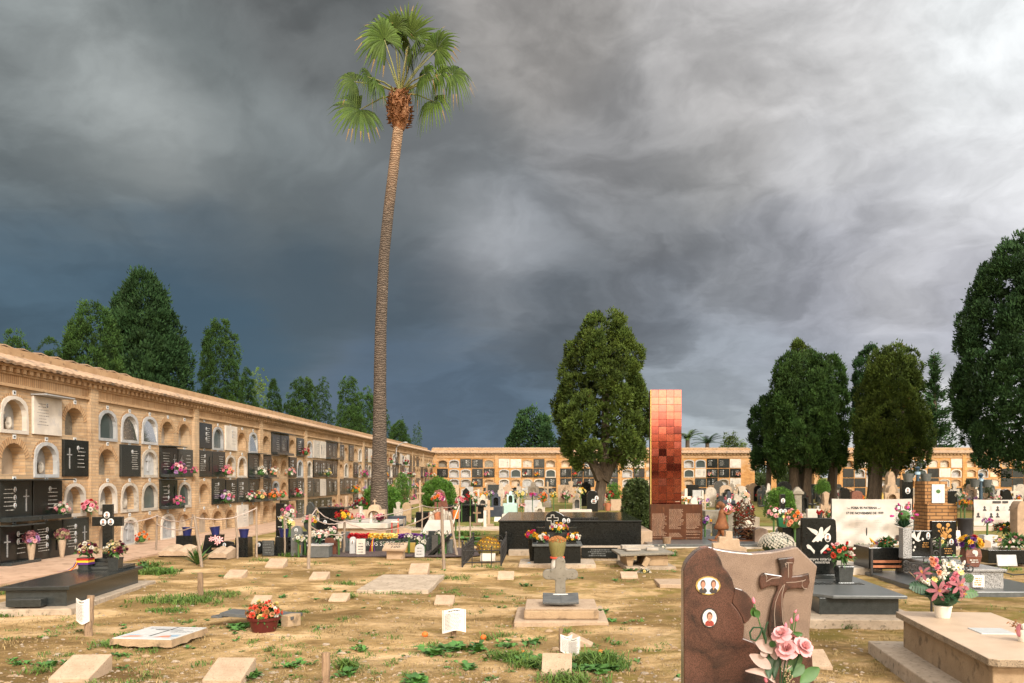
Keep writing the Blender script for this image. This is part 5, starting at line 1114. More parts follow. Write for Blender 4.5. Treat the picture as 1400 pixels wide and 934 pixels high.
for px, lab in ((117, 'left'), (158, 'right')):
    x = wx(px, dd); vase('square black granite vase on the left black tomb, %s' % ('wrapped in a tricolour ribbon' if lab == 'left' else 'nearest the cross without a ribbon'), px, dd, .302, .17, .155, 'granite_dark', group=None)
    bouquet('dried cream and wine coloured bouquet in the %s black vase before the black cross' % ('ribboned' if lab == 'left' else 'plain'), px + (2 if lab == 'left' else 0), 752, dd, 14.5, ['straw', 'wine', 'white', 'wine', 'straw'], 30, 5 + px, ('carn', 'simple'), .8, leaf='leaf', bs=.24, leaves=90)
x = wx(117, dd); rb = thing('ribbon', 'red, yellow and purple ribbon tied round a black vase, its tail on the slab', 'ribbon', (x, dd, .302))
for z, c in ((.145, 'red'), (.115, 'yellow'), (.085, 'purple')): part('stripe', G().box(-.083, .083, -.083, .083, z, z+.028), K['f_'+c], rb)
for i, c in enumerate(('red', 'yellow', 'purple')):
    g = G(); P = [(-.078 - .01*i, -.086, .12), (-.09 - .014*i, -.11, .06), (-.12 - .02*i, -.17, .012 + .003*i), (-.24, -.24 - .02*i, .008), (-.30, -.28 - .02*i, .006)]
    for a, c2 in zip(P[:-1], P[1:]): g.quad(a, (a[0]+.022, a[1]-.012, a[2]), (c2[0]+.022, c2[1]-.012, c2[2]), c2)
    part('tail', g, K['f_'+c], rb)
MK = 'slanted stone grave markers scattered over the dirt field'
def marker(px, py, wpx, label, d_=.26, h=.13, rz=0, w=None, name='grave_marker', mat='travertine'):
    x, y = gp(px, py); w_ = w or wpx/F*y; s = min(1.25, max(.75, w_/.30)); z = gz(x, y) - .015
    pr = [(0, 0), (0, .045*s), (d_*s, h*s), (d_*s*1.06, h*s), (d_*s*1.06, 0)]
    g = G(); n = 5; vs = [(-w_/2, yy, zz) for yy, zz in pr] + [(w_/2, yy, zz) for yy, zz in pr]
    g.add(vs, [tuple(range(n-1, -1, -1)), tuple(range(n, 2*n))] + [(i, (i+1) % n, (i+1) % n + n, i+n) for i in range(n)])
    q = random.Random(px); g.v = [(a + q.uniform(-.004, .004), b_ + q.uniform(-.004, .004), c + (q.uniform(-.004, .004) if c > 0 else -.03)) for a, b_, c in g.v]
    for i, f in enumerate(g.f): g.f[i] = list(reversed(f))
    return solo(name, g, K[mat], label, 'grave marker', (x, y, z), R(rz), MK, bevel=.008)
marker(93, 931, 56, 'slanted pale stone marker nearest the bottom left corner', h=.15, d_=.32)
marker(303, 936, 54, 'slanted pale stone marker cut by the bottom edge beside a green weed', h=.15, d_=.30)
marker(353, 826, 24, 'slanted pale stone marker right behind the red flower pot', h=.17)
marker(318, 790, 25, 'slanted pale stone marker just right of the short brown stake, nearest it')
marker(374, 776, 25, 'slanted pale marker in front of the dark headstones with blue buckets', h=.15)
marker(434, 791, 24, 'slanted pale stone marker alone between the leaning stake and flat slab')
marker(461, 823, 25, 'slanted pale marker with weeds at the left corner of the flat concrete slab')
marker(571, 785, 26, 'slanted pale marker behind the flat concrete slab below the carved plinth', h=.17)
marker(606, 826, 26, 'slanted pale marker at the right front of the flat concrete slab', h=.14)
marker(691, 793, 22, 'slanted white marker with dry stalks just right of the iron railing', h=.15)
marker(861, 792, 23, 'slanted white marker left of the green and white bouquet on the ground', h=.12)
marker(761, 924, 41, 'square pale marker standing among green weeds in front of the paper note', h=.22, d_=.16, rz=-3)
marker(810, 879, 0, 'pale wedge stone seen from its side at the foot of the concrete cross', h=.17, d_=.30, rz=78, w=.17)
marker(1120, 912, 38, 'pale slanted marker peeping out right behind the foreground headstone', h=.17, d_=.30)
marker(655, 714, 11, 'small white block marker on the far grass left of the big black tomb', mat='marble_white', h=.22)
marker(680, 713, 9, 'small white block marker at the left end of the big black tomb', mat='marble_white', h=.22)
marker(571, 716, 10, 'small white block marker left of the white leaning slab', mat='marble_white', h=.25)
marker(646, 702, 9, 'small white block beside the dark wooden cross on the far grass', mat='marble_white', h=.3)
for px, py, w_, lb in ((236, 762, 42, 'open white stone book lying on the mound beside the paved strip'), (297, 765, 26, 'smaller white stone book lying before the row of dark headstones')):
    x, y = gp(px, py); s = w_/F*y; g = G(); ns = 8
    for sd_ in (-1, 1):
        top = [(sd_*s*.5*i/ns, .10 + .035*math.sin(math.pi*min(1, i/ns*1.15))) for i in range(ns+1)]
        for (xa, za), (xb, zb_) in zip(top[:-1], top[1:]):
            a = [(xa, 0, za), (xb, 0, zb_), (xb, .42, zb_+.10), (xa, .42, za+.10)]; g.quad(*a) if sd_ > 0 else g.quad(*a[::-1])
            f_ = [(xa, 0, .03), (xb, 0, .03), (xb, 0, zb_), (xa, 0, za)]; g.quad(*f_) if sd_ > 0 else g.quad(*f_[::-1])
        e = sd_*s*.5; g.quad((e, 0, .0), (e, .42, .0), (e, .42, top[-1][1]+.1), (e, 0, top[-1][1]))
    solo('stone_book', g, K['travertine'], lb, 'stone book', (x, y, 0), R(-4), smooth=40)
solo('plank', G().box(-.22, .22, 0, .1, .06, .10), K['wood'], 'short brown plank lying on the ground before the dark headstones', 'plank', (*gp(303, 757), .02), R(-3), bevel=.004)
ST = 'wooden stakes fencing the mass grave'
def stake(px, py, tx, ty, r, label, mat='wood_grey', group=ST, name='wooden_stake'):
    x, y = gp(px, py); g = G(); n = 6; q = random.Random(int(px*10)); T = Vector((wx(tx, y) - x, .06*q.uniform(-1, 1), wz(ty, y)))
    P = [Vector((0, 0, -.08)).lerp(T, i/n) + Vector((q.uniform(-.006, .006), q.uniform(-.006, .006), 0)) for i in range(n+1)]; g.tube(P, [r*1.06, r*1.04, r*1.02, r, r, r*.97, r*.93], 9)
    solo(name, g, K[mat], label, 'stake', (x, y, 0), 0, group, smooth=60); return Vector((x, y, 0)) + T
stake(120, 868, 120.5, 815, .038, 'short brown stake holding the paper notice near the left black tomb', 'wood', None)
stake(275, 815, 275, 783, .038, 'short bare brown stake standing in the green grass patch', 'wood', None)
stake(444, 940, 444, 893, .033, 'short cut stake at the bottom edge left of centre', 'wood', None)
S = {}
for k, a in dict(z=(213, 755, 216, 703, .022, 'leftmost rope stake, in front of the white stone book'), a=(253.4, 754, 263.7, 703, .020, 'thin stake leaning right in the crossed pair beside the spiky plant'), b=(276.6, 774, 266, 705, .027, 'grey stake leaning left in the crossed pair beside the spiky plant'),
        c=(325.4, 763, 323, 701, .022, 'straight stake before the black pedestal with a blue bucket'), d=(350.8, 761, 349.4, 693, .020, 'thin straight stake in the middle of the dark headstone row'), e=(390, 759, 390, 703, .020, 'dark stake in front of the blue bucket under pale flowers'),
        f=(421.4, 777, 423.5, 703, .029, 'thick pale stake nearest the grey trough of white flowers'), g=(432, 745, 432, 694, .02, 'thin stake behind the thick pale one beside the ornate black stone'), h=(470, 757, 472, 711, .028, 'light brown stake left of the red flower strip'), i=(607, 777, 604, 693, .029, 'tall grey stake right of the white flowers'),
        j=(626, 760, 615.5, 705, .026, 'tall stake leaning left behind the tall grey one'), k=(628, 749, 628, 690, .018, 'slim upright stake at the right end of the rope fence'), l=(577, 732, 577, 690, .02, 'thin dark stake behind the white leaning slab'), m=(643, 741, 643, 706, .02, 'short stake by the iron railing and yellow bush'), n=(552, 726, 552, 709, .018, 'small dark stake behind the purple flowers')).items(): S[k] = stake(*a)
def rope(a, b, sag, label, r=.011, name='rope'):
    P = []
    for i in range(13): u = i/12; P.append(a.lerp(b, u) - Vector((0, 0, sag*4*u*(1-u))))
    g = G(); q = random.Random(int(abs(a.x*100)));
    for i in range(1, 12): P[i] = P[i] + Vector((0, 0, q.uniform(-.008, .008)))
    g.tube(P, r, 5); return solo(name, g, K['rope'], label, 'rope', group='ropes strung between the stakes', smooth=60)
dz = Vector((0, 0, -.03)); lo_ = Vector((0, 0, -.22))
farl = Vector((wx(160, 15), 15, wz(714, 15)))
for a, b2, sg, lb in (('z', 'b', .10, 'upper rope between the leftmost stake and the crossed pair'), ('b', 'd', .12, 'pale rope sagging in front of the blue buckets on the left'), ('e', 'f', .06, 'pale rope between the dark stake and thick pale stake'), ('f', 'h', .10, 'upper rope running from the thick pale stake to the light brown one'), ('h', 'i', .28, 'long rope sagging in front of the pale shrine tomb'), ('g', 'h', .1, 'rear rope from the thin stake to the light brown one'), ('l', 'k', .05, 'rope behind the white leaning slab'), ('f', 'g', .02, 'short rope tied between the thick stake and the thin one behind'), ('h', 'l', .05, 'straight rear rope rising to the thin dark stake')):
    rope(S[a] + dz, S[b2] + dz, sg, lb)
rope(farl, S['z'] + dz, .05, 'rope coming from the black cross to the leftmost stake'); rope(S['z'] + lo_, S['b'] + lo_, .08, 'lower rope between the leftmost stake and the crossed pair'); rope(S['f'] + lo_, S['h'] + lo_*1.3, .08, 'lower rope before the black headstone with white oval')
rope(S['k'] + dz, Vector((wx(612, 17.6), 17.6, wz(738, 17.6))), -.02, 'white rope hanging down from the slim stake towards white flowers', .014)
def paper(label, px0, px1, py0, py1, d, seed, back=0, fold=.5, tilt=0, ttl=None):
    x = (wx(px0, d) + wx(px1, d))/2; w_ = wx(px1, d) - wx(px0, d); z0, z1 = wz(py1, d), wz(py0, d); o = thing('paper_notice', label, 'notice', (x, d, 0), R(tilt)); n = 8; q = random.Random(seed)
    yo = lambda u: back*abs(u - fold)*w_*1.2; zo = lambda u: .012*math.sin(u*5 + seed)
    g = G()
    for i in range(n):
        a, c = i/n, (i+1)/n; v = [(a*w_ - w_/2, yo(a), z0 + zo(a)*1.5), (c*w_ - w_/2, yo(c), z0 + zo(c)*1.5), (c*w_ - w_/2, yo(c), z1 + zo(c)), (a*w_ - w_/2, yo(a), z1 + zo(a))]
        g.quad(*v); g.quad(*[(p[0], p[1] + .003, p[2]) for p in v[::-1]])
    part('sheet', g, K['paper'], o); g = G(); h = z1 - z0
    for r in range(14):
        z = z1 - h*(.09 + .06*r); 
        if r in (1,): continue
        u = .12; e = (.75 if r == 0 else .9 - .2*q.random()); u = .28 if r == 0 else u
        while u < e:
            l = .03 + .08*q.random(); th = (.05 if r == 0 else .02)*h; a, c = u, min(e, u + l)
            g.quad((a*w_ - w_/2, yo(a) - .003, z + zo(a) - th/2), (c*w_ - w_/2, yo(c) - .003, z + zo(c) - th/2), (c*w_ - w_/2, yo(c) - .003, z + zo(c) + th/2), (a*w_ - w_/2, yo(a) - .003, z + zo(a) + th/2)); u += l + .018
    for u0, u1, f0, f1 in ((.04, .055, .03, .97), (.945, .96, .03, .97)):
        g.quad((u0*w_-w_/2, yo(u0)-.003, z0+h*f0), (u1*w_-w_/2, yo(u1)-.003, z0+h*f0), (u1*w_-w_/2, yo(u1)-.003, z0+h*f1), (u0*w_-w_/2, yo(u0)-.003, z0+h*f1))
    part('print', g, K['grey_ink'], o); return o
d_ = depth(868); paper('curled white paper notice pinned to the short stake near the left tomb', 100, 120, 820, 852, d_-.05, 2, .45, .65)
d_ = depth(870); paper('bent white printed notice on a short post in open dirt', 604, 636, 834, 865, d_-.06, 5, .35, .35)
solo('wooden_stake', G().tube([(0, 0, -.05), (0, 0, .25)], .03, 8), K['wood'], 'stub of a post under the bent printed notice', 'stake', (wx(619, d_), d_ + .06, 0))
d_ = depth(893); paper('white printed sheet behind the square marker among the weeds', 766, 783, 869, 893, d_-.03, 8, .2, .2, 8); paper('second white sheet tilted right behind the square marker', 775, 793, 872, 896, d_-.05, 9, .25, .8, -12)
solo('wooden_stake', G().tube([(0, 0, -.05), (0, 0, .23)], .018, 8), K['wood'], 'thin dark post behind the two white sheets and square marker', 'stake', (wx(766.5, d_), d_, 0))
t = thing('tile_slab', 'thick slab faced with painted white tiles and a black cross lying on the dirt', 'grave slab', (-3.86, 7.88, 0), R(-7))
g = G(); q = random.Random(1); pts = []
N_ = 10
for i in range(N_+1): pts.append((-.31 + .62*i/N_, 0 + q.uniform(-.008, .008)))
for i in range(1, N_+1): pts.append((.31 + q.uniform(-.006, .006), .66*i/N_))
for i in range(1, N_+1): pts.append((.31 - .62*i/N_, .66))
for i in range(1, N_): pts.append((-.31, .66 - .66*i/N_))
n = len(pts); g.add([(x, y, .03 + q.uniform(-.012, .014)) for x, y in pts] + [(x, y, .092) for x, y in pts], [tuple(range(n, 2*n))] + [(i, (i+1) % n, (i+1) % n + n, i + n) for i in range(n)]); part('slab', g, K['render_tan'], t)
for i in range(4):
    for j in range(4):
        g = G(); g.box(-.296 + .149*i, -.296 + .149*i + .147, .014 + .158*j, .014 + .158*j + .156, .0925, .099); part('tile', g, K['tile_white'], t, bevel=.001)
def flat(pts, z, mat, nm): 
    a = sum(p[0]*q_[1] - q_[0]*p[1] for p, q_ in zip(pts, pts[1:] + pts[:1])); pts = pts if a > 0 else pts[::-1]
    return part(nm, G().add([(x, y, z) for x, y in pts], [tuple(range(len(pts)))]), K[mat], t)
flat([(-.012, .14), (.010, .14), (.025, .62), (.003, .62)], .1, 'ink', 'painted_cross'); flat([(-.14, .46), (.15, .46), (.15, .482), (-.14, .482)], .1004, 'ink', 'painted_cross')
flat([(-.26, .07), (-.08, .10), (-.07, .16), (-.20, .15)], .1, 'paint_orange', 'painted_mark'); flat([(-.25, .15), (-.12, .18), (-.16, .22), (-.26, .19)], .1, 'paint_blue', 'painted_mark'); flat([(.07, .09), (.22, .10), (.20, .20), (.12, .17)], .1, 'paint_orange', 'painted_mark'); flat([(.22, .12), (.28, .15), (.25, .25), (.18, .22)], .1, 'paint_blue', 'painted_mark')
g = G(); 
for yy, x0, x1 in ((.55, -.24, -.05), (.50, -.22, -.06), (.54, .06, .26), (.40, .06, .27), (.35, .08, .24)):
    x = x0
    while x < x1: l = .012 + .03*q.random(); g.quad((x, yy, .1), (x+l, yy, .1), (x+l, yy+.012, .1), (x, yy+.012, .1)); x += l + .008
part('painted_writing', g, K['grey_ink'], t)
px_, py_ = gp(361, 863)
solo('flower_pot', G().lathe([(.115, 0), (.135, .06), (.15, .13), (.17, .135), (.174, .165), (.155, .165), (.14, .14)], 28), K['pot_red'], 'round dark red plastic pot of coral flowers on the dirt', 'flower pot', (px_, py_, -.01), smooth=40)
bouquet('mound of coral, cream and rust flowers in the dark red pot', 361, 839, py_, 23, ['coral', 'pale_yellow', 'rust', 'coral', 'rust', 'peach', 'white'], 38, 9, ('mum', 'simple', 'carn'), .7, bs=.2, front=.2, leaves=150)
g = G(); xs2, ys2 = gp(350, 856)
for a, b3, z in ((-.42, .08, .10), (.02, .40, .11)): g.box(a, b3, .0, .30, z, z+.035, M=Matrix.Rotation(R(-5), 4, 'Z') @ Matrix.Rotation(R(3), 4, 'Y'))
for k in range(5): g.box(-.5 + .02*k, -.38 + .05*k, .02 + .04*k, .08 + .04*k, .104, .126)
solo('broken_slate', g, K['slate'], 'broken dark slate slab propped behind the red flower pot', 'slab', (xs2, ys2, -.02), bevel=.003)
solo('brick_block', G().box(-.05, .05, 0, .2, -.02, .12), K['render_tan'], 'tan block under the right end of the broken slate', 'block', (*gp(389, 857), 0), R(-25), bevel=.006)
for px, py, lb in ((581, 866, 'fallen orange left of the bent printed notice'), (661, 868, 'fallen orange right of the bent printed notice'), (715, 891, 'small orange half hidden in weeds'), (821, 891, 'fallen orange right of the square marker among grass')):
    x, y = gp(px, py + 2); solo('orange', G().ball((0, 0, .024), (.033, .033, .030), 14, 9), K['orange_fruit'], lb, 'orange', (x, y, gz(x, y)), smooth=80)
q = random.Random(2); g = G(); P = [(-.5, 0), (-.2, -.02), (.15, .01), (.5, .02), (.51, .6), (.49, 1.2), (.5, 1.84), (0, 1.85), (-.5, 1.84), (-.51, .9)]; n = len(P)
g.add([(x, y, -.03) for x, y in P] + [(x, y, .055) for x, y in P], [tuple(range(n, 2*n))] + [(i, (i+1) % n, (i+1) % n+n, i+n) for i in range(n)])
solo('grave_slab', g, K['concrete'], 'large flat weathered concrete slab lying in the middle of the field', 'grave slab', (-2.2, 11.65, 0), bevel=.01)
cx_ = wx(767, 9.2); t = thing('grave_cross', 'rounded grey concrete cross on a stepped base with a slate book, centre field', 'grave cross', (cx_, 9.15, 0))
g = G(); g.box(-.52, .52, 0, 1.05, -.05, .045); part('ground_slab', g, K['travertine'], t, bevel=.015)
g = G(); g.box(-.41, .42, .1, .88, .046, .15); part('step', g, K['render_tan'], t, bevel=.018)
g = G(); g.box(-.40, .41, .11, .87, .151, .165); part('top_skin', g, K['travertine'], t, bevel=.01)
zz0, zc2, zt = .16, .485, .69; a = .059; C_ = [(-a*1.1, zz0), (a*1.1, zz0), (a, zc2-.075)]
C_ += [(a+.015, zc2-a)] + [(.195 - a*.75 + a*math.cos(R(v)), zc2 + a*math.sin(R(v))) for v in (-90, -60, -30, 0, 30, 60, 90)] + [(a+.02, zc2+a), (a, zc2+.08)]
C_ += [(a*math.cos(R(v)), zt - a + a*math.sin(R(v))) for v in (0, 30, 60, 90, 120, 150, 180)] + [(-a, zc2+.08), (-a-.02, zc2+a)] + [(-.195 + a*.75 + a*math.cos(R(v)), zc2 + a*math.sin(R(v))) for v in (90, 120, 150, 180, 210, 240, 270)] + [(-a-.015, zc2-a), (-a, zc2-.075)]
part('cross', G().prism(C_, .62, .72), K['concrete_grey'], t, bevel=.012)
g = G(); M = Matrix.Translation((0, .24, .185)) @ Matrix.Rotation(R(16), 4, 'X')
for sd_ in (-1, 1): g.box(min(0, sd_*.205), max(0, sd_*.205), 0, .27, 0, .03, M=M @ Matrix.Rotation(R(-3*sd_), 4, 'Y'))
bk = part('slate_book', g, K['slate'], t, bevel=.008); part('name_strip', G().box(-.085, .085, .215, .235, .031, .036, M=M), K['white'], bk)
part('back_block', G().box(-.135, .135, .50, .60, .17, .25), K['concrete_grey'], t, bevel=.01)
hd = 15.1; t = thing('tomb', 'small black granite tomb with wavy headstone, white cross outline and twin portraits', 'tomb', (wx(762, hd), hd, 0)); sc_ = F/hd
kerb(t, -.70, .70, 0, 1.05, .05, 'concrete'); g = G(); g.box(-.43, .43, .2, .95, .05, .36); part('body', g, K['granite_black'], t, bevel=.006); g = G(); g.box(-.46, .46, .16, .98, .361, .40); part('cover_slab', g, K['granite_blue'], t, bevel=.006)
hw = lambda px, py, d=15.9: (wx(px, d) - wx(762, hd), wz(py, d))
HP = [hw(745.5, 748), hw(779, 748), hw(779, 717), hw(779.5, 706), hw(776, 706.5), hw(771, 705), hw(766, 701.5), hw(760.5, 699), hw(755, 698.8), hw(750, 700.8), hw(746.6, 705), hw(745.3, 711)]
h2 = part('headstone', G().prism(HP, .72, .80), K['granite_black'], t, bevel=.006)
a = hw(755.5, 712.5); g = G(); cpts = cross_pts(a[0], a[1]-.13, .25, .21, .055); 
for p, q_ in zip(cpts, cpts[1:] + cpts[:1]): g.tube([(p[0], .716, p[1]), (q_[0], .716, q_[1])], .006, 4)
part('cross_outline', g, K['silver'], h2)
medals(h2, [hw(771, 711.5), hw(777, 711.5)], .717, .034, .044)
part('planter', G().box(-.19, .19, .60, .71, .41, .58), K['granite_dark'], t, bevel=.005)
bouquet('row of pink and yellow flowers before the wavy black headstone', 764, 722, 15.65, 10.5, ['yellow', 'yellow', 'pink', 'white', 'yellow', 'magenta', 'pink'], 24, 21, ('mum', 'carn'), .62, bs=.24, xs_=1.2)
for px, lb in ((740, 'left'), (783, 'right')):
    vase('square black vase on the %s side of the small black tomb' % lb, px, 15.45, .401, .29, .15, 'granite_black', group=None)
    bouquet('white and yellow bouquet in the %s black vase of the small tomb' % lb, px + 1, 735, 15.4, 9, ['yellow', 'white', 'white', 'yellow', 'coral', 'white'], 16, 30 + px, ('mum', 'carn'), .8, bs=.33)
bouquet('red and yellow bouquet at the left side of the small black tomb', 726, 732, 15.75, 8, ['red', 'yellow', 'red', 'magenta'], 14, 41, ('mum', 'carn'), .9, bs=.36)
solo('flower_vase', G().lathe([(.05, 0), (.07, .2), (.08, .42)], 12), K['granite_black'], 'dark vase with a pale medallion under the red and yellow bouquet', 'vase', (wx(728, 15.75), 15.75, .05), smooth=40)
solo('blue_scrap', G().add([(-.12, 0, .01), (.02, .05, .06), (.1, 0, .02), (.0, -.06, .03)], [(0, 3, 2, 1), (0, 1, 2, 3)]), K['paint_blue'], 'blue plastic scrap lying left of the small black tomb', 'litter', (wx(722, 15.3), 15.3, .01))
d_ = 14.6; t = thing('wrapped_pot', 'pot of dried orange flowers in a clear wrapper standing before the small black tomb', 'wrapped flowers', (wx(762, d_), d_, 0))
part('wrapper', G().lathe([(.11, .0), (.125, .08), (.10, .17), (.09, .21), (.10, .222)], 12), K['plastic_clear'], t, smooth=50); part('foliage', G().lathe([(.10, .225), (.125, .32), (.145, .42), (.155, .50), (.12, .55), (.02, .57)], 16), K['stalk'], t, smooth=60)
part('red_tie', G().lathe([(.125, .21), (.13, .225), (.125, .24)], 14), K['f_coral'], t)
g = G(); q = random.Random(6)
for k in range(330): a = q.random()*6.28; r_ = .155*q.random()**.5; g.ball((r_*math.cos(a), r_*math.sin(a), .575 - 2.4*r_*r_ + q.uniform(-.02, .02)), .013, 5, 4)
tag(part('dried_bloom', g, K['f_rust'], t), kind='stuff')
t = thing('iron_railing', 'low black wrought iron railing round a small grave with a yellow bush', 'railing', (0, 0, 0)); A, Bq, C2, D2 = (wx(632, 15.1), 15.1), (wx(685, 15.3), 15.3), (wx(692, 17.6), 17.6), (wx(647, 17.4), 17.4)
for (p, q_) in ((A, Bq), (Bq, C2), (C2, D2), (D2, A)):
    g = G()
    for z in (.08, .29): g.tube([(*p, z), (*q_, z)], .011, 5)
    part('rail', g, K['iron'], t); L_ = math.hypot(q_[0]-p[0], q_[1]-p[1]); n = max(3, int(L_/.16))
    for i in range(n):
        x, y = p[0] + (q_[0]-p[0])*i/n, p[1] + (q_[1]-p[1])*i/n; g = G(); h = .35 if i else .46
        g.tube([(x, y, 0), (x, y, h)], .009 if i else .018, 5); g.ball((x, y, h), .018 if i else .026, 6, 4)
        if i and i % 3 == 1:
            u = Vector((q_[0]-p[0], q_[1]-p[1], 0)).normalized()*.12; g.tube([Vector((x, y, .29)) + u*math.cos(v*.3927) + Vector((0, 0, .12*math.sin(v*.3927))) for v in range(9)], .008, 4)
        part('picket', g, K['iron'], t)
solo('grave_plaque', G().box(-.14, .14, 0, .05, 0, .16, M=Matrix.Rotation(R(-25), 4, 'X')), K['marble_white'], 'white stone tablet leaning inside the iron railing', 'plaque', (wx(667, 15.9), 15.9, .03), bevel=.006)
mumdome('dense dome of small golden chrysanthemums inside the iron railing', wx(668, 16.4), 16.4, wz(750, 16.4), .235, .215, ['golden', 'rust', 'golden', 'yellow'], 260, .018, 5, 'stalk', .97)
t = thing('tomb', 'huge polished black granite tomb block behind the small tomb, widest in view', 'tomb', (wx(779.5, 17.8), 17.8, 0)); W2 = 1.535
g = G(); g.box(-W2 + .02, W2 - .02, .02, 4.3, -.05, .665); part('body', g, K['granite_black'], t, bevel=.006); g = G(); g.box(-W2, W2, 0, 4.35, .667, .705); part('cover_slab', g, K['granite_black'], t, bevel=.008)
g = G(); g.box(-.15, .62, .35, 1.15, .706, .75); part('raised_plate', g, K['granite_black'], t, bevel=.008)
g = G(); g.box(-1.3, W2 + .1, -.28, -.005, -.05, .10); part('footing', g, K['concrete'], t, bevel=.012)
t = thing('name_plaque', 'long low black stone plaque with worn lettering set in a tan kerb', 'plaque', (wx(820, 16.4), 16.4, 0))
part('frame_block', G().box(-.47, .47, .03, .35, -.05, .26), K['concrete'], t, bevel=.01); p2 = part('plate', G().box(-.36, .35, 0, .03, .04, .245), K['granite_black'], t, bevel=.004)
g = G(); inscr(g, -.25, .24, .07, .22, -.003, 4, 77, .02); part('inscription', g, K['granite_blue'], p2)
D3 = 21.2; t = thing('tile_monument', 'tall slim tower of glazed dark red tiles behind a rusty steel name panel', 'monument', (wx(911, D3), D3, 0)); hw_ = (wx(932, D3) - wx(890.5, D3))/2; z0, z1 = .10, wz(533, D3)
g = G(); nx_, nz_ = 4, 20; tw = 2*hw_/nx_; th_ = (z1-z0)/nz_
q = random.Random(8)
for i in range(nx_):
    for j in range(nz_):
        x, z = -hw_ + tw*i, z0 + th_*j; e = .004; tl = [q.uniform(-.0004, .0004) for _ in range(2)]
        ys_ = lambda u, v: -.012 + tl[0]*(u-.5) + tl[1]*(v-.5)
        g.quad((x+e, ys_(0, 0), z+e), (x+tw-e, ys_(1, 0), z+e), (x+tw-e, ys_(1, 1), z+th_-e), (x+e, ys_(0, 1), z+th_-e), 0, [(i+.01, j+.01), (i+.99, j+.01), (i+.99, j+.99), (i+.01, j+.99)])
part('tile_face', g, K['glazed_tile'], t); part('core', G().box(-hw_, hw_, 0, .42, 0, z1), K['rust_plate'], t)
g = G(); g.box(-hw_ - .02, -hw_ - .001, -.02, .02, 0, z1); part('edge_strip', g, K['gilt'], t)
D4 = 20.6; t = thing('steel_panel', 'rusty weathering steel panel with rows of small cut lettering below the red tower', 'information panel', (wx(925, D4), D4, 0)); pw_ = (wx(960, D4) - wx(889.5, D4))/2
part('plate', G().box(-pw_, pw_, 0, .08, .09, wz(689.5, D4)), K['rust_plate'], t, bevel=.004); g = G(); q = random.Random(4)
for c in range(3):
    x0 = -pw_ + .03 + c*.42
    for r in range(26):
        z = .88 - .028*r - .05
        if r < 4 and c != 1: continue
        x1 = x0 + (.34 if c == 2 else .28 + .08*q.random()) - (.12*q.random() if r > 14 else 0); x = x0
        if r > 17 and q.random() < .4: continue
        while x < min(x1, pw_ - .04): l = .012 + .04*q.random(); g.quad((x, -.003, z), (x+l, -.003, z), (x+l, -.003, z+.011), (x, -.003, z+.011)); x += l + .008
for x0, x1, z in ((-.03, .08, 1.02), (.15, .25, 1.02), (.28, .38, .97)): g.quad((x0, -.003, z), (x1, -.003, z), (x1, -.003, z+.018), (x0, -.003, z+.018))
part('lettering', g, K['plate_text'], t)
t = thing('stone_dais', 'low dark grey stone platform under the red tower and rusty figure', 'platform', (wx(960, 19.3), 19.3, 0))
part('top', G().box(-1.25, 2.6, 0, 2.6, .02, .085), K['granite_blue'], t, bevel=.006); part('base', G().box(-1.28, 2.65, -.02, 2.65, -.05, .0195), K['marble_white'], t)
solo('stone_ledge', G().box(-.14, .14, 0, 2.6, 0, .34), K['travertine'], 'pale stone ledge between the big black tomb and the steel panel', 'ledge', (wx(884, 20.0), 20.0, 0), bevel=.01)
D5 = 20.4; sx0 = wx(987, D5); s = thing('girl_statue', 'rusty steel statue of a girl in a flared dress reaching both arms forward', 'statue', (sx0, D5, .09))
def sk(px, py, dy=0): return (wx(px, D5) - sx0, dy, wz(py, D5) - .09)
fig = G(); HN = 14
def ring(px, py, rx, ry, dy=0): c = sk(px, py, dy); return [(c[0] + rx*math.cos(6.2832*k/HN), c[1] + ry*math.sin(6.2832*k/HN), c[2]) for k in range(HN)]
rows = [ring(986, 725, .225, .17), ring(986.5, 719, .17, .14), ring(987, 712, .125, .11), ring(987.3, 706, .095, .085), ring(987.2, 701.5, .092, .085), ring(987, 698.5, .075, .065), ring(987, 696.5, .035, .035), ring(987.4, 695.3, .04, .045), ring(987.6, 693.2, .072, .07), ring(987.2, 690.5, .083, .08), ring(986.6, 688, .066, .065), ring(986.2, 686.6, .02, .02)]
for r_ in rows: fig.v += r_
for i in range(len(rows)-1):
    for k in range(HN): fig.f.append([i*HN+k, i*HN+(k+1) % HN, (i+1)*HN+(k+1) % HN, (i+1)*HN+k]); fig.m.append(0)
fig.f.append([(len(rows)-1)*HN+k for k in range(HN)]); fig.m.append(0); fig.f.append(list(range(HN-1, -1, -1))); fig.m.append(0)
for dy, ex, ey in ((-.06, 1004, 695.5), (.07, 1002, 696.5)):
    A_, E_, W_ = Vector(sk(988.5, 699.3, dy)), Vector(sk(995, 704, dy*1.3)), Vector(sk(ex - 2, ey + 1.5, dy)); fig.tube([A_, A_.lerp(E_, .5), E_, E_.lerp(W_, .5), W_], [.040, .037, .031, .026, .020], 8)
    for f_ in range(5): dr = Vector((.7, (f_-2)*.16, .62 + .06*(f_ == 2))).normalized(); tip = W_ + dr*(.05 if f_ else .035); fig.tube([W_, W_ + dr*.022, tip - Vector((0, 0, -.006))], [.010, .009, .006], 5)
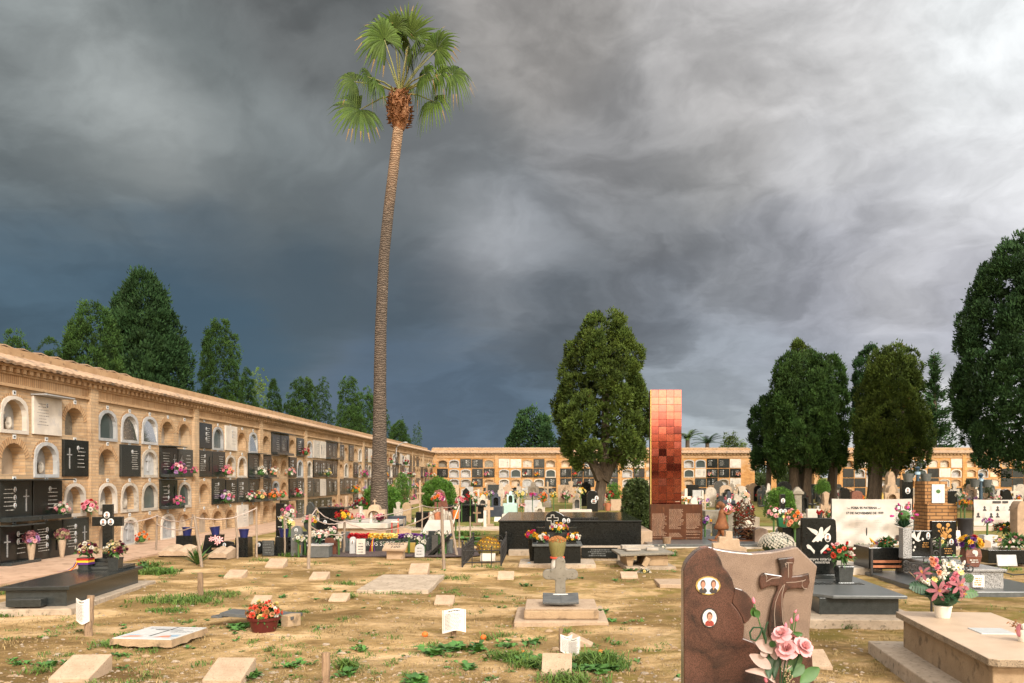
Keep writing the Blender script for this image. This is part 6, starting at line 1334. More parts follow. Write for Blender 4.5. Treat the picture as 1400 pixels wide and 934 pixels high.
for (kx, ax_, dy, fx) in ((983, 977.5, .04, 974.5), (988.5, 988, -.05, 991.5)):
    H_, K_, A_ = Vector(sk(986, 722, dy)), Vector(sk(kx, 732, dy)), Vector(sk(ax_, 744.0, dy)); A_.z = max(A_.z, .03); fig.tube([H_, H_.lerp(K_, .5), K_, K_.lerp(A_, .4), A_], [.062, .055, .044, .04, .026], 8)
    F_ = Vector((wx(fx + 4, D5) - sx0, dy, .02)); fig.tube([A_, A_.lerp(F_, .5), F_], [.028, .03, .02], 7)
body = part('body', fig, K['rust'], s, smooth=60); sm = body.modifiers.new('Sub', 'SUBSURF'); sm.levels = 1; sm.render_levels = 1
hair = G(); c = sk(984.6, 690.0); hair.ball((c[0], 0, c[2]), (.088, .088, .082), 14, 9, 0, .10, 3); hair.ball((sk(981.5, 693)[0], 0, sk(0, 693.0)[2]), (.055, .07, .055), 10, 7, 0, .15, 4); part('hair', hair, K['rust'], s, smooth=70)
g = G(); c = sk(991.6, 692.4); g.ball(c, (.014, .012, .014), 6, 4); 
for yy in (-.03, .03): g.ball((sk(990.3, 0)[0], yy, sk(0, 691.3)[2]), (.012, .01, .008), 6, 4)
g.ball((sk(990.8, 0)[0], 0, sk(0, 694.3)[2]), (.010, .018, .005), 6, 4); part('face', g, K['rust'], s)
solo('base_plate', G().box(-.30, 1.05, -.24, .24, 0, .018), K['rust'], 'orange rusty base plate under the girl and wire bush', 'plate', (sx0, D5 + .0, .086))
wbz = thing('wire_bush', 'tangled rusty wire bush with red flowers that the girl statue reaches for', 'sculpture', (wx(1018, D5), D5, .105)); q = random.Random(5); g = G()
for k in range(64):
    P = []; a = q.random()*6.28; z = q.uniform(.05, .82); r_ = .10 + .17*math.sin(min(1, z/.85+.12)*2.6)**.5 if z < .8 else .12
    for j in range(7): P.append((r_*math.cos(a)*q.uniform(.8, 1.1), r_*math.sin(a)*q.uniform(.8, 1.1), max(.02, z))); a += q.uniform(.2, .6); z += q.uniform(-.10, .11)
    g.tube(P, q.uniform(.006, .013), 5)
part('wire', g, K['rust_plate'], wbz)
g = G()
for k in range(90): a = q.random()*6.28; leaf_g(g, Vector((.13*math.cos(a), .13*math.sin(a), q.uniform(.45, .85))), Vector((math.cos(a), math.sin(a), q.uniform(-.2, .8))), .09, .022, 0, q)
part('foliage', g, K['leaf_dark'], wbz)
for k in range(14): a = q.random()*6.28; b_ = obj('bloom', bloom_mesh('carn', 'red'), wbz); dv = Vector((math.cos(a), math.sin(a) - .4, .4)); b_.matrix_local = Matrix.Translation((.2*math.cos(a), .2*math.sin(a), q.uniform(.5, .82))) @ face_to(dv) @ Matrix.Scale(.032, 4)
g = G()
for k in range(22): a = q.random()*6.28; r_ = .17*q.random(); g.ball((r_*math.cos(a), r_*math.sin(a), q.uniform(.05, .28)), q.uniform(.03, .06), 6, 5, 0, .5, k)
part('stone_core', g, K['granite_black'], wbz)
t = thing('stepped_stone', 'pale stepped stone cross top rising behind the foreground headstone', 'headstone', (wx(998, 15.5), 15.5, 0)); fx = lambda px: wx(px, 15.5) - wx(998, 15.5); fz = lambda py: wz(py, 15.5)
part('stone', G().prism([(fx(975), 0), (fx(1022), 0), (fx(1021), fz(749)), (fx(1012), fz(747)), (fx(1011), fz(737)), (fx(1002), fz(737)), (fx(1001.5), fz(726.5)), (fx(992.5), fz(726)), (fx(992), fz(734)), (fx(983.5), fz(734)), (fx(983), fz(742)), (fx(975), fz(743))], 0, .16), K['travertine'], t, bevel=.012)
t = thing('broken_tomb', 'broken concrete table tomb with a tilted cracked top slab', 'tomb', (wx(886, 14.9), 14.9, 0), R(4)); t.scale = (.8, .9, .86)
g = G(); g.box(-.50, .62, -.05, 1.3, -.05, .04); part('base_slab', g, K['concrete'], t, bevel=.01)
g = G(); g.taper(.10, .95, .20, .95, .0, .26, cx=-.38, cy=.6); part('side_wall', g, K['render_tan'], t, bevel=.01); g = G(); g.box(-.05, .48, .12, 1.05, .04, .255); part('end_wall', g, K['render_tan'], t, bevel=.012)
g = G(); g.box(-.62, .60, -.02, 1.2, .27, .315, M=Matrix.Rotation(R(-1.5), 4, 'Y')); part('top_slab', g, K['concrete_grey'], t, bevel=.01)
g = G(); g.box(-.16, -.04, -.02, .06, .0, .2, M=Matrix.Rotation(R(28), 4, 'Y')); part('fallen_brick', g, K['render_tan'], t, bevel=.006)
g = G(); g.box(-.42, .34, .9, 1.15, .32, .40); g.box(-.36, -.02, .5, .8, .32, .36, M=Matrix.Rotation(R(4), 4, 'Z')); g.box(.0, .27, .45, .75, .325, .38, M=Matrix.Rotation(R(-8), 4, 'Z')); part('rubble', g, K['limestone'], t, bevel=.01)
bouquet('green leafy bouquet with white flowers lying before the broken tomb', 881, 784, 14.3, 10.5, ['white', 'white', 'pale_yellow'], 9, 61, ('carn',), .7, leaf='leaf_dark', bs=.22, leaves=70)
bouquet('small white flowers with green leaves on the dark platform edge', 906, 749, 18.2, 6.5, ['white', 'white'], 5, 63, ('carn',), .7, leaf='leaf_dark', bs=.3, leaves=26); bouquet('dark green trailing leaves at the corner of the dark platform', 921, 757, 17.4, 7, ['straw'], 2, 64, ('carn',), .9, leaf='leaf', bs=.12, leaves=50)
solo('plant_pot', G().lathe([(.09, 0), (.11, .15), (.10, .15)], 12), K['wood'], 'small brown pot standing on the dark platform', 'pot', (wx(915, 19.0), 19.4, .086), smooth=40)
solo('grave_slab', G().box(-.25, .2, 0, .7, -.03, .035), K['travertine'], 'flat pale slab half hidden left of the foreground headstone', 'grave slab', (wx(925, 12.4), 12.4, 0), bevel=.01)
D6 = 14.4; solo('flower_pot', G().lathe([(.12, 0), (.15, .12), (.17, .24), (.155, .24)], 18), K['bin'], 'black pot holding the white chrysanthemum dome', 'flower pot', (wx(1062, D6), D6, .33), smooth=40)
solo('pedestal', G().box(-.25, .25, -.2, .3, 0, .33), K['granite_dark'], 'dark stone pedestal under the white chrysanthemum pot', 'pedestal', (wx(1062, D6), D6, 0), bevel=.006)
mumdome('wide dome of small white chrysanthemums behind the foreground headstone', wx(1062, D6), D6, wz(745, D6), .30, .20, ['white'], 230, .025, 9)
t = thing('tomb', 'dark granite tomb with upright dove headstone right behind the foreground headstone', 'tomb', (3.46, 9.3, 0), R(-2.2))
tombbox(t, 1.02, 2.15, .305, 'granite_dark', .035, .07, 'granite_blue', z0=.08, chamf=.20); kerb(t, -.75, .62, -.28, 2.3, .085)  # cover slab in paler granite: grazing reflection put into its colour
D7 = 11.0; xh = lambda px: wx(px, D7) - 3.46 - .068; zh = lambda py: wz(py, D7)
q0 = [(xh(1095), .36), (xh(1141.5), .36), (xh(1141), zh(722))] + [(xh(1141 - 6.5 + 6.5*math.cos(R(v))), zh(716 - 8*math.sin(R(v)))) for v in (30, 60, 90)] + [(xh(1095), zh(708))]
hs2 = part('headstone', G().prism(q0, 1.62, 1.72), K['granite_black'], t, bevel=.006)
part('headstone_base', G().box(xh(1093), xh(1144), 1.55, 1.85, .306, .36), K['granite_dark'], t, bevel=.006)
zm = lambda zx, zy: (xh(1080 + zx/4.375), zh(680 + zy/4.375)); g = G()
for P in ([(122, 262), (135, 245), (150, 228), (163, 208), (166, 188), (175, 175), (186, 178), (188, 190), (190, 205), (196, 215), (196, 235), (182, 245), (180, 262), (168, 255), (158, 265), (146, 258), (132, 266)], [(150, 226), (120, 205), (92, 176), (112, 182), (145, 192), (160, 205)], [(188, 208), (205, 185), (232, 166), (226, 190), (205, 215), (192, 224)],
          [(90, 285), (100, 278), (110, 284), (118, 290), (126, 302), (140, 316), (136, 336), (126, 322), (112, 308), (96, 302)], [(222, 285), (212, 278), (202, 284), (196, 292), (186, 304), (172, 318), (176, 336), (186, 324), (200, 310), (216, 302)]): g.prism([zm(*p) for p in P][::-1], 1.614, 1.6195)
part('dove_engraving', g, K['silver'], hs2); c = zm(215, 238); medals(hs2, [c], 1.617, .04, .058)
c = zm(165, 366); text('...empre estarás', .052, stand(c[0]-.01, 1.616, c[1]), K['silver'], hs2, 'lettering', .001); c = zm(175, 384); text('nosotros', .052, stand(c[0]+.02, 1.616, c[1]), K['silver'], hs2, 'lettering', .001)
g = G(); inscr(g, -.15, .36, 1.2, 1.24, 0, 1, 5); g = G(); q = random.Random(3)
for k in range(14): x = -.25 + .045*k; g.box(x, x + .03, .95 + q.uniform(-.02, .02), 1.15 + q.uniform(-.02, .02), .306, .309)
part('relief_band', g, K['granite_dark'], t)
vase('square dark vase on the dove tomb', 1153.5, 10.45, .306, .20, .19, 'granite_dark')
bouquet('bouquet of red and white roses with ferns in the dove tomb vase', 1150, 757, 10.4, 19, ['red', 'pale_pink', 'coral', 'white', 'red'], 19, 71, ('tulip', 'tulip', 'rose'), .8, bs=.2, leaf='leaf', leaves=110, front=.5)
t = thing('tomb', 'speckled light grey granite tomb with two black plaques near the right edge', 'tomb', (6.10, 11.75, 0), 0)
tombbox(t, .66, 2.35, .33, 'granite_grey', .035, .035, z0=.05); kerb(t, -.86, .95, -.28, 2.3, .055, 'granite_blue')
D8 = 13.5; x8 = lambda px: wx(px, D8) - 6.10; z8 = lambda py: wz(py, D8)
part('column', G().box(x8(1227.5), x8(1239.5), 1.55, 1.72, .331, z8(721.5)), K['granite_grey'], t, bevel=.006)
for (p0, p1, y0, yb, lbl) in ((1239.5, 1268.5, 725, 757, 0), (1269, 1302, 712, 759, 1)):
    pb = part('plaque', G().box(x8(p0), x8(p1), 1.62, 1.70, .36, z8(y0)), K['granite_black'], t, bevel=.005); part('plaque_base', G().box(x8(p0)-.02, x8(p1)+.02, 1.58, 1.78, .331, .359), K['granite_dark'], t, bevel=.004)
    g = G(); zz = lambda zx, zy: (x8(1180 + zx/8.493), z8(690 + zy/8.493))
    if not lbl:
        for P in ([(520, 370), (525, 330), (555, 305), (568, 350), (578, 380), (592, 330), (632, 300), (620, 350), (605, 395), (628, 410), (600, 425), (570, 410), (552, 385)],): g.prism([zz(*p) for p in P][::-1], 1.613, 1.6195)
        for c in ((545, 435), (560, 485), (650, 395), (545, 520)): g.ball((zz(*c)[0], 1.617, zz(*c)[1]), (.018, .004, .022), 7, 5)
        part('dove_engraving', g, K['silver'], pb); medals(pb, [zz(711, 355)], 1.617, .032, .058); g = G(); inscr(g, *[zz(640, 0)[0], zz(735, 0)[0]], zz(0, 495)[1], zz(0, 425)[1], 1.617, 3, 6, .014); part('inscription', g, K['gold'], pb)
    else:
        for a_, b_ in (((905, 380), (850, 260)), ((905, 380), (885, 280)), ((905, 380), (940, 230)), ((905, 380), (965, 300)), ((905, 380), (960, 360)), ((905, 400), (870, 350)), ((905, 380), (835, 300)), ((905, 400), (910, 345)), ((905, 400), (905, 300))): A_, B_ = zz(*a_), zz(*b_); g.tube([(A_[0], 1.617, A_[1]), (B_[0], 1.617, B_[1])], .0055, 4)
        for c, r_ in (((838, 240), 30), ((940, 232), 24), ((885, 268), 16), ((965, 290), 20), ((960, 362), 22), ((912, 345), 22), ((870, 355), 18), ((835, 300), 12), ((925, 275), 14), ((940, 310), 16), ((890, 320), 16), ((905, 375), 22)): g.ball((zz(*c)[0], 1.617, zz(*c)[1]), (r_/8.493/F*D8, .005, r_/8.493/F*D8), 9, 5)
        part('tree_engraving', g, K['gold'], pb); medals(pb, [zz(978, 425)], 1.617, .036, .05); g = G(); inscr(g, zz(890, 0)[0], zz(1010, 0)[0], zz(0, 570)[1], zz(0, 490)[1], 1.617, 3, 8, .013); part('inscription', g, K['gold'], pb)
part('tile_plaque', G().box(wx(1329, 11.75) - 6.1, wx(1345, 11.75) - 6.1, -.02, .034, .08, .245), K['ceramic'], t, bevel=.002)
g = G(); inscr(g, wx(1331, 11.75) - 6.1, wx(1343, 11.75) - 6.1, .10, .22, -.022, 4, 12, .016); part('tile_writing', g, K['gold'], t)
fb = bouquet('magenta tulips with long narrow leaves on the grey granite column', 1236, 704, 13.5, 14, ['magenta', 'magenta', 'pink'], 11, 81, ('tulip',), 1.15, bs=.26, leaf='leaf', leaves=14, front=.1)
g = G(); q = random.Random(2)
for k in range(90):
    a = q.random()*6.28; e = q.uniform(.3, 1.2); dv = Vector((math.cos(a)*math.cos(e), .5*math.sin(a)*math.cos(e), math.sin(e))); leaf_g(g, Vector((0, 0, -.21)), dv, q.uniform(.18, .27), .010, 0, q, .1)
part('long_leaf', g, K['leaf_dark'], fb)
bouquet('white flowers with loose green leaves before the gold tree plaque', 1284, 744, 13.2, 11, ['white', 'white', 'pale_yellow'], 9, 84, ('carn', 'simple'), .8, bs=.28, leaf='leaf', leaves=60)
D9 = 12.1; t = thing('stone_vase', 'tapered red brown granite vase with white carving on the grey tomb', 'vase', (wx(1327, D9), D9, .331)); g = G(); g.taper(.17, .16, .24, .2, 0, .16); g.taper(.24, .2, .19, .17, .16, .30); part('body', g, K['granite_red'], t, bevel=.008)
g = G(); g.ball((.03, -.102, .2), (.025, .004, .045), 7, 5); g.ball((.0, -.102, .22), (.03, .004, .03), 7, 5); inscr(g, -.07, .08, .06, .12, -.104, 2, 3, .016); part('carving', g, K['silver'], t)
bouquet('purple, yellow and red flowers in the red brown granite vase', 1326, 744, D9, 16, ['purple', 'yellow', 'purple', 'purple', 'yellow', 'red'], 17, 91, ('mum',), .7, bs=.33, xs_=1.15)
D10 = 8.15; t = thing('iron_cross', 'black wrought iron grave cross with scrolls behind the pale tomb bouquet', 'iron cross', (wx(1279, D10), D10, 0)); xi = lambda px: wx(px, D10) - wx(1279, D10); zi = lambda py: wz(py, D10)
for px in (1273.5, 1285): part('upright', G().tube([(xi(px), 0, -.05), (xi(px), 0, zi(736 if px < 1280 else 737))], .011, 6), K['iron'], t)
g = G(); g.tube([(xi(1236), 0, zi(770)), (xi(1326), 0, zi(772))], .008, 6); g.tube([(xi(1236), 0, zi(779)), (xi(1326), 0, zi(781))], .008, 6); part('crossbar', g, K['iron'], t)
def scroll(px, py, r, a0, turns, sgn=1): 
    P = []
    for i in range(22): u = i/21; rr_ = r*(1 - .78*u); a = a0 + sgn*turns*6.283*u; P.append((xi(px) + rr_*math.cos(a), -.005, zi(py) + rr_*math.sin(a)))
    g = G(); g.tube(P, .0065, 5); part('scroll', g, K['iron'], t)
for px, py, r, a0, tn_, s in ((1238, 771, .035, 0, 1.1, 1), (1238, 779, .035, 0, 1.1, -1), (1248, 775, .04, 3.1, 1.2, 1), (1258, 775, .04, 0, 1.2, -1), (1266, 767, .05, -1.2, 1.2, 1), (1293, 767, .05, 4.3, 1.2, -1), (1304, 775, .04, 3.1, 1.2, 1), (1318, 775, .04, 0, 1.2, -1), (1326, 777, .045, 3.1, 1.1, 1), (1279, 757, .035, 0, 1.2, 1), (1279, 745, .032, 3, 1.2, -1), (1266, 788, .05, 1.2, 1.1, -1), (1293, 788, .05, 2, 1.1, 1)): scroll(px, py, r, a0, tn_, s)
t = thing('tomb', 'long pale tan stone tomb in the right foreground with a worn overhanging slab', 'tomb', (3.35, 5.55, 0), R(-5.5))
g = G(); g.box(-.36, .39, .08, 1.95, .08, .345); part('body', g, K['render_tan'], t, bevel=.01)
g = G(); c = .05; P = [(-.41 + c, 0), (.43, 0), (.43, 2.03), (-.41 + c, 2.03), (-.41, 2.0), (-.41, .03)]; n = 6
g.add([(x, y, .352) for x, y in P] + [(x, y, .405) for x, y in P], [tuple(range(n-1, -1, -1))] + [tuple(range(n, 2*n))] + [(i, (i+1) % n, (i+1) % n+n, i+n) for i in range(n)]); g.m[0] = 1
for i in range(2, len(g.m)): g.m[i] = 1
part('cover_slab', g, [K['slab_pale'], K['slab_edge']], t, bevel=.007); kerb(t, -.60, .62, -.3, 2.2, .10, 'concrete')
part('name_tile', G().box(-.06, .20, .93, 1.18, .4055, .412, M=Matrix.Rotation(R(2), 4, 'Z')), K['tile_white'], t)
D11 = 7.25; bx = wx(1289, D11); by = D11; zb_ = .406
b = thing('flower_bouquet', 'large bouquet of dusty pink lilies, white stocks and monstera leaves on the pale tomb', 'flowers', (bx, by, zb_)); pxm = by/F
def bl(px, py, dy=0): d = by + dy; return Vector((wx(px, d) - bx, dy, wz(py, d) - zb_))
part('pot', G().lathe([(.058, 0), (.068, .05), (.073, .09), (.078, .092), (.078, .105), (.065, .105)], 22), K['pot_white'], b, smooth=45); q = random.Random(3)
g = G(); 
for k in range(130):
    a = q.random()*6.28; e = q.uniform(.1, 1.4); dv = Vector((math.cos(a)*math.cos(e), math.sin(a)*math.cos(e), math.sin(e))); leaf_g(g, Vector((dv.x*.08, dv.y*.07, .15 + dv.z*.12)), dv, q.uniform(.08, .16), q.uniform(.016, .03), 0, q)
g.ball((0, 0, .22), (.13, .11, .13), 9, 7, 0, .3, 3); part('foliage', g, K['leaf_dark'], b)
g = G()
for k in range(60): a = q.random()*6.28; dv = Vector((math.cos(a), math.sin(a)*.6, q.uniform(0, .9))); leaf_g(g, bl(1289 + q.uniform(-20, 20), 775 + q.uniform(-14, 22), -.05), dv, .06, .016, 0, q)
part('light_foliage', g, K['leaf'], b)
for px, py, s_, dv in ((1282, 808, 11.5, (-.1, -1, .15)), (1310, 801, 11.5, (.25, -1, .3)), (1262, 785, 9.5, (-.6, -.5, .7)), (1316, 811, 7.5, (.6, -.7, -.2))):
    o = obj('lily', bloom_mesh('lily', 'dusty', 0), b); o.matrix_local = Matrix.Translation(bl(px, py, -.10)) @ face_to(Vector(dv), px) @ Matrix.Scale(s_*pxm, 4)
for a, c in (((1253, 787), (1270, 800)), ((1290, 765), (1292, 787)), ((1319, 768), (1308, 785)), ((1300, 768), (1303, 780)), ((1288, 782), (1286, 792))):
    g = G(); A_, B_ = bl(*a, -.07), bl(*c, -.05); n = 46
    for k in range(n): u = k/n; p = A_.lerp(B_, u) + Vector((q.gauss(0, .010*(.4+u)), q.gauss(0, .010), q.gauss(0, .006*(.4+u)))); g.ball(p, .0075 + .005*u, 5, 4)
    part('stock_spike', g, K['f_white'], b)
for px, py in ((1276, 771), (1281, 775), (1284, 783), (1279, 766), (1303, 792), (1307, 786), (1297, 800), (1291, 802), (1274, 765)):
    o = obj('bloom', bloom_mesh('carn', 'pink' if px % 2 else 'peach', px % 2), b); o.matrix_local = Matrix.Translation(bl(px, py, -.09)) @ face_to(Vector((q.uniform(-.4, .4), -1, .5))) @ Matrix.Scale(4.5*pxm, 4)
for px, py in ((1302, 771), (1310, 776), (1296, 773), (1313, 783), (1268, 795), (1277, 793)):
    o = obj('bloom', bloom_mesh('simple', 'pale_yellow' if px % 2 else 'white', 0), b); o.matrix_local = Matrix.Translation(bl(px, py, -.06)) @ face_to(Vector((q.uniform(-.4, .4), -1, .5))) @ Matrix.Scale(5*pxm, 4)
def monstera(px0, py0, px1, py1, wd):
    A_, B_ = bl(px0, py0, -.06), bl(px1, py1, -.08); ax = (B_-A_); L_ = ax.length; ax.normalize(); sd_ = ax.cross(Vector((0, -1, .55))).normalized(); n = 7; g = G()
    for s in (-1, 1):
        for i in range(n):
            u0, u1 = i/n, (i+.78)/n; w0 = wd*math.sin(math.pi*(u0*.85+.13))**.7; w1 = wd*math.sin(math.pi*(min(1, u1)*.85+.13))**.7; fw = ax*L_*.10
            g.quad(A_ + ax*L_*u0, A_ + ax*L_*u1, A_ + ax*L_*u1 + sd_*s*w1 + fw - Vector((0, 0, .01)), A_ + ax*L_*u0 + sd_*s*w0 + fw - Vector((0, 0, .012)))
            if i < n-1: g.quad(A_ + ax*L_*u1, A_ + ax*L_*((i+1)/n), A_ + ax*L_*((i+1)/n) + sd_*s*w1*.35 + fw*.5, A_ + ax*L_*u1 + sd_*s*w1*.4 + fw*.5)
    part('monstera_leaf', g, K['leaf_dark' if px1 < px0 else 'leaf'], b)
monstera(1270, 803, 1244, 800, .058); monstera(1308, 808, 1336, 810, .05); monstera(1318, 792, 1330, 786, .04)
g = G(); g.tube([bl(1268, 800), bl(1257, 795, -.05), bl(1243, 782, -.08)], .004, 5); part('spike_tip', g, K['wood'], b)
D12 = 6.2; t = thing('flower_pot', 'white pot with a dusty pink leaf and pine cone cut by the right edge', 'flower pot', (wx(1401, D12), D12, .406)); part('pot', G().lathe([(.045, 0), (.055, .08), (.052, .09)], 18), K['pot_white'], t, smooth=45)
g = G(); q = random.Random(1)
for k in range(40): p = Vector((-.075 + q.gauss(0, .014), q.gauss(0, .014), .13 + q.gauss(0, .014))); leaf_g(g, p, Vector((q.uniform(-1, .6), q.uniform(-1, 1), q.uniform(-.4, 1))), .025, .007, 0, q)
part('pine_cone', g, K['f_rust'], t); g = G(); g.ball((-.05, -.02, .085), (.028, .006, .05), 10, 7); part('petal_leaf', g, K['f_dusty'], t, smooth=80); g = G(); g.ball((-.01, -.03, .11), (.035, .02, .03), 8, 6, 0, .2); part('white_bloom', g, K['f_white'], t)
MD = 18.0
t = thing('memorial_kerb', 'long dark stone kerb with carved lettering under a red, yellow and purple flower strip', 'memorial', (wx(533, MD), MD, 0)); xm = lambda px: wx(px, MD) - wx(533, MD); zm = lambda py: wz(py, MD)
part('stone', G().box(xm(481), xm(586), 0, .30, -.02, zm(736)), K['granite_dark'], t, bevel=.008)
text('STROS SERES QUE', .135, stand(xm(526), -.004, zm(743.7)), K['silver'], t, 'lettering', .002)
q = random.Random(2)
for nm, x0, x1, cols, lb in (('r', 477, 502, ['red'], 'red flowers at the left end of the republican flower strip'), ('y', 502, 543, ['pale_yellow', 'yellow'], 'pale yellow flowers in the middle of the republican flower strip'), ('p', 543, 580, ['purple'], 'purple flowers at the right end of the republican flower strip')):
    o = thing('flower_strip', lb, 'flowers', (wx((x0+x1)/2, MD), MD + .12, zm(735.5)), 0, 'three coloured flower strip'); hw_ = (x1-x0)/2/F*MD; g = G(); rest = G()
    for k in range(int(hw_*190)): leaf_g(g, Vector((q.uniform(-hw_, hw_), q.uniform(-.1, .1) - .06, q.uniform(-.10, .02))), Vector((q.uniform(-1, 1), -1, q.uniform(-.6, .6))), .09, .025, 0, q)
    part('foliage', g, K['leaf_dark'], o)
    for k in range(60): b_ = obj('bloom', bloom_mesh('carn', cols[k % len(cols)], k % 2), o); b_.matrix_local = Matrix.Translation((-hw_ + 2*hw_*(k+.5)/60, q.uniform(-.13, .08), q.uniform(.0, .06))) @ face_to(Vector((q.uniform(-.4, .4), -.5, 1))) @ Matrix.Scale(.05, 4)
t = thing('ribbon', 'red, yellow and purple ribbon hanging down before the carved kerb', 'ribbon', (wx(511, MD-.1), MD - .12, 0))
for i, (c, dx) in enumerate((('red', -.02), ('yellow', .01), ('purple', .045))):
    g = G(); P = [(dx*.4, 0, zm(735)), (dx*.2 - .02, -.03, .3), (dx - .04, -.05, .15), (dx*1.6 - .05, -.03, .02)]
    for a, c2 in zip(P[:-1], P[1:]): g.quad(a, (a[0]+.016, a[1], a[2]), (c2[0]+.016, c2[1], c2[2]), c2)
    part('stripe', g, K['f_'+c], t)
def frame_ribbon(px, lb):
    t = thing('ribbon_post', lb, 'ribbon', (wx(px, 18.6), 18.6, 0))
    for dx, c in ((-.07, 'red'), (.07, 'coral')): part('band', G().box(dx-.012, dx+.012, 0, .02, .0, wz(713 if dx < 0 else 709, 18.6)), K['f_'+c], t)
    part('cross_band', G().box(-.08, .08, -.004, .004, .62, .65), K['f_white'], t)
frame_ribbon(540, 'pair of thin red ribboned rods behind the yellow flowers')
PD2 = 16.75; t = thing('plinth', 'tan slanted stone lectern carved with a grave number on a short block', 'plinth', (wx(540, PD2), PD2, 0)); M = Matrix.Translation((0, -.10, .15)) @ Matrix.Rotation(R(19), 4, 'X')
part('block', G().box(-.17, .16, 0, .25, -.03, .15), K['sandstone'], t, bevel=.01); pl = part('panel', G().box(-.235, .225, 0, .33, 0, .045, M=M), K['travertine'], t, bevel=.006)
text('FOSSA', .115, M @ Matrix.Translation((0, .245, .047)), K['ink'], pl, 'lettering', .002, shear=.15); text('100', .135, M @ Matrix.Translation((0, .11, .047)), K['ink'], pl, 'lettering', .002, shear=.15)
def slabstone(label, px, py0, py1, wpx, d, mat, shape='arch', th=.07, lean=0, rz=0, name='headstone', cat='headstone', med=None, txt=0, txtmat='silver', z0=None):
    x = wx(px, d); h = wz(py0, d) - (z0 or 0); w_ = wpx/F*d; z = z0 or 0; hw_ = w_/2
    if shape == 'arch': P = [(-hw_, 0), (hw_, 0), (hw_, h - hw_)] + [(hw_*math.cos(R(v)), h - hw_ + hw_*math.sin(R(v))) for v in range(20, 180, 20)] + [(-hw_, h - hw_)]
    elif shape == 'low': P = [(-hw_, 0), (hw_, 0), (hw_, h*.82)] + [(hw_*math.cos(R(v)), h*.82 + h*.18*math.sin(R(v))) for v in range(20, 180, 20)] + [(-hw_, h*.82)]
    elif shape == 'trap': P = [(-hw_*.85, 0), (hw_, 0), (hw_*.85, h), (-hw_, h)]
    elif shape == 'peak': P = [(-hw_, 0), (hw_, 0), (hw_, h*.6), (hw_*.6, h*.72), (hw_*.45, h*.9), (0, h), (-hw_*.45, h*.9), (-hw_*.6, h*.72), (-hw_, h*.6)]
    elif shape == 'angle': P = [(-hw_, 0), (hw_, 0), (hw_, h*.58), (hw_*.45, h*.93), (-hw_*.15, h), (-hw_, h*.96)]
    elif shape == 'flare': P = [(-hw_*.55, 0), (hw_*.55, 0), (hw_*.4, h*.3), (hw_*.35, h*.45), (hw_*.75, h*.35), (hw_, h*.5), (hw_*.9, h*.72), (hw_*.4, h*.65), (hw_*.3, h*.75), (hw_*.5, h*.95), (0, h), (-hw_*.5, h*.95), (-hw_*.3, h*.75), (-hw_*.4, h*.65), (-hw_*.9, h*.72), (-hw_, h*.5), (-hw_*.75, h*.35), (-hw_*.35, h*.45), (-hw_*.4, h*.3)]
    elif shape == 'cross': P = cross_pts(0, 0, h, w_, max(.07, w_*.28))
    elif shape == 'latin': P = cross_pts(0, 0, h, w_, max(.05, w_*.2))
    elif shape == 'ornate': P = [(-hw_*.5, 0), (hw_*.5, 0), (hw_*.5, h*.35), (hw_*.85, h*.4), (hw_, h*.55), (hw_*.85, h*.7), (hw_*.6, h*.72), (hw_*.55, h*.9), (hw_*.2, h), (-hw_*.2, h), (-hw_*.55, h*.9), (-hw_*.6, h*.72), (-hw_*.85, h*.7), (-hw_, h*.55), (-hw_*.85, h*.4), (-hw_*.5, h*.35)]
    else: P = [(-hw_, 0), (hw_, 0), (hw_, h), (-hw_, h)]
    o = thing(name, label, cat, (x, d, z), R(rz)); Mx = Matrix.Rotation(R(lean), 4, 'X'); s = part('stone', G().prism(P, 0, th, M=Mx), K[mat], o, bevel=.006)
    if shape in ('flare', 'cross', 'latin', 'ornate'): part('base', G().box(-hw_*.7 - .05, hw_*.7 + .05, -.08, th + .08, -.02, .09), K[mat], o, bevel=.008)
    for (mx_, mz_, r_) in (med or []): g = G(); medal(g, mx_*w_, -.004, mz_*h, r_, r_*1.25); part('portrait', g, MED(), s)
    if txt: g = G(); inscr(g, -hw_*.75, hw_*.75, h*.12, h*(.65 if med else .8), -.004, txt, int(px), .016); part('inscription', g, K[txtmat], s)
    return o
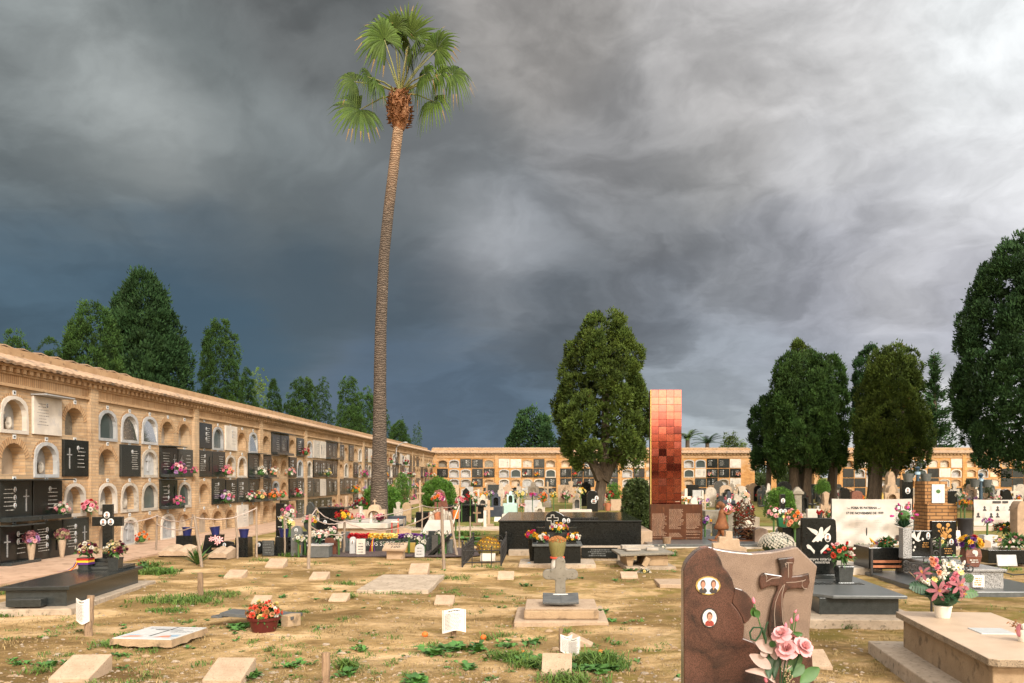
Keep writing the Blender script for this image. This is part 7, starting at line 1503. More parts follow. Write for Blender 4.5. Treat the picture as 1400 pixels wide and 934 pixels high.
def shrine(label, px, py0, py1, wpx, d, mat, inner='limestone', cross=True, wide=1.5, base=.35, name='shrine_tomb', deep=.9, cat='shrine'):
    """tomb head with an arched recess, on a low box"""
    x = wx(px, d); h = wz(py0, d); w_ = wpx/F*d; hb = h*base; o = thing(name, label, cat, (x, d, 0)); hw_ = w_/2; hh = h - hb
    part('base', G().box(-hw_*wide, hw_*wide, -deep*.75, deep*.35, -.03, hb), K[mat], o, bevel=.01)
    ow = w_*.55; oh = hh*.62; oz = hb + .02; hole = arch(0, oz, ow, oh, ow*.48, 10)
    pk = hw_*.52; O = [(-hw_, hb), (-hw_, hb + hh*.68), (-pk, hb + hh*.72)] ; top = [(pk*math.cos(math.pi*(1 - i/8)), hb + hh*.72 + hh*.28*math.sin(math.pi*i/8)) for i in range(9)]
    outl = [(-hw_, hb), (hw_, hb), (hw_, hb + hh*.70)] + [(p[0], p[1]) for p in reversed(top)] + [(-hw_, hb + hh*.70)]
    g = G(); F1 = G()
    arc = hole[1:-1]; a, b_ = hole[0][0], hole[-1][0]; sp_ = arc[0][1]
    def topz(xx): return hb + hh*.70 if abs(xx) > pk else hb + hh*.72 + hh*.28*math.sqrt(max(0, 1 - (xx/pk)**2))
    F1.quad((-hw_, 0, hb), (a, 0, hb), (a, 0, topz(a)), (-hw_, 0, hb + hh*.7)); F1.quad((b_, 0, hb), (hw_, 0, hb), (hw_, 0, hb + hh*.7), (b_, 0, topz(b_))); F1.quad((a, 0, hb), (b_, 0, hb), (b_, 0, oz), (a, 0, oz))
    for p, q_ in zip(arc[:-1], arc[1:]): F1.quad((p[0], 0, p[1]), (q_[0], 0, q_[1]), (q_[0], 0, topz(q_[0])), (p[0], 0, topz(p[0])))
    n = len(outl)
    for i in range(n): p, q_ = outl[i], outl[(i+1) % n]; F1.quad((p[0], 0, p[1]), (p[0], .3, p[1]), (q_[0], .3, q_[1]), (q_[0], 0, q_[1]))
    F1.add([(p[0], .3, p[1]) for p in outl[::-1]], [tuple(range(n))]); hd_ = part('head', F1, K[mat], o)
    g = recess(G(), hole, .16, 0); part('recess', g, K[inner], hd_)
    part('rim', archframe(G(), hole, .035*w_/.5, .025), K[mat], hd_)
    if cross: part('cross', G().prism(cross_pts(0, h, h*.16, h*.11, h*.032), .1, .16), K[mat], o)
    return o
slabstone('small grey round topped stone with a portrait left of the white tablet', 482, 734, 751, 8.5, 17.5, 'marble_grey', 'arch', med=[(0, .72, .035)])
part('foot', G().box(-.11, .11, -.04, .12, 0, .05), K['marble_grey'], bpy.data.objects['headstone.001'] if 'headstone.001' in bpy.data.objects else None)
slabstone('square white tablet with faint writing before the carved kerb', 493, 737, 749, 12, 17.4, 'marble_white', 'rect', txt=4, txtmat='grey_ink', name='tablet', cat='tablet')
slabstone('grey arched stone at the right of the gold boxes', 573.5, 744, 757, 13, 17.0, 'marble_grey', 'arch', txt=3, txtmat='grey_ink')
for px, lb in ((554, 'left'), (564, 'right')): vase('%s gilt box vase right of the carved lectern plinth' % lb, px, 17.6, .05, .19, .14, 'gilt', name='box_vase', shape='square')
for px, py, lb in ((559, 734, 'white blooms above the left gilt box vase'), (571, 737, 'white blooms leaning between the gilt box and grey arched stone'), (578, 742, 'white bunch just above the grey arched stone'), (580, 729, 'two white blooms high among the leaning black slabs'), (600, 730, 'white blooms left of the tall grey stake'), (609, 730, 'white blooms right of the tall grey stake')): bouquet(lb, px, py, 17.5, 5.2, ['white'], 6, px, ('rose',), .8, bs=.42, leaves=18, detail=False)
slabstone('leaning black polished slab right of the white blooms', 594, 731, 757, 9, 17.3, 'granite_black', 'rect', .06, -10, 0, 'leaning_slab', 'slab'); solo('leaning_slab', G().box(-.03, .03, 0, .5, 0, .62, M=Matrix.Rotation(R(46), 4, 'Y')), K['granite_black'], 'long dark slab tilted sideways against the grey stake', 'slab', (wx(586, 17.2), 17.2, .0), bevel=.005)
slabstone('dark square headstone behind the tilted slab', 588, 726, 752, 15, 18.4, 'granite_dark', 'rect'); slabstone('second dark leaning headstone beneath the white blooms', 602, 724, 756, 13, 18.6, 'granite_black', 'angle', lean=-12)
slabstone('grey pedestal stone right of the tall grey stake', 614, 738, 755, 9, 17.6, 'granite_blue', 'rect', .2)
solo('leaning_slab', G().box(-.34, .34, 0, 1.0, 0, .04, M=Matrix.Rotation(R(24), 4, 'X')), K['marble_white'], 'large white marble sheet slab lying slanted behind the black slabs', 'slab', (wx(590, 20), 20, .12), R(-8), bevel=.004)
slabstone('brown dome shaped stone behind the purple flowers', 552, 722, 734, 20, 20.0, 'sandstone', 'low')
RW = 'dark headstones along the paved strip'
def pedestal(label, px, py0, py1, wpx, d, mat='granite_black', sk_=0): 
    x = wx(px, d); h = wz(py0, d); w_ = wpx/F*d; g = G(); g.taper(w_*1.05, .3, w_, .28, -.02, h); 
    if sk_: g.v = [(a + sk_*c, b_, c) for a, b_, c in g.v]
    return solo('pedestal', g, K[mat], label, 'pedestal', (x, d, 0), 0, RW, bevel=.006)
def bucket(label, px, py1, wpx, d, tilt=0):
    x = wx(px, d); z = wz(py1, d); r = wpx/2/F*d; g = G(); g.lathe([(r*.7, 0), (r*.95, r*1.5), (r*1.05, r*1.55), (r*1.05, r*1.68), (r*.9, r*1.68), (r*.86, r*1.4)], 18)
    o = solo('bucket', g, K['pot_blue'], label, 'bucket', (x, d, z), 0, 'dark blue buckets on the pedestals', smooth=40); o.rotation_euler = (0, R(tilt), 0)
for px, py0, w_, d, lb, bl_, tl in ((255.5, 732, 22, 18.3, 'black square pedestal left of the spiky plant', 'dark blue bucket on the pedestal behind the crossed stakes', 3), (290, 731, 20, 18.0, 'leaning black pedestal with a pink lily', 'tilted dark blue bucket above the pink lily', -7), (333.5, 734.5, 17, 17.2, 'tall black pedestal right behind the straight stake', 'dark blue ribbed bucket on the tall black pedestal', 0), (388, 734, 18, 17.6, 'black pedestal beside the grey round topped stone', 'dark blue bucket under the pale flowers', 0)):
    pedestal(lb, px, py0, 752, w_, d, sk_=.16 if tl == -7 else 0); bucket(bl_, px + (5 if tl == -7 else 0), py0 + .4, 13.5, d, tl)
o = thing('lily_spray', 'pink lily spray hanging on the leaning black pedestal', 'flowers', (wx(296, 17.7), 17.7, wz(738, 17.7)))
for k, (dx, dz_, s) in enumerate(((-.09, .02, .045), (0, .03, .055), (.09, .0, .06), (.04, -.05, .05))): b_ = obj('bloom', bloom_mesh('lily', 'pale_pink'), o); b_.matrix_local = Matrix.Translation((dx, -.05, dz_)) @ face_to(Vector((dx*2, -1, .3)), k) @ Matrix.Scale(s, 4)
slabstone('low black headstone with a round portrait left of the tall pedestal', 309, 740, 756, 20, 17.9, 'granite_black', 'low', med=[(-.1, .7, .035)]); slabstone('low black headstone with a white portrait touching the tall pedestal', 319, 745, 757, 11, 17.5, 'granite_black', 'rect', med=[(0, .6, .035)])
slabstone('low dark stone with pale portrait right of the thin straight stake', 354, 740, 756, 11, 17.7, 'granite_black', 'arch', med=[(0, .72, .035)]); slabstone('grey trapezoid slab with worn lettering leaning in the dark row', 366, 739, 757, 17, 17.3, 'granite_dark', 'trap', txt=4, txtmat='granite_blue', lean=-6)
slabstone('blue grey round topped headstone with an oval portrait and white roses', 405, 719, 756, 15, 17.2, 'granite_blue', 'arch', .09, med=[(0, .86, .035)], txt=0); slabstone('dark grey block headstone beside the blue grey round topped one', 418, 727, 757, 13, 17.5, 'granite_dark', 'rect', .12)
vase('bronze tube vase on the blue grey round topped stone', 409.5, 17.05, .08, .16, .045, 'gold', shape='round'); bouquet('white roses and yellow green buds on the blue grey headstone', 408, 738, 17.0, 6.5, ['white', 'pale_yellow'], 7, 3, ('rose',), 1.1, bs=.4); bouquet('second white rose bunch on the dark grey block headstone', 417, 738, 17.2, 6, ['white'], 6, 4, ('rose',), 1.1, bs=.42)
slabstone('black slab with a metal plate behind the flower covered pedestal', 383, 688, 740, 12, 19.5, 'granite_black', 'rect', .1, txt=3); bouquet('pink and white bouquet with teal leaves high on the dark row', 394, 703, 18.6, 10, ['pink', 'white', 'magenta', 'pale_pink'], 14, 5, ('mum', 'carn'), 1.2, bs=.3); bouquet('cream lilies hanging beside the black slab', 396, 716, 18.5, 6.5, ['white', 'pale_yellow'], 7, 6, ('lily',), 1, bs=.5); bouquet('pale yellow flowers over the blue bucket', 387, 710, 18.4, 6, ['pale_yellow', 'white'], 8, 7, ('mum',), .9)
bouquet('white, yellow and pink bouquet on the ornate grey stone', 423, 711, 17.9, 12, ['white', 'yellow', 'pink', 'white'], 14, 8, ('mum', 'carn'), .45, bs=.3); slabstone('ornate quatrefoil dark stone cross head with a small angel on top', 424, 687, 735, 19, 20.0, 'granite_dark', 'ornate', .1)
t = thing('planter', 'grey stone trough planter at the end of the dark row', 'planter', (wx(436, 16.9), 16.9, 0)); part('trough', G().box(-.22, .20, 0, .3, 0, .23), K['granite_blue'], t, bevel=.01); part('rim', G().box(-.24, .22, -.02, .32, .231, .27), K['marble_grey'], t, bevel=.006); bouquet('white orchids and lilies in the grey stone trough', 437, 731, 17.0, 13, ['white', 'white', 'pale_pink'], 24, 9, ('lily', 'simple'), .5, bs=.2, leaf='leaf_dark')
slabstone('large upright black headstone with a white oval and gilt lettering', 446, 709, 748, 28, 18.9, 'granite_black', 'rect', .14, med=[(-.05, .88, .04)], txt=4); solo('block', G().box(-.12, .12, 0, .2, 0, .36), K['granite_red'], 'small brown granite block in front of the black headstone', 'block', (wx(452, 17.4), 17.4, 0), bevel=.006); bouquet('pink and white roses before the black headstone with white oval', 454, 728, 17.6, 8, ['pale_pink', 'white', 'white'], 10, 12, ('rose',), 1, bs=.36)
bouquet('white flowers tied low by the light brown stake', 463, 737, 17.3, 5.5, ['white'], 6, 13, ('rose',), 1.2, bs=.4); slabstone('tall grey slab stone left of the grey portrait stone', 472, 727, 752, 11, 18.0, 'granite_blue', 'rect', .1)
g = G(); d_ = 22; g.taper(.55, .5, .66, .6, .0, wz(696, d_)); g.box(-.35, .35, -.32, .32, wz(696, d_) + .001, wz(693, d_)); solo('tomb', g, K['granite_black'], 'large black tub shaped tomb behind the white oval headstone', 'tomb', (wx(457, d_), d_, 0), bevel=.008)
x, y = gp(270, 772); g = G(); q = random.Random(9)
for k in range(46):
    a = q.random()*6.28; e = q.uniform(.5, 1.35); l = q.uniform(.3, .52); dv = Vector((math.cos(a)*math.cos(e), math.sin(a)*math.cos(e), math.sin(e))); sd_ = Vector((-math.sin(a), math.cos(a), 0))*.022; m_ = dv*l*.55; t_ = dv*l - Vector((0, 0, l*.12))
    g.add([-sd_*.7, sd_*.7, m_ + sd_, m_ - sd_, t_], [(0, 1, 2, 3), (3, 2, 4)])
solo('spiky_plant', g, K['leaf'], 'spiky green plant with sword leaves beside the crossed stakes', 'plant', (x, y, 0))
o = bouquet('few red flowers growing in the grass by the left black tomb', 196, 772, 12.9, 9, ['red'], 5, 14, ('tulip',), .8, bs=.16, leaves=50); solo('potted_plant', G().lathe([(.05, 0), (.07, .1), (.06, .1)], 12), K['bin'], 'small dark pot sunk in grass near the red flowers', 'pot', (wx(176, 12.9), 12.9, 0), smooth=40)
t = shrine('pale arched shrine tomb with a small cross on top, left of the palm trunk', 511, 690, 715, 30, 23.2, 'travertine', 'sandstone', True, 1.0, .44)
g = G(); d_ = 21.0; g.box(wx(459.5, d_), wx(527.5, d_), d_, d_ + 2.0, -.03, wz(722.5, d_)); TB = solo('tomb', g, K['travertine'], 'long pale sandstone tomb box in front of the arched shrine', 'tomb', bevel=.012).name; g = G(); d_ = 20.9; zt = wz(722.5, 21.0); g.box(wx(457, d_), wx(530, d_), d_, d_ + 2.2, zt + .002, zt + .13, M=Matrix.Identity(4)); o = part('lid', g, K['marble_white'], bpy.data.objects[TB], bevel=.012)
slabstone('tall pale sandstone cross on a stepped base left of the shrine', 473, 678, 716, 15, 22.2, 'travertine', 'latin', .12); bouquet('red and orange flowers at the foot of the tall pale cross', 470, 706, 21.6, 12, ['red', 'orange', 'yellow', 'red'], 16, 21, ('mum',), .6, bs=.28)
bouquet('big pink carnations at the left of the shrine niche', 492, 708, 21.4, 7, ['pale_pink', 'pink', 'pale_pink', 'white'], 8, 22, ('carn',), .9, bs=.42); bouquet('pale pink and white bouquet at the right of the shrine niche', 519, 709, 21.4, 8, ['pale_pink', 'white', 'pink', 'wine'], 12, 23, ('carn',), .8, bs=.36)
slabstone('small white pinnacle before the shrine niche', 507, 701, 720, 5, 21.2, 'marble_white', 'peak', .12, name='pinnacle', cat='ornament'); slabstone('small white pinnacle left of the shrine', 493, 694, 712, 5, 22.8, 'marble_white', 'peak', .12, name='pinnacle', cat='ornament')
bouquet('dark red roses in a pale vase above the pink carnations', 493, 688, 24, 7.5, ['red', 'wine'], 10, 24, ('rose',), 1, bs=.35); vase('pale tall vase holding dark red roses', 493, 24, .3, .5, .13, 'marble_white', shape='round')
slabstone('pale quatrefoil stone cross right of the palm trunk', 544, 686, 702, 13, 29, 'limestone', 'flare', .12); solo('planter', G().box(-.28, .28, -.2, .2, 0, .32), K['navy'], 'dark blue box planter under the quatrefoil cross', 'planter', (wx(543, 28.4), 28.4, 0), bevel=.01)
slabstone('tan round shouldered headstone under the rose bush', 556, 687, 704, 12, 30, 'render_tan', 'low', .12); slabstone('tall slender tan stone cross left of the dome hedge', 574, 657, 703, 11, 31, 'sandstone', 'latin', .16); slabstone('dark metal cross behind the tan headstone', 560, 686, 704, 9, 32, 'iron', 'latin', .04)
slabstone('brown granite headstone with a slanted top before the dome hedge', 603, 669, 690, 18, 26.5, 'granite_red', 'angle', .12, med=[(.2, .75, .045)]); g = G(); d_ = 25.6; g.box(-.33, .33, 0, 1.6, 0, .55); solo('tomb', g, K['granite_red'], 'brown granite tomb box under the slanted top headstone', 'tomb', (wx(600, d_), d_, 0), bevel=.01)
g = G(); g.box(-.5, .2, 0, .9, .0, .52); solo('tomb', g, K['granite_black'], 'black tomb box at the left of the brown granite one', 'tomb', (wx(588, 26.3), 26.6, 0), bevel=.01); bouquet('pink, white and orange bouquet before the brown granite headstone', 598, 682, 25.5, 9, ['pink', 'white', 'orange', 'magenta', 'white'], 15, 25, ('mum', 'carn'), .8, bs=.32)
q = random.Random(5); g = G()
for k in range(7): px = 589 + 4.4*k; h = wz(696.5 + 2*abs(k-3)*.8, 22.5); g.ball((wx(px, 22.5) - wx(602, 22.5), q.uniform(-.05, .05), h*.5), (.075, .09, h*.55), 9, 7, 0, .25, k)
solo('rock_row', g, K['limestone'], 'row of rough pale upright rocks joined as one grave edging', 'rocks', (wx(602, 22.5), 22.5, 0), smooth=50)
solo('flower_pot', G().lathe([(.07, 0), (.10, .24), (.09, .24)], 14), K['terracotta'], 'rust brown pot standing on the pale upright rocks', 'flower pot', (wx(598, 21.2), 21.2, wz(713, 21.2)), smooth=40); bouquet('dusty pink flowers in the rust brown pot on the rocks', 599, 703, 21.2, 5, ['dusty', 'pink'], 8, 26, ('mum',), .5, bs=.36)
solo('flower_pot', G().lathe([(.08, 0), (.10, .22), (.09, .22)], 14), K['f_orange'], 'bright orange pot right of the pale upright rocks', 'flower pot', (wx(623.5, 22), 22, wz(709, 22)), smooth=40); bouquet('dry pale stems in the bright orange pot', 623, 697, 22, 7, ['straw', 'dusty', 'white'], 9, 27, ('simple',), .9, bs=.25)
slabstone('black ornate headstone with shouldered top among far graves', 637, 667, 687, 18, 33, 'granite_black', 'peak', .14); g = G(); g.box(-.75, .65, 0, 1.2, 0, .55); g.box(-.8, .7, -.05, 1.25, .551, .62, 0); solo('tomb', g, K['granite_black'], 'black tomb with a pale lid below the ornate black headstone', 'tomb', (wx(637, 30.5), 30.5, 0), bevel=.01)
bouquet('white and red bouquet on the left end of the far black tomb', 631, 684, 30, 8, ['white', 'red', 'pink', 'white'], 13, 28, ('mum',), .7, bs=.34); bouquet('red and white bouquet at the top of the far black tomb', 643, 678, 30.4, 6, ['white', 'red', 'white'], 9, 29, ('mum',), .9, bs=.38); bouquet('peach and white bouquet at the right end of the far black tomb', 650, 683, 30, 5.5, ['peach', 'white'], 8, 30, ('mum',), 1)
FG = 'old stone crosses and small graves between the field and the back wall'
slabstone('weathered grey cross just right of the peach bouquet', 654, 669, 691, 11, 32, 'limestone', 'latin', .14); slabstone('tan cross on a pyramid foot in the far grass', 668, 684, 710, 13, 27.5, 'sandstone', 'cross', .14); slabstone('dark wooden cross in the far grass left of the tan cross', 652, 693, 709, 11, 28, 'wood', 'latin', .05); slabstone('small white plate leaning on the tan pyramid cross', 663, 698, 706, 4, 27, 'marble_white', 'rect', .04)
shrine('grey house shaped shrine with a dark opening', 660, 676, 690, 14, 36, 'limestone', 'slate', False, 1.1, .25); shrine('glossy dark navy arched shrine on a navy tomb', 678, 673.5, 694, 12, 35, 'navy', 'granite_black', False, 1.75, .42); shrine('mint green arched shrine on a mint green tomb', 698, 671.5, 691, 10, 38, 'mint', 'hedge_dark', False, 1.9, .45)
slabstone('grey ring headed cross standing before the back wall', 685, 660, 682, 10, 45, 'limestone', 'ornate', .16); shrine('small grey arched shrine at the edge of the big black tomb', 738, 686, 698, 14, 29, 'limestone', 'limestone', False, 1.05, .15)
slabstone('rose tinted cross beside the navy shrine', 686, 675, 688, 8, 38, 'travertine', 'latin', .12); slabstone('white square headstone with a portrait panel', 709.5, 665, 682, 6.5, 45, 'marble_white', 'rect', .14, med=[(0, .6, .08)]); solo('planter', G().box(-.35, .35, -.2, .2, 0, .62), K['marble_grey'], 'grey box planter with dark red flowers', 'planter', (wx(728, 37), 37, 0), bevel=.01); bouquet('dark red flowers in the grey box planter', 728, 676, 36.8, 4.5, ['red', 'magenta'], 8, 31, ('mum',), .5, bs=.36, leaf='leaf_dark')
bouquet('white and yellow heap of flowers right of the mint shrine', 711, 676, 38, 9, ['white', 'pale_yellow', 'white'], 16, 32, ('mum',), .6, bs=.28); bouquet('orange flowers behind the grey arched shrine', 742, 679, 38, 6, ['orange', 'coral', 'orange'], 9, 33, ('mum',), 1.1, bs=.34); shrine('pale arched shrine with red brown base above the orange flowers', 744, 670, 692, 11, 46, 'limestone', 'sandstone', False, 1.3, .3)
bouquet('orange and yellow flowers left of the navy shrine', 663, 676, 37, 4.5, ['orange', 'yellow'], 6, 34); bouquet('lilac and white flowers in front of the back wall', 671, 675, 40, 5.5, ['lilac', 'white', 'pale_pink'], 8, 35, ('mum',), .6); bouquet('white lilies with green stems left of the back wall crosses', 646, 661, 70.3, 4, ['white'], 6, 36)
g = G(); g.box(-.7, .7, 0, .9, 0, .25); solo('grave_slab', g, K['marble_white'], 'white low grave box with dark flowers right of the mint shrine', 'grave slab', (wx(712, 31), 31, 0), bevel=.01); bouquet('pink and red potted flowers on the white low grave box', 714, 692, 30.8, 4.5, ['pink', 'coral', 'pale_pink'], 7, 37)
bouquet('white wreath on a stand left of the grey arched tomb', 773, 676, 42, 6.5, ['white', 'pale_pink'], 12, 38, ('mum',), 1.0, bs=.3); shrine('grey brown arched tomb left of the big tree trunk', 789, 676, 693, 12, 39, 'limestone', 'slate', False, 1.1, .2); g = G(); g.box(-.8, .5, 0, .6, .05, .35); solo('grave_slab', g, K['marble_white'], 'long white grave slab before the arched tomb at the tree', 'grave slab', (wx(792, 33), 33, 0), bevel=.01)
slabstone('black headstone with pale cross and three portraits left of the tree trunk', 810, 671, 690, 15, 39.5, 'granite_black', 'low', .16, med=[(.05, .5, .09), (.2, .5, .09), (.38, .65, .09)]); bouquet('yellow and white bouquet with bright leaves above the arched tomb', 794, 672, 38.5, 7, ['yellow', 'white', 'pale_yellow'], 11, 39, ('mum',), .8, bs=.34); bouquet('yellow green flowers in a stand left of the white wreath', 757, 677, 40, 5.5, ['pale_yellow', 'yellow'], 8, 40)
bouquet('cone of deep red flowers right of the tree trunk', 833, 678, 40, 6.5, ['red', 'wine', 'red'], 14, 41, ('mum',), 1.2, bs=.3); solo('flower_pot', G().lathe([(.10, 0), (.16, .36), (.15, .36)], 14), K['terracotta'], 'terracotta pot with red leaves at the tree foot', 'flower pot', (wx(831, 38), 38, .1), smooth=40); bouquet('red leaved plant in the terracotta pot at the tree foot', 831, 690, 38, 5, ['red'], 6, 42, ('simple',), .9, leaf='leaf_dark'); slabstone('low tan tomb block right of the tree foot', 846, 683, 694, 22, 41, 'travertine', 'rect', .5)
slabstone('bright white stone cross just right of the red tower', 938, 668, 690, 14, 34, 'marble_white', 'cross', .14); slabstone('white stepped pedestal top above the steel panel', 949, 679, 692, 17, 30, 'marble_white', 'peak', .3); slabstone('thin pale cross behind the steel panel edge', 964, 676, 694, 9, 32, 'travertine', 'latin', .1); slabstone('dark navy cross with white medallions behind the girl statue', 997, 672, 700, 17, 29, 'navy', 'cross', .14, med=[(0, .72, .07)])
bouquet('yellow and orange flowers beside the white cross', 936, 684, 31, 5, ['yellow', 'orange'], 8, 51); shrine('dark grey arched shrine left of the navy cross', 987, 678, 694, 15, 34, 'granite_dark', 'slate', False, 1.2, .3); bouquet('white lilies and pink bunch behind the girl statue', 994, 697, 24, 8, ['white', 'pink', 'white'], 10, 52, ('lily', 'carn'), 1, bs=.36); bouquet('pale pink and white flowers above the girl statue hands', 1005, 698, 24, 7, ['white', 'pale_pink', 'peach'], 10, 53, ('carn',), .9, bs=.34)
slabstone('black headstone dotted with white portraits near the arcade', 1016, 667, 690, 13, 45, 'granite_black', 'low', .16, med=[(-.2, .8, .1), (.2, .8, .1), (0, .6, .1)]); shrine('pale grey shrine with dark opening behind the wire bush', 1022, 682, 700, 14, 28, 'limestone', 'slate', False, 1.4, .35); bouquet('white and peach flowers on top of the pale grey shrine', 1018, 678, 29, 7, ['white', 'white', 'peach'], 10, 54, ('carn', 'lily'), .7, bs=.34)
g = G(); g.box(-.55, .48, 0, .9, .0, .64); solo('tomb', g, K['concrete_grey'], 'plain grey concrete tomb behind the girl statue', 'tomb', (wx(990, 24.5), 24.5, 0), bevel=.012); slabstone('dark slate plate low behind the girl statue', 985, 716, 740, 22, 22.8, 'granite_dark', 'rect', .06); slabstone('grey marble plate between steel panel and girl statue', 966, 724, 741, 11, 22, 'granite_blue', 'rect', .08); bouquet('purple and yellow wrapped bunch at the right of the steel panel', 964, 713, 21.6, 8, ['purple', 'yellow', 'lilac', 'purple'], 9, 55, ('carn',), 1, bs=.34)
slabstone('dark plate behind the wire bush at its right', 1012, 722, 742, 20, 22.6, 'granite_dark', 'rect', .06); slabstone('pink veined marble block right of the wire bush', 1041, 722, 742, 18, 20, 'granite_pink', 'low', .3); slabstone('grey round stone with small portrait near the green square pot', 1068, 721, 745, 13, 18.5, 'granite_blue', 'arch', .1, med=[(0, .8, .04)])
slabstone('white ornate small cross above the clipped round hedge', 1051, 661, 676, 8, 46, 'marble_white', 'ornate', .12); slabstone('black cross with three portraits in front of the clipped hedge', 1070.5, 676, 712, 22, 20.5, 'granite_black', 'cross', .12, med=[(0, .87, .05), (-.12, .66, .045), (.12, .66, .045)])
bouquet('pink roses and white lily left of the black portrait cross', 1058, 704, 19.5, 10, ['pink', 'pale_pink', 'white'], 12, 56, ('rose', 'lily'), 1.2, bs=.3); solo('flower_pot', G().taper(.16, .16, .19, .19, 0, .2), K['pot_green'], 'square green pot before the black portrait cross', 'flower pot', (wx(1068.5, 18.6), 18.6, wz(720, 18.6)), bevel=.006); bouquet('yellow green foliage in the square green pot', 1071, 706, 18.6, 8, ['pale_yellow'], 3, 57, ('simple',), .7, leaf='leaf', leaves=60)
bouquet('tall cascade of peach, cream and orange roses left of the dove headstone', 1087, 713, 17.8, 14, ['peach', 'pale_pink', 'orange', 'white', 'peach'], 26, 58, ('rose', 'carn'), 1.25, bs=.24); solo('pedestal', G().box(-.22, .22, 0, .4, 0, .55), K['granite_black'], 'black stone block under the cascade of peach roses', 'pedestal', (wx(1084, 17.9), 17.9, 0), bevel=.006)
g = G(); g.box(-.24, .24, -.2, .2, 0, .45); g.box(-.12, .12, -.1, .1, .451, 1.08); g.box(-.18, .18, -.15, .15, 1.081, 1.16); g.taper(.32, .26, .08, .08, 1.161, 1.32); solo('stone_pillar', g, K['concrete_grey'], 'pale pedestal pillar with a pyramid cap by the black arch shrine', 'pillar', (wx(1090, 27), 27, 0), bevel=.012)
shrine('small black arched shrine right of the pale pillar', 1100, 672, 692, 11, 32, 'granite_black', 'granite_dark', False, 1.2, .35); slabstone('thin black cross between the black shrine and tan cross', 1111, 676, 697, 10, 28, 'granite_black', 'latin', .08); slabstone('tan mottled cross with flared arms before the tree trunks', 1130, 672, 702, 17, 24, 'sandstone', 'flare', .14)
slabstone('white framed tablet with a small black cross and text', 1113, 696, 722, 18, 20, 'marble_white', 'rect', .12, txt=4, txtmat='grey_ink', name='tablet', cat='tablet'); solo('flower_pot', G().lathe([(.05, 0), (.065, .13), (.06, .13)], 12), K['bin'], 'small dark pot of bright red flowers', 'flower pot', (wx(1121, 18.8), 18.8, wz(708, 18.8)), smooth=40); bouquet('bright red flowers beside the white framed tablet', 1121, 701, 18.8, 5, ['red'], 8, 59, ('carn',), .7, bs=.4); bouquet('rust and orange leaved flowers left of the white banner', 1132, 703, 19.6, 7, ['orange', 'rust', 'peach'], 10, 60, ('mum',), 1, bs=.3)
solo('planter', G().taper(.3, .3, .38, .36, 0, .36), K['marble_grey'], 'grey planter under the small clipped ball tree', 'planter', (wx(1121, 37), 37, 0), bevel=.01); slabstone('dark monument block under the small clipped ball tree', 1120, 662, 690, 26, 62, 'granite_black', 'rect', .5)
slabstone('ornate brown scrolled headstone between the leaning trunks', 1219, 645, 690, 18, 34, 'sandstone', 'ornate', .3); shrine('wide curved base of the ornate brown headstone', 1220, 664, 690, 20, 32, 'sandstone', 'render_tan', False, 1.05, .3, 'shrine_tomb', .6, 'shrine'); slabstone('black framed portrait box on legs right of the brown headstone', 1241, 656, 690, 15, 33, 'granite_black', 'rect', .25, med=[(0, .72, .1)])
slabstone('low black arched tomb seen above the banner left corner', 1156, 667, 690, 12, 40, 'granite_black', 'arch', .3); slabstone('rusty brown slab tomb seen above the white banner', 1172, 671, 690, 15, 40, 'granite_red', 'low', .4); slabstone('tiny golden angel figure above the banner', 1207, 673, 690, 4, 30, 'gilt', 'peak', .1, name='figurine', cat='figurine')
def banner(label, px0, px1, py0, py1, d, seed, wr=.03, name='banner'):
    x0, x1, z0, z1 = wx(px0, d), wx(px1, d), wz(py1, d), wz(py0, d); w_ = x1-x0; h = z1-z0; o = thing(name, label, 'banner', (x0, d, z0)); nx_, nz_ = 44, 26
    def yo(u, v): return wr*(1.6*noise.noise(Vector((u*2.2 + seed, v*2.6 + u*1.4, seed))) + .7*noise.noise(Vector((u*6, v*5 - u*4, seed+3))))*(1.1-v)*1.6
    def zo(u, v): return -.02*w_*(1-v)*math.sin(math.pi*u)*.6 - .012*math.sin(math.pi*u)*v + .05*(1-v)*(u-.5)*h
    vs = [(u*w_, yo(u, v), v*h + zo(u, v)) for v in [j/nz_ for j in range(nz_+1)] for u in [i/nx_ for i in range(nx_+1)]]
    fs = [(j*(nx_+1)+i, j*(nx_+1)+i+1, (j+1)*(nx_+1)+i+1, (j+1)*(nx_+1)+i) for j in range(nz_) for i in range(nx_)]
    part('cloth', G().add(vs, fs), K['cloth_white'], o, smooth=80)
    return o, w_, h, yo, zo
def on_cloth(o, w_, h, yo, zo, u0, u1, v0, v1, mat, nm, n=6, e=.016):
    g = G()
    for i in range(n):
        a, c = u0 + (u1-u0)*i/n, u0 + (u1-u0)*(i+1)/n; g.quad(*[(u*w_, yo(u, v) - e, v*h + zo(u, v)) for u, v in ((a, v0), (c, v0), (c, v1), (a, v1))])
    return part(nm, g, K[mat], o)
def cloth_text(o, w_, h, yo, zo, s, size, u, v):
    t_ = text(s, size, stand(0, 0, 0), K['ink'], o, 'lettering', .0, bold=.0035)
    for vt in t_.data.vertices: uu = u + vt.co.x/w_; vv = v + vt.co.z/h; vt.co = (uu*w_, yo(uu, vv) - .004, vv*h + zo(uu, vv))
B1 = banner('white cloth banner about a grave of 1939 hung across the right hand graves', 1137.5, 1247, 682, 746, 18.6, 4, .07)
cloth_text(*B1, '·.... FOSA 95 PATERNA ....·', .070, .40, .815); cloth_text(*B1, '17 DE NOVIEMBRE DE 1939', .070, .41, .705)
q = random.Random(7); g = G(); o, w_, h, yo, zo = B1
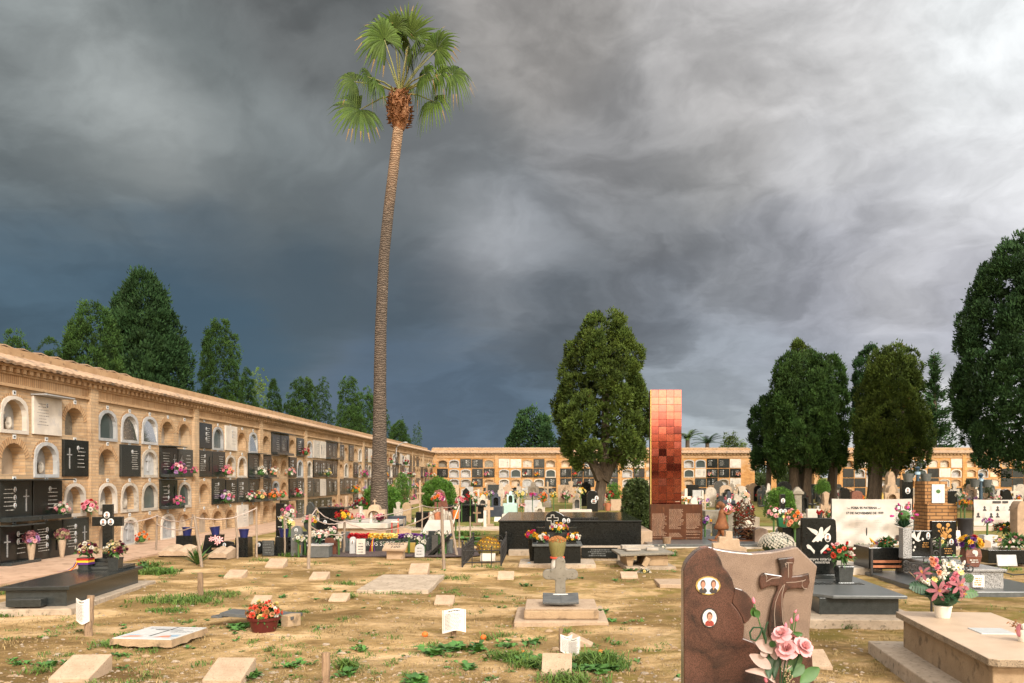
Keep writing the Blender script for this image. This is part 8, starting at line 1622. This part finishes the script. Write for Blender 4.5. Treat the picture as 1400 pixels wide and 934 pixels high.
for c in (.05, .29, .53):
    for r in range(11):
        v = .60 - .05*r; u = c; e = c + .10 + .07*q.random()
        while u < e: l = .008 + .02*q.random(); g.quad(*[(a*w_, yo(a, b_) - .003, b_*h + zo(a, b_)) for a, b_ in ((u, v), (u+l, v), (u+l, v+.012), (u, v+.012))]); u += l + .006
part('faint_names', g, K['photo_grey'], o)
for i, (u0, v0) in enumerate(((.80, .74), (.925, .76), (.86, .62), (.80, .56), (.925, .58), (.87, .46), (.80, .40), (.925, .40), (.81, .08))): on_cloth(*B1, u0, u0 + .062, v0, v0 + .135, 'photo_dark' if i in (0, 1, 4, 8) else 'photo_grey', 'photo_print'); on_cloth(*B1, u0 + .018, u0 + .046, v0 + .045, v0 + .105, 'skin' if i == 1 else 'white' if i != 3 else 'photo_dark', 'photo_face', 3, .022)
for px in (1137.5, 1186, 1247): solo('banner_post', G().tube([(0, .03, -.05), (0, .03, wz(681, 18.6))], .014, 6), K['iron'], 'thin dark post %s the white 1939 banner' % {1137.5: 'at the left edge of', 1186: 'behind the middle of', 1247: 'at the right edge of'}[px], 'post', (wx(px, 18.6), 18.62, 0), 0, 'posts carrying the white banner')
B2 = banner('white banner with two rows of black portrait silhouettes near the right edge', 1331.5, 1398, 683, 718, 21.5, 9, .02); o, w_, h, yo, zo = B2
on_cloth(*B2, .38, .55, .87, .96, 'ink', 'heading_box'); on_cloth(*B2, .58, .70, .87, .96, 'ink', 'heading_box'); 
t_ = text('FOSSA', .075, stand(0, 0, 0), K['white'], o, 'lettering', 0)
for vt in t_.data.vertices: uu = .465 + vt.co.x/w_; vv = .915 + vt.co.z/h; vt.co = (uu*w_, yo(uu, vv) - .006, vv*h + zo(uu, vv))
t_ = text('128', .075, stand(0, 0, 0), K['white'], o, 'lettering', 0)
for vt in t_.data.vertices: uu = .64 + vt.co.x/w_; vv = .915 + vt.co.z/h; vt.co = (uu*w_, yo(uu, vv) - .006, vv*h + zo(uu, vv))
for r, v in enumerate((.66, .40)):
    for k in range(7):
        u = .085 + .133*k; dark = (k + r) % 2 == 1 or (r == 1 and k in (3, 6)); 
        if r == 1 and k == 4: continue
        P = [(-.042, -.075), (.042, -.075), (.036, -.03), (.015, -.01), (.024, .035), (.017, .075), (0, .09), (-.017, .075), (-.024, .035), (-.015, -.01), (-.036, -.03)]
        g = G(); g.add([((u+a)*w_, yo(u+a, v+b_) - .004, (v+b_*1.15)*h + zo(u+a, v+b_)) for a, b_ in P], [tuple(range(len(P)))]); part('portrait_print', g, K['ink' if dark else 'photo_grey'], o)
g = G()
for r in range(3):
    v = .20 - .045*r; u = .30
    while u < .88: l = .01 + .03*q.random(); g.quad(*[(a*w_, yo(a, b_) - .003, b_*h + zo(a, b_)) for a, b_ in ((u, v), (u+l, v), (u+l, v+.018), (u, v+.018))]); u += l + .008
part('small_print', g, K['leaf_grey'], o)
solo('banner_post', G().tube([(0, .03, -.05), (0, .03, wz(680, 21.5))], .013, 6), K['iron'], 'thin dark post at the left edge of the silhouette banner', 'post', (wx(1331, 21.5), 21.5, 0))
D = 20.5; t = thing('brick_pillar', 'stepped brown brick memorial pillar with a white tile panel near the right edge', 'memorial', (wx(1288, D), D, 0)); xb = lambda px: wx(px, D) - wx(1288, D)
def bbox(g, x0, x1, y0, y1, z0, z1):
    for (a, c, u0, u1) in (((x0, y0), (x1, y0), x0, x1), ((x1, y0), (x1, y1), y0, y1), ((x0, y1), (x0, y0), -y1, -y0)): g.quad((*a, z0), (*c, z0), (*c, z1), (*a, z1), 0, [(u0, z0), (u1, z0), (u1, z1), (u0, z1)])
    g.quad((x0, y0, z1), (x1, y0, z1), (x1, y1, z1), (x0, y1, z1), 0, [(x0, y0), (x1, y0), (x1, y1), (x0, y1)]); return g
part('lower_block', bbox(G(), xb(1268), xb(1308.5), 0, .75, -.02, wz(689, D)), K['brick_pillar'], t); part('upper_block', bbox(G(), xb(1267.5), xb(1298.5), .12, .7, wz(689, D) + .001, wz(658, D)), K['brick_pillar'], t)
pn = part('tile_panel', G().box(xb(1276.5), xb(1294), .09, .119, wz(688, D), wz(662.5, D)), K['tile_white'], t, bevel=.003); g = G()
for i in range(1, 4): x = xb(1276.5) + (xb(1294)-xb(1276.5))*i/4; g.box(x-.002, x+.002, .088, .0899, wz(688, D), wz(662.5, D))
for i in range(1, 6): z = wz(688, D) + (wz(662.5, D)-wz(688, D))*i/6; g.box(xb(1276.5), xb(1294), .0875, .0893, z-.002, z+.002)
part('tile_joint', g, K['photo_grey'], pn); part('emblem', G().ball((xb(1285), .088, wz(672, D)), (.06, .004, .05), 9, 6), K['leaf'], pn)
D = 20.3; solo('planter', G().lathe([(.15, 0), (.16, .3), (.175, .58), (.19, .6), (.19, .63), (.17, .63)], 20), K['bin'], 'tall black bin used as a planter right of the brick pillar', 'planter', (wx(1319.5, D), D, 0), smooth=40); bouquet('mound of rust yellow chrysanthemums in the tall black bin', 1319, 688, D, 10, ['rust', 'yellow', 'orange'], 40, 71, ('mum',), .5, bs=.16, leaves=80)
for px, py0, d, lb in ((1254.5, 643, 30, 'dark blue green lamp post standing between the banner and brick pillar'), (1341, 652, 31, 'dark lamp post with two grey hanging tubs above the silhouette banner')):
    t = thing('lamp_post', lb, 'lamp post', (wx(px, d), d, 0)); part('pole', G().tube([(0, 0, -.05), (0, 0, wz(py0, d))], [.085, .05], 10), K['blue_post'], t, smooth=50); part('cap', G().lathe([(.06, 0), (.10, .08), (.03, .14)], 10, (0, 0, wz(py0, d))), K['blue_post'], t); part('band', G().lathe([(.095, 0), (.095, .10)], 12, (0, 0, wz(py0 + 6, d))), K['paint_blue'], t)
    for s in ((-1, 1) if px > 1300 else ()):
        g = G(); g.lathe([(.13, 0), (.19, .28), (.17, .28)], 14, (s*.22, 0, wz(666, d))); part('flower_tub', g, K['granite_blue'], t, smooth=40)
    if px < 1300:
        for s in (-1, 1): part('flower_tub', G().lathe([(.14, 0), (.2, .3), (.18, .3)], 14, (s*.32, .05, wz(659, d))), K['granite_blue'], t, smooth=40)
t = thing('street_lamp', 'grey arm lamp fixed on the left wall roof right of the palm trunk', 'lamp', (WX, 53.0, 0)); part('arm', G().tube([(.1, 0, 2.9), (.12, 0, 3.55), (.4, -.1, 3.75), (.62, -.15, 3.82)], .03, 6), K['marble_grey'], t); part('lamp_head', G().ball((.72, -.2, 3.83), (.17, .09, .05), 10, 6), K['marble_grey'], t, smooth=60)
g = G(); d_ = 24
for k in range(6): g.tube([(.05*k, 0, .0), (.07*k - .03, 0, .5), (.09*k + .05, 0, .75 + .08*k)], .012, 4)
solo('hose_coil', g, K['f_yellow'], 'tangle of yellow hose or straps between lamp post and brick pillar', 'hose', (wx(1258, d_), d_, 0)); g = G(); g.box(-.32, .3, 0, .5, .38, .44); g.box(-.26, .24, .1, .4, 0, .38, 0); solo('stone_bench', g, K['granite_dark'], 'dark low bench tomb behind the yellow tangle', 'tomb', (wx(1257, 23), 23, 0), bevel=.008)
D = 13.6; t = thing('planter', 'black box planter with a wooden rail left of the grey granite tomb', 'planter', (wx(1208, D), D, 0)); part('box', G().box(-.20, .30, .1, .8, .12, .47), K['granite_black'], t, bevel=.006); part('leg', G().box(-.20, -.17, .0, .04, 0, .46), K['iron'], t)
for z in (.17, .25): part('rail', G().box(-.17, .3, .02, .05, z-.02, z+.02), K['terracotta'], t)
bouquet('low reddish green shrub in the black box planter', 1212, 742, 14.0, 14, ['rust', 'coral'], 26, 72, ('simple',), .55, bs=.08, leaves=170, xs_=1.15); solo('flower_pot', G().lathe([(.11, 0), (.16, .22), (.17, .22), (.17, .26), (.15, .26)], 16), K['terracotta'], 'wide terracotta pot at the lower left of the white banner', 'flower pot', (wx(1177, 15.5), 15.5, .05), smooth=40); bouquet('low green plants in the wide terracotta pot', 1177, 747, 15.5, 8, ['pale_yellow'], 3, 73, ('simple',), .5, bs=.15, leaves=60)
o = bouquet('green plant with a striped red and yellow ribbon below the banner', 1193, 752, 14.8, 12, ['peach', 'straw'], 8, 74, ('simple',), 1, bs=.16, leaves=80)
for i, c in enumerate(('yellow', 'red', 'purple')): g = G(); g.tube([(.05*i - .05, -.1, .14), (.03*i - .10, -.13, .22 - .03*i), (.02*i - .02, -.14, .13), (.05*i + .02, -.15, .0), (.06*i, -.15, -.09)], .012, 5); part('ribbon', g, K['f_'+c], o)
g = G(); g.box(-.75, .35, 0, 1.5, -.03, .12); solo('grave_slab', g, K['limestone'], 'pale low kerbed grave slab left of the black box planter', 'grave slab', (wx(1180, 13.9), 13.9, 0), R(8), bevel=.02)
D = 15.2; t = thing('planter', 'long black planter box with a grey slanted tablet at the right edge', 'planter', (wx(1380, D), D, 0)); part('box', G().box(-.38, .75, 0, .6, .06, .30), K['granite_black'], t, bevel=.006); part('tablet', G().box(-.24, .12, -.06, -.02, .0, .21, M=Matrix.Rotation(R(-14), 4, 'X')), K['marble_grey'], t, bevel=.006); bouquet('row of pale pink and cream succulents in the long black planter', 1383, 740, D + .2, 20, ['pale_pink', 'pale_yellow', 'dusty', 'white'], 26, 75, ('simple', 'mum'), .4, bs=.13, leaves=120, xs_=1.4)
bouquet('deep red begonias with yellow edging in the far right bed', 1373, 722, 18.5, 16, ['wine', 'red', 'wine', 'yellow'], 40, 76, ('simple',), .45, bs=.14, leaves=120, xs_=1.0); solo('planter', G().taper(.22, .22, .3, .24, 0, .42), K['marble_grey'], 'grey stone planter left of the red begonias', 'planter', (wx(1351, 17.5), 17.5, 0), bevel=.01); bouquet('lilac flowers in the grey stone planter', 1350, 713, 17.4, 7.5, ['lilac', 'lilac', 'magenta'], 13, 77, ('mum',), .6, bs=.3)
slabstone('pale rough stone pillar cut by the right edge of the view', 1398, 685, 732, 14, 18, 'sandstone', 'low', .3); solo('grave_slab', G().box(-.35, .45, 0, .5, .0, .22), K['limestone'], 'pale block slab at the right edge under the rough pillar', 'grave slab', (wx(1398, 16.6), 16.6, 0), bevel=.015)
for px in (1306, 1314): slabstone('%s white page of an open paper book standing on the grass' % ('left' if px < 1310 else 'right'), px, 725, 737, 7, 18.0, 'marble_white', 'rect', .03, lean=-12, rz=(-12 if px < 1310 else 12), txt=5, txtmat='grey_ink', name='book_page', cat='tablet')
solo('dirt_mound', G().ball((0, 0, 0), (.55, .6, .16), 14, 8, 0, .12, 4), K['render_tan'], 'small mound of bare earth under the open paper book', 'mound', (wx(1312, 16.8), 16.8, 0), smooth=70)
slabstone('white flat marker lying by the grey planter', 1346, 738, 748, 18, 16.5, 'travertine', 'low', .3, name='grave_marker', cat='grave marker'); slabstone('black dark tomb behind the black bin and brick pillar', 1301, 671, 700, 16, 31, 'granite_black', 'rect', .3); bouquet('white and orange tinted flowers on the dark tomb behind the bin', 1314, 677, 30, 8, ['white', 'white', 'peach'], 12, 78, ('mum',), .6, bs=.3); slabstone('black horned gravestone behind the silhouette banner', 1378, 669, 695, 15, 36, 'granite_black', 'angle', .2)
bouquet('purple flowers in the gap beside the brick pillar', 1259, 690, 26, 5, ['purple', 'magenta'], 7, 79); bouquet('pale pink flowers above the silhouette banner', 1364, 681, 30, 5.5, ['pale_pink', 'white'], 9, 80, ('mum',), .8)
g = G(); g.tube([(wx(1362, 13.4), 13.4, .22), (wx(1372, 13.4), 13.4, .10), (wx(1385, 13.4), 13.4, .06), (wx(1402, 13.4), 13.4, .07)], .012, 5); solo('black_hose', g, K['iron'], 'black hose hanging over the long planter at the right edge', 'hose')
q = random.Random(31); n_inf = 0
nouns = ['cross', 'headstone', 'tomb']
zones = [(620, 758, 40, 64, 13, 'right of the dome hedge'), (760, 880, 43, 64, 8, 'behind the middle tree'), (935, 1045, 36, 64, 17, 'right of the red tower'), (1040, 1180, 42, 62, 13, 'under the right cypresses'), (1230, 1400, 36, 62, 17, 'before the far right wall')]
for (p0, p1, d0, d1, n, where) in zones:
    for k in range(n):
        px = p0 + (p1-p0)*(k + q.random())/n; d = q.uniform(d0, d1); kind = q.choice(['latin', 'cross', 'arch', 'low', 'peak', 'flare', 'rect', 'shrine']); mat = q.choice(['limestone', 'limestone', 'travertine', 'sandstone', 'marble_white', 'marble_grey', 'granite_black', 'granite_dark', 'granite_blue'])
        colw = {'limestone': 'grey', 'travertine': 'cream', 'sandstone': 'tan', 'marble_white': 'white', 'marble_grey': 'pale grey', 'granite_black': 'black', 'granite_dark': 'dark', 'granite_blue': 'blue grey'}[mat]; h = q.uniform(.8, 1.45); w_ = q.uniform(.5, .8)
        ordn = ['first', 'second', 'third', 'fourth', 'fifth', 'sixth', 'seventh', 'eighth', 'ninth', 'tenth', 'eleventh', 'twelfth', 'thirteenth', 'fourteenth', 'fifteenth', 'sixteenth', 'seventeenth'][k]
        lb = '%s far %s, %s from left, %s' % (colw, {'latin': 'slim cross', 'cross': 'broad cross', 'arch': 'round headstone', 'low': 'low headstone', 'peak': 'peaked headstone', 'flare': 'flared cross', 'rect': 'slab', 'shrine': 'arched shrine'}[kind], ordn, where)
        py0 = VY - (h - EYE)/d*F
        if kind == 'shrine': o = shrine(lb, px, py0, 0, w_*F/d, d, mat, 'limestone', False, 1.3, .35)
        else: o = slabstone(lb, px, py0, 0, w_*F/d*(.85 if kind == 'latin' else 1), d, mat, kind, .18)
        o['group'] = 'small far graves before the back walls'
        if q.random() < .85:
            cols = q.choice([['white', 'pale_yellow'], ['red', 'white'], ['pink', 'white'], ['orange', 'yellow'], ['lilac', 'white'], ['red', 'wine'], ['peach', 'pale_pink']])
            bouquet('%s and %s flowers at the %s grave from left, %s' % (cols[0].replace('_', ' '), cols[1].replace('_', ' '), ordn, where), px + q.uniform(-5, 5), VY + (EYE - q.uniform(.25, .5))/ (d-.5)*F, d - .5, .30*F/d, cols, 8, 200 + n_inf, ('mum',), .8, bs=.38, leaves=14, group='flowers at the small far graves', detail=False)
        n_inf += 1
def wallflower(b, r, c, cols, kind='mum', rp=.19, n=12, low=True, wall='left', words=''):
    """a bunch hung on one niche of the left wall: bay, row from the top, column"""
    y = LY0 + BAY*b + .30 + (c + .72)*PITCH; z = ZB[3-r] + (.12 if low else .3) + (.28 if (b, r) == (0, 3) else 0); d = y; rw = ['top', 'second', 'third', 'bottom'][r]; rn = random.Random(b*100 + r*10 + c)
    bay = ['nearest', 'second', 'third', 'fourth', 'fifth', 'sixth', 'seventh', 'eighth', 'ninth', 'tenth', 'eleventh'][b]; cn = ['first', 'second', 'third', 'fourth', 'fifth'][c]
    lb = '%s flowers on left wall, %s row, %s bay, %s niche' % (words or ' and '.join(x.replace('_', ' ') for x in cols[:2]), rw, bay, cn)
    bouquet(lb, 0, 0, d, rp*.82*F/d, cols, n, b*50 + r*7 + c, (kind, 'carn'), 1.1, group='flowers hung on the left niche wall', bs=.33, leaves=22, pos=(WX + .19, y, z), detail=b < 3, front=.1)
for a in ((0, 2, 3, ['pink', 'pale_pink', 'white'], 'mum', .17, 12), (0, 2, 4, ['red', 'pink', 'white', 'pink'], 'rose', .20, 11), (0, 3, 2, ['dusty', 'lilac', 'pale_pink', 'dusty'], 'mum', .17, 30), (0, 3, 3, ['dusty', 'straw', 'dusty'], 'mum', .16, 30), (1, 3, 1, ['orange', 'coral', 'orange'], 'mum', .18, 10), (1, 1, 3, ['lilac', 'magenta', 'pale_pink'], 'mum', .24, 16), (1, 2, 3, ['pink', 'magenta', 'pink'], 'mum', .18, 11), (1, 1, 4, ['pink', 'magenta'], 'mum', .13, 8),
          (2, 1, 1, ['pale_pink', 'pink', 'peach'], 'rose', .22, 12), (2, 1, 4, ['white', 'white'], 'lily', .24, 9), (2, 2, 1, ['white', 'lilac', 'pink'], 'mum', .26, 15), (2, 2, 3, ['red', 'white', 'pink'], 'mum', .20, 11), (2, 2, 4, ['white', 'pale_yellow', 'peach'], 'mum', .24, 13), (3, 2, 0, ['peach', 'orange', 'peach'], 'mum', .24, 13), (3, 2, 1, ['peach', 'coral'], 'mum', .20, 10), (3, 1, 0, ['pale_pink', 'peach', 'white'], 'mum', .22, 11), (3, 1, 2, ['peach', 'white', 'pale_pink'], 'mum', .22, 11), (3, 2, 3, ['white', 'red', 'pale_pink'], 'lily', .24, 10), (3, 0, 4, ['pink', 'red'], 'mum', .2, 10), (3, 3, 2, ['lilac', 'white', 'pink'], 'mum', .22, 12)):
    wallflower(*a)
q = random.Random(17)
for b in range(4, 11):
    for r in range(4):
        for c in range(5):
            if q.random() < (.40 if r else .16) and LEFT[b][r][c] in 'kKywogf':
                cols = q.choice([['white', 'pale_yellow'], ['red', 'white'], ['pink', 'white'], ['orange', 'yellow'], ['lilac', 'white'], ['red', 'wine'], ['peach', 'pale_pink'], ['magenta', 'pink']]); wallflower(b, r, c, cols, 'mum', q.uniform(.2, .28), 9)
for k in range(26):
    b, r, c = q.randrange(5), q.randrange(1, 4), q.randrange(5); x = XB0 + BAY*b + .30 + (c + q.choice([.3, .7]))*PITCH; cols = q.choice([['white', 'pale_yellow'], ['red', 'white'], ['pink', 'white'], ['orange', 'yellow'], ['coral', 'rust'], ['peach', 'pale_pink']])
    if any(abs(x - u) < .2 and r == v for u, v in getattr(wallflower, 'seen', [])): continue
    wallflower.seen = getattr(wallflower, 'seen', []) + [(x, r)]
    bouquet('%s and %s flowers, back wall, %s row, %s bay, %s of niche %s' % (cols[0].replace('_', ' '), cols[1].replace('_', ' '), ['top', 'second', 'third', 'bottom'][r], ['first', 'second', 'third', 'fourth', 'fifth'][b], 'left' if (x - XB0 - BAY*b - .3)/PITCH % 1 < .5 else 'right', ['one', 'two', 'three', 'four', 'five'][c]), 0, 0, WB, .22*F/WB, cols, 8, 300 + k, ('mum',), .9, group='flowers hung on the back niche wall', bs=.38, leaves=12, pos=(x, WB - .2, ZB[3-r] + .2), detail=False)

for c, lb in ((2, 'left'), (3, 'right')): solo('cone_vase', G().lathe([(.035, 0), (.06, .2), (.075, .34), (.07, .35)], 14), K['travertine'], 'pale cone vase on the %s of two dusty pink bouquets at the lowest black slabs' % lb, 'vase', (WX + .19, LY0 + .30 + (c + .72)*PITCH, .04), smooth=40)
sc.cycles.use_denoising = True
sc.cycles.max_bounces = 6; sc.cycles.diffuse_bounces = 3; sc.cycles.glossy_bounces = 3; sc.cycles.transmission_bounces = 2
w.cycles.sampling_method = 'NONE'
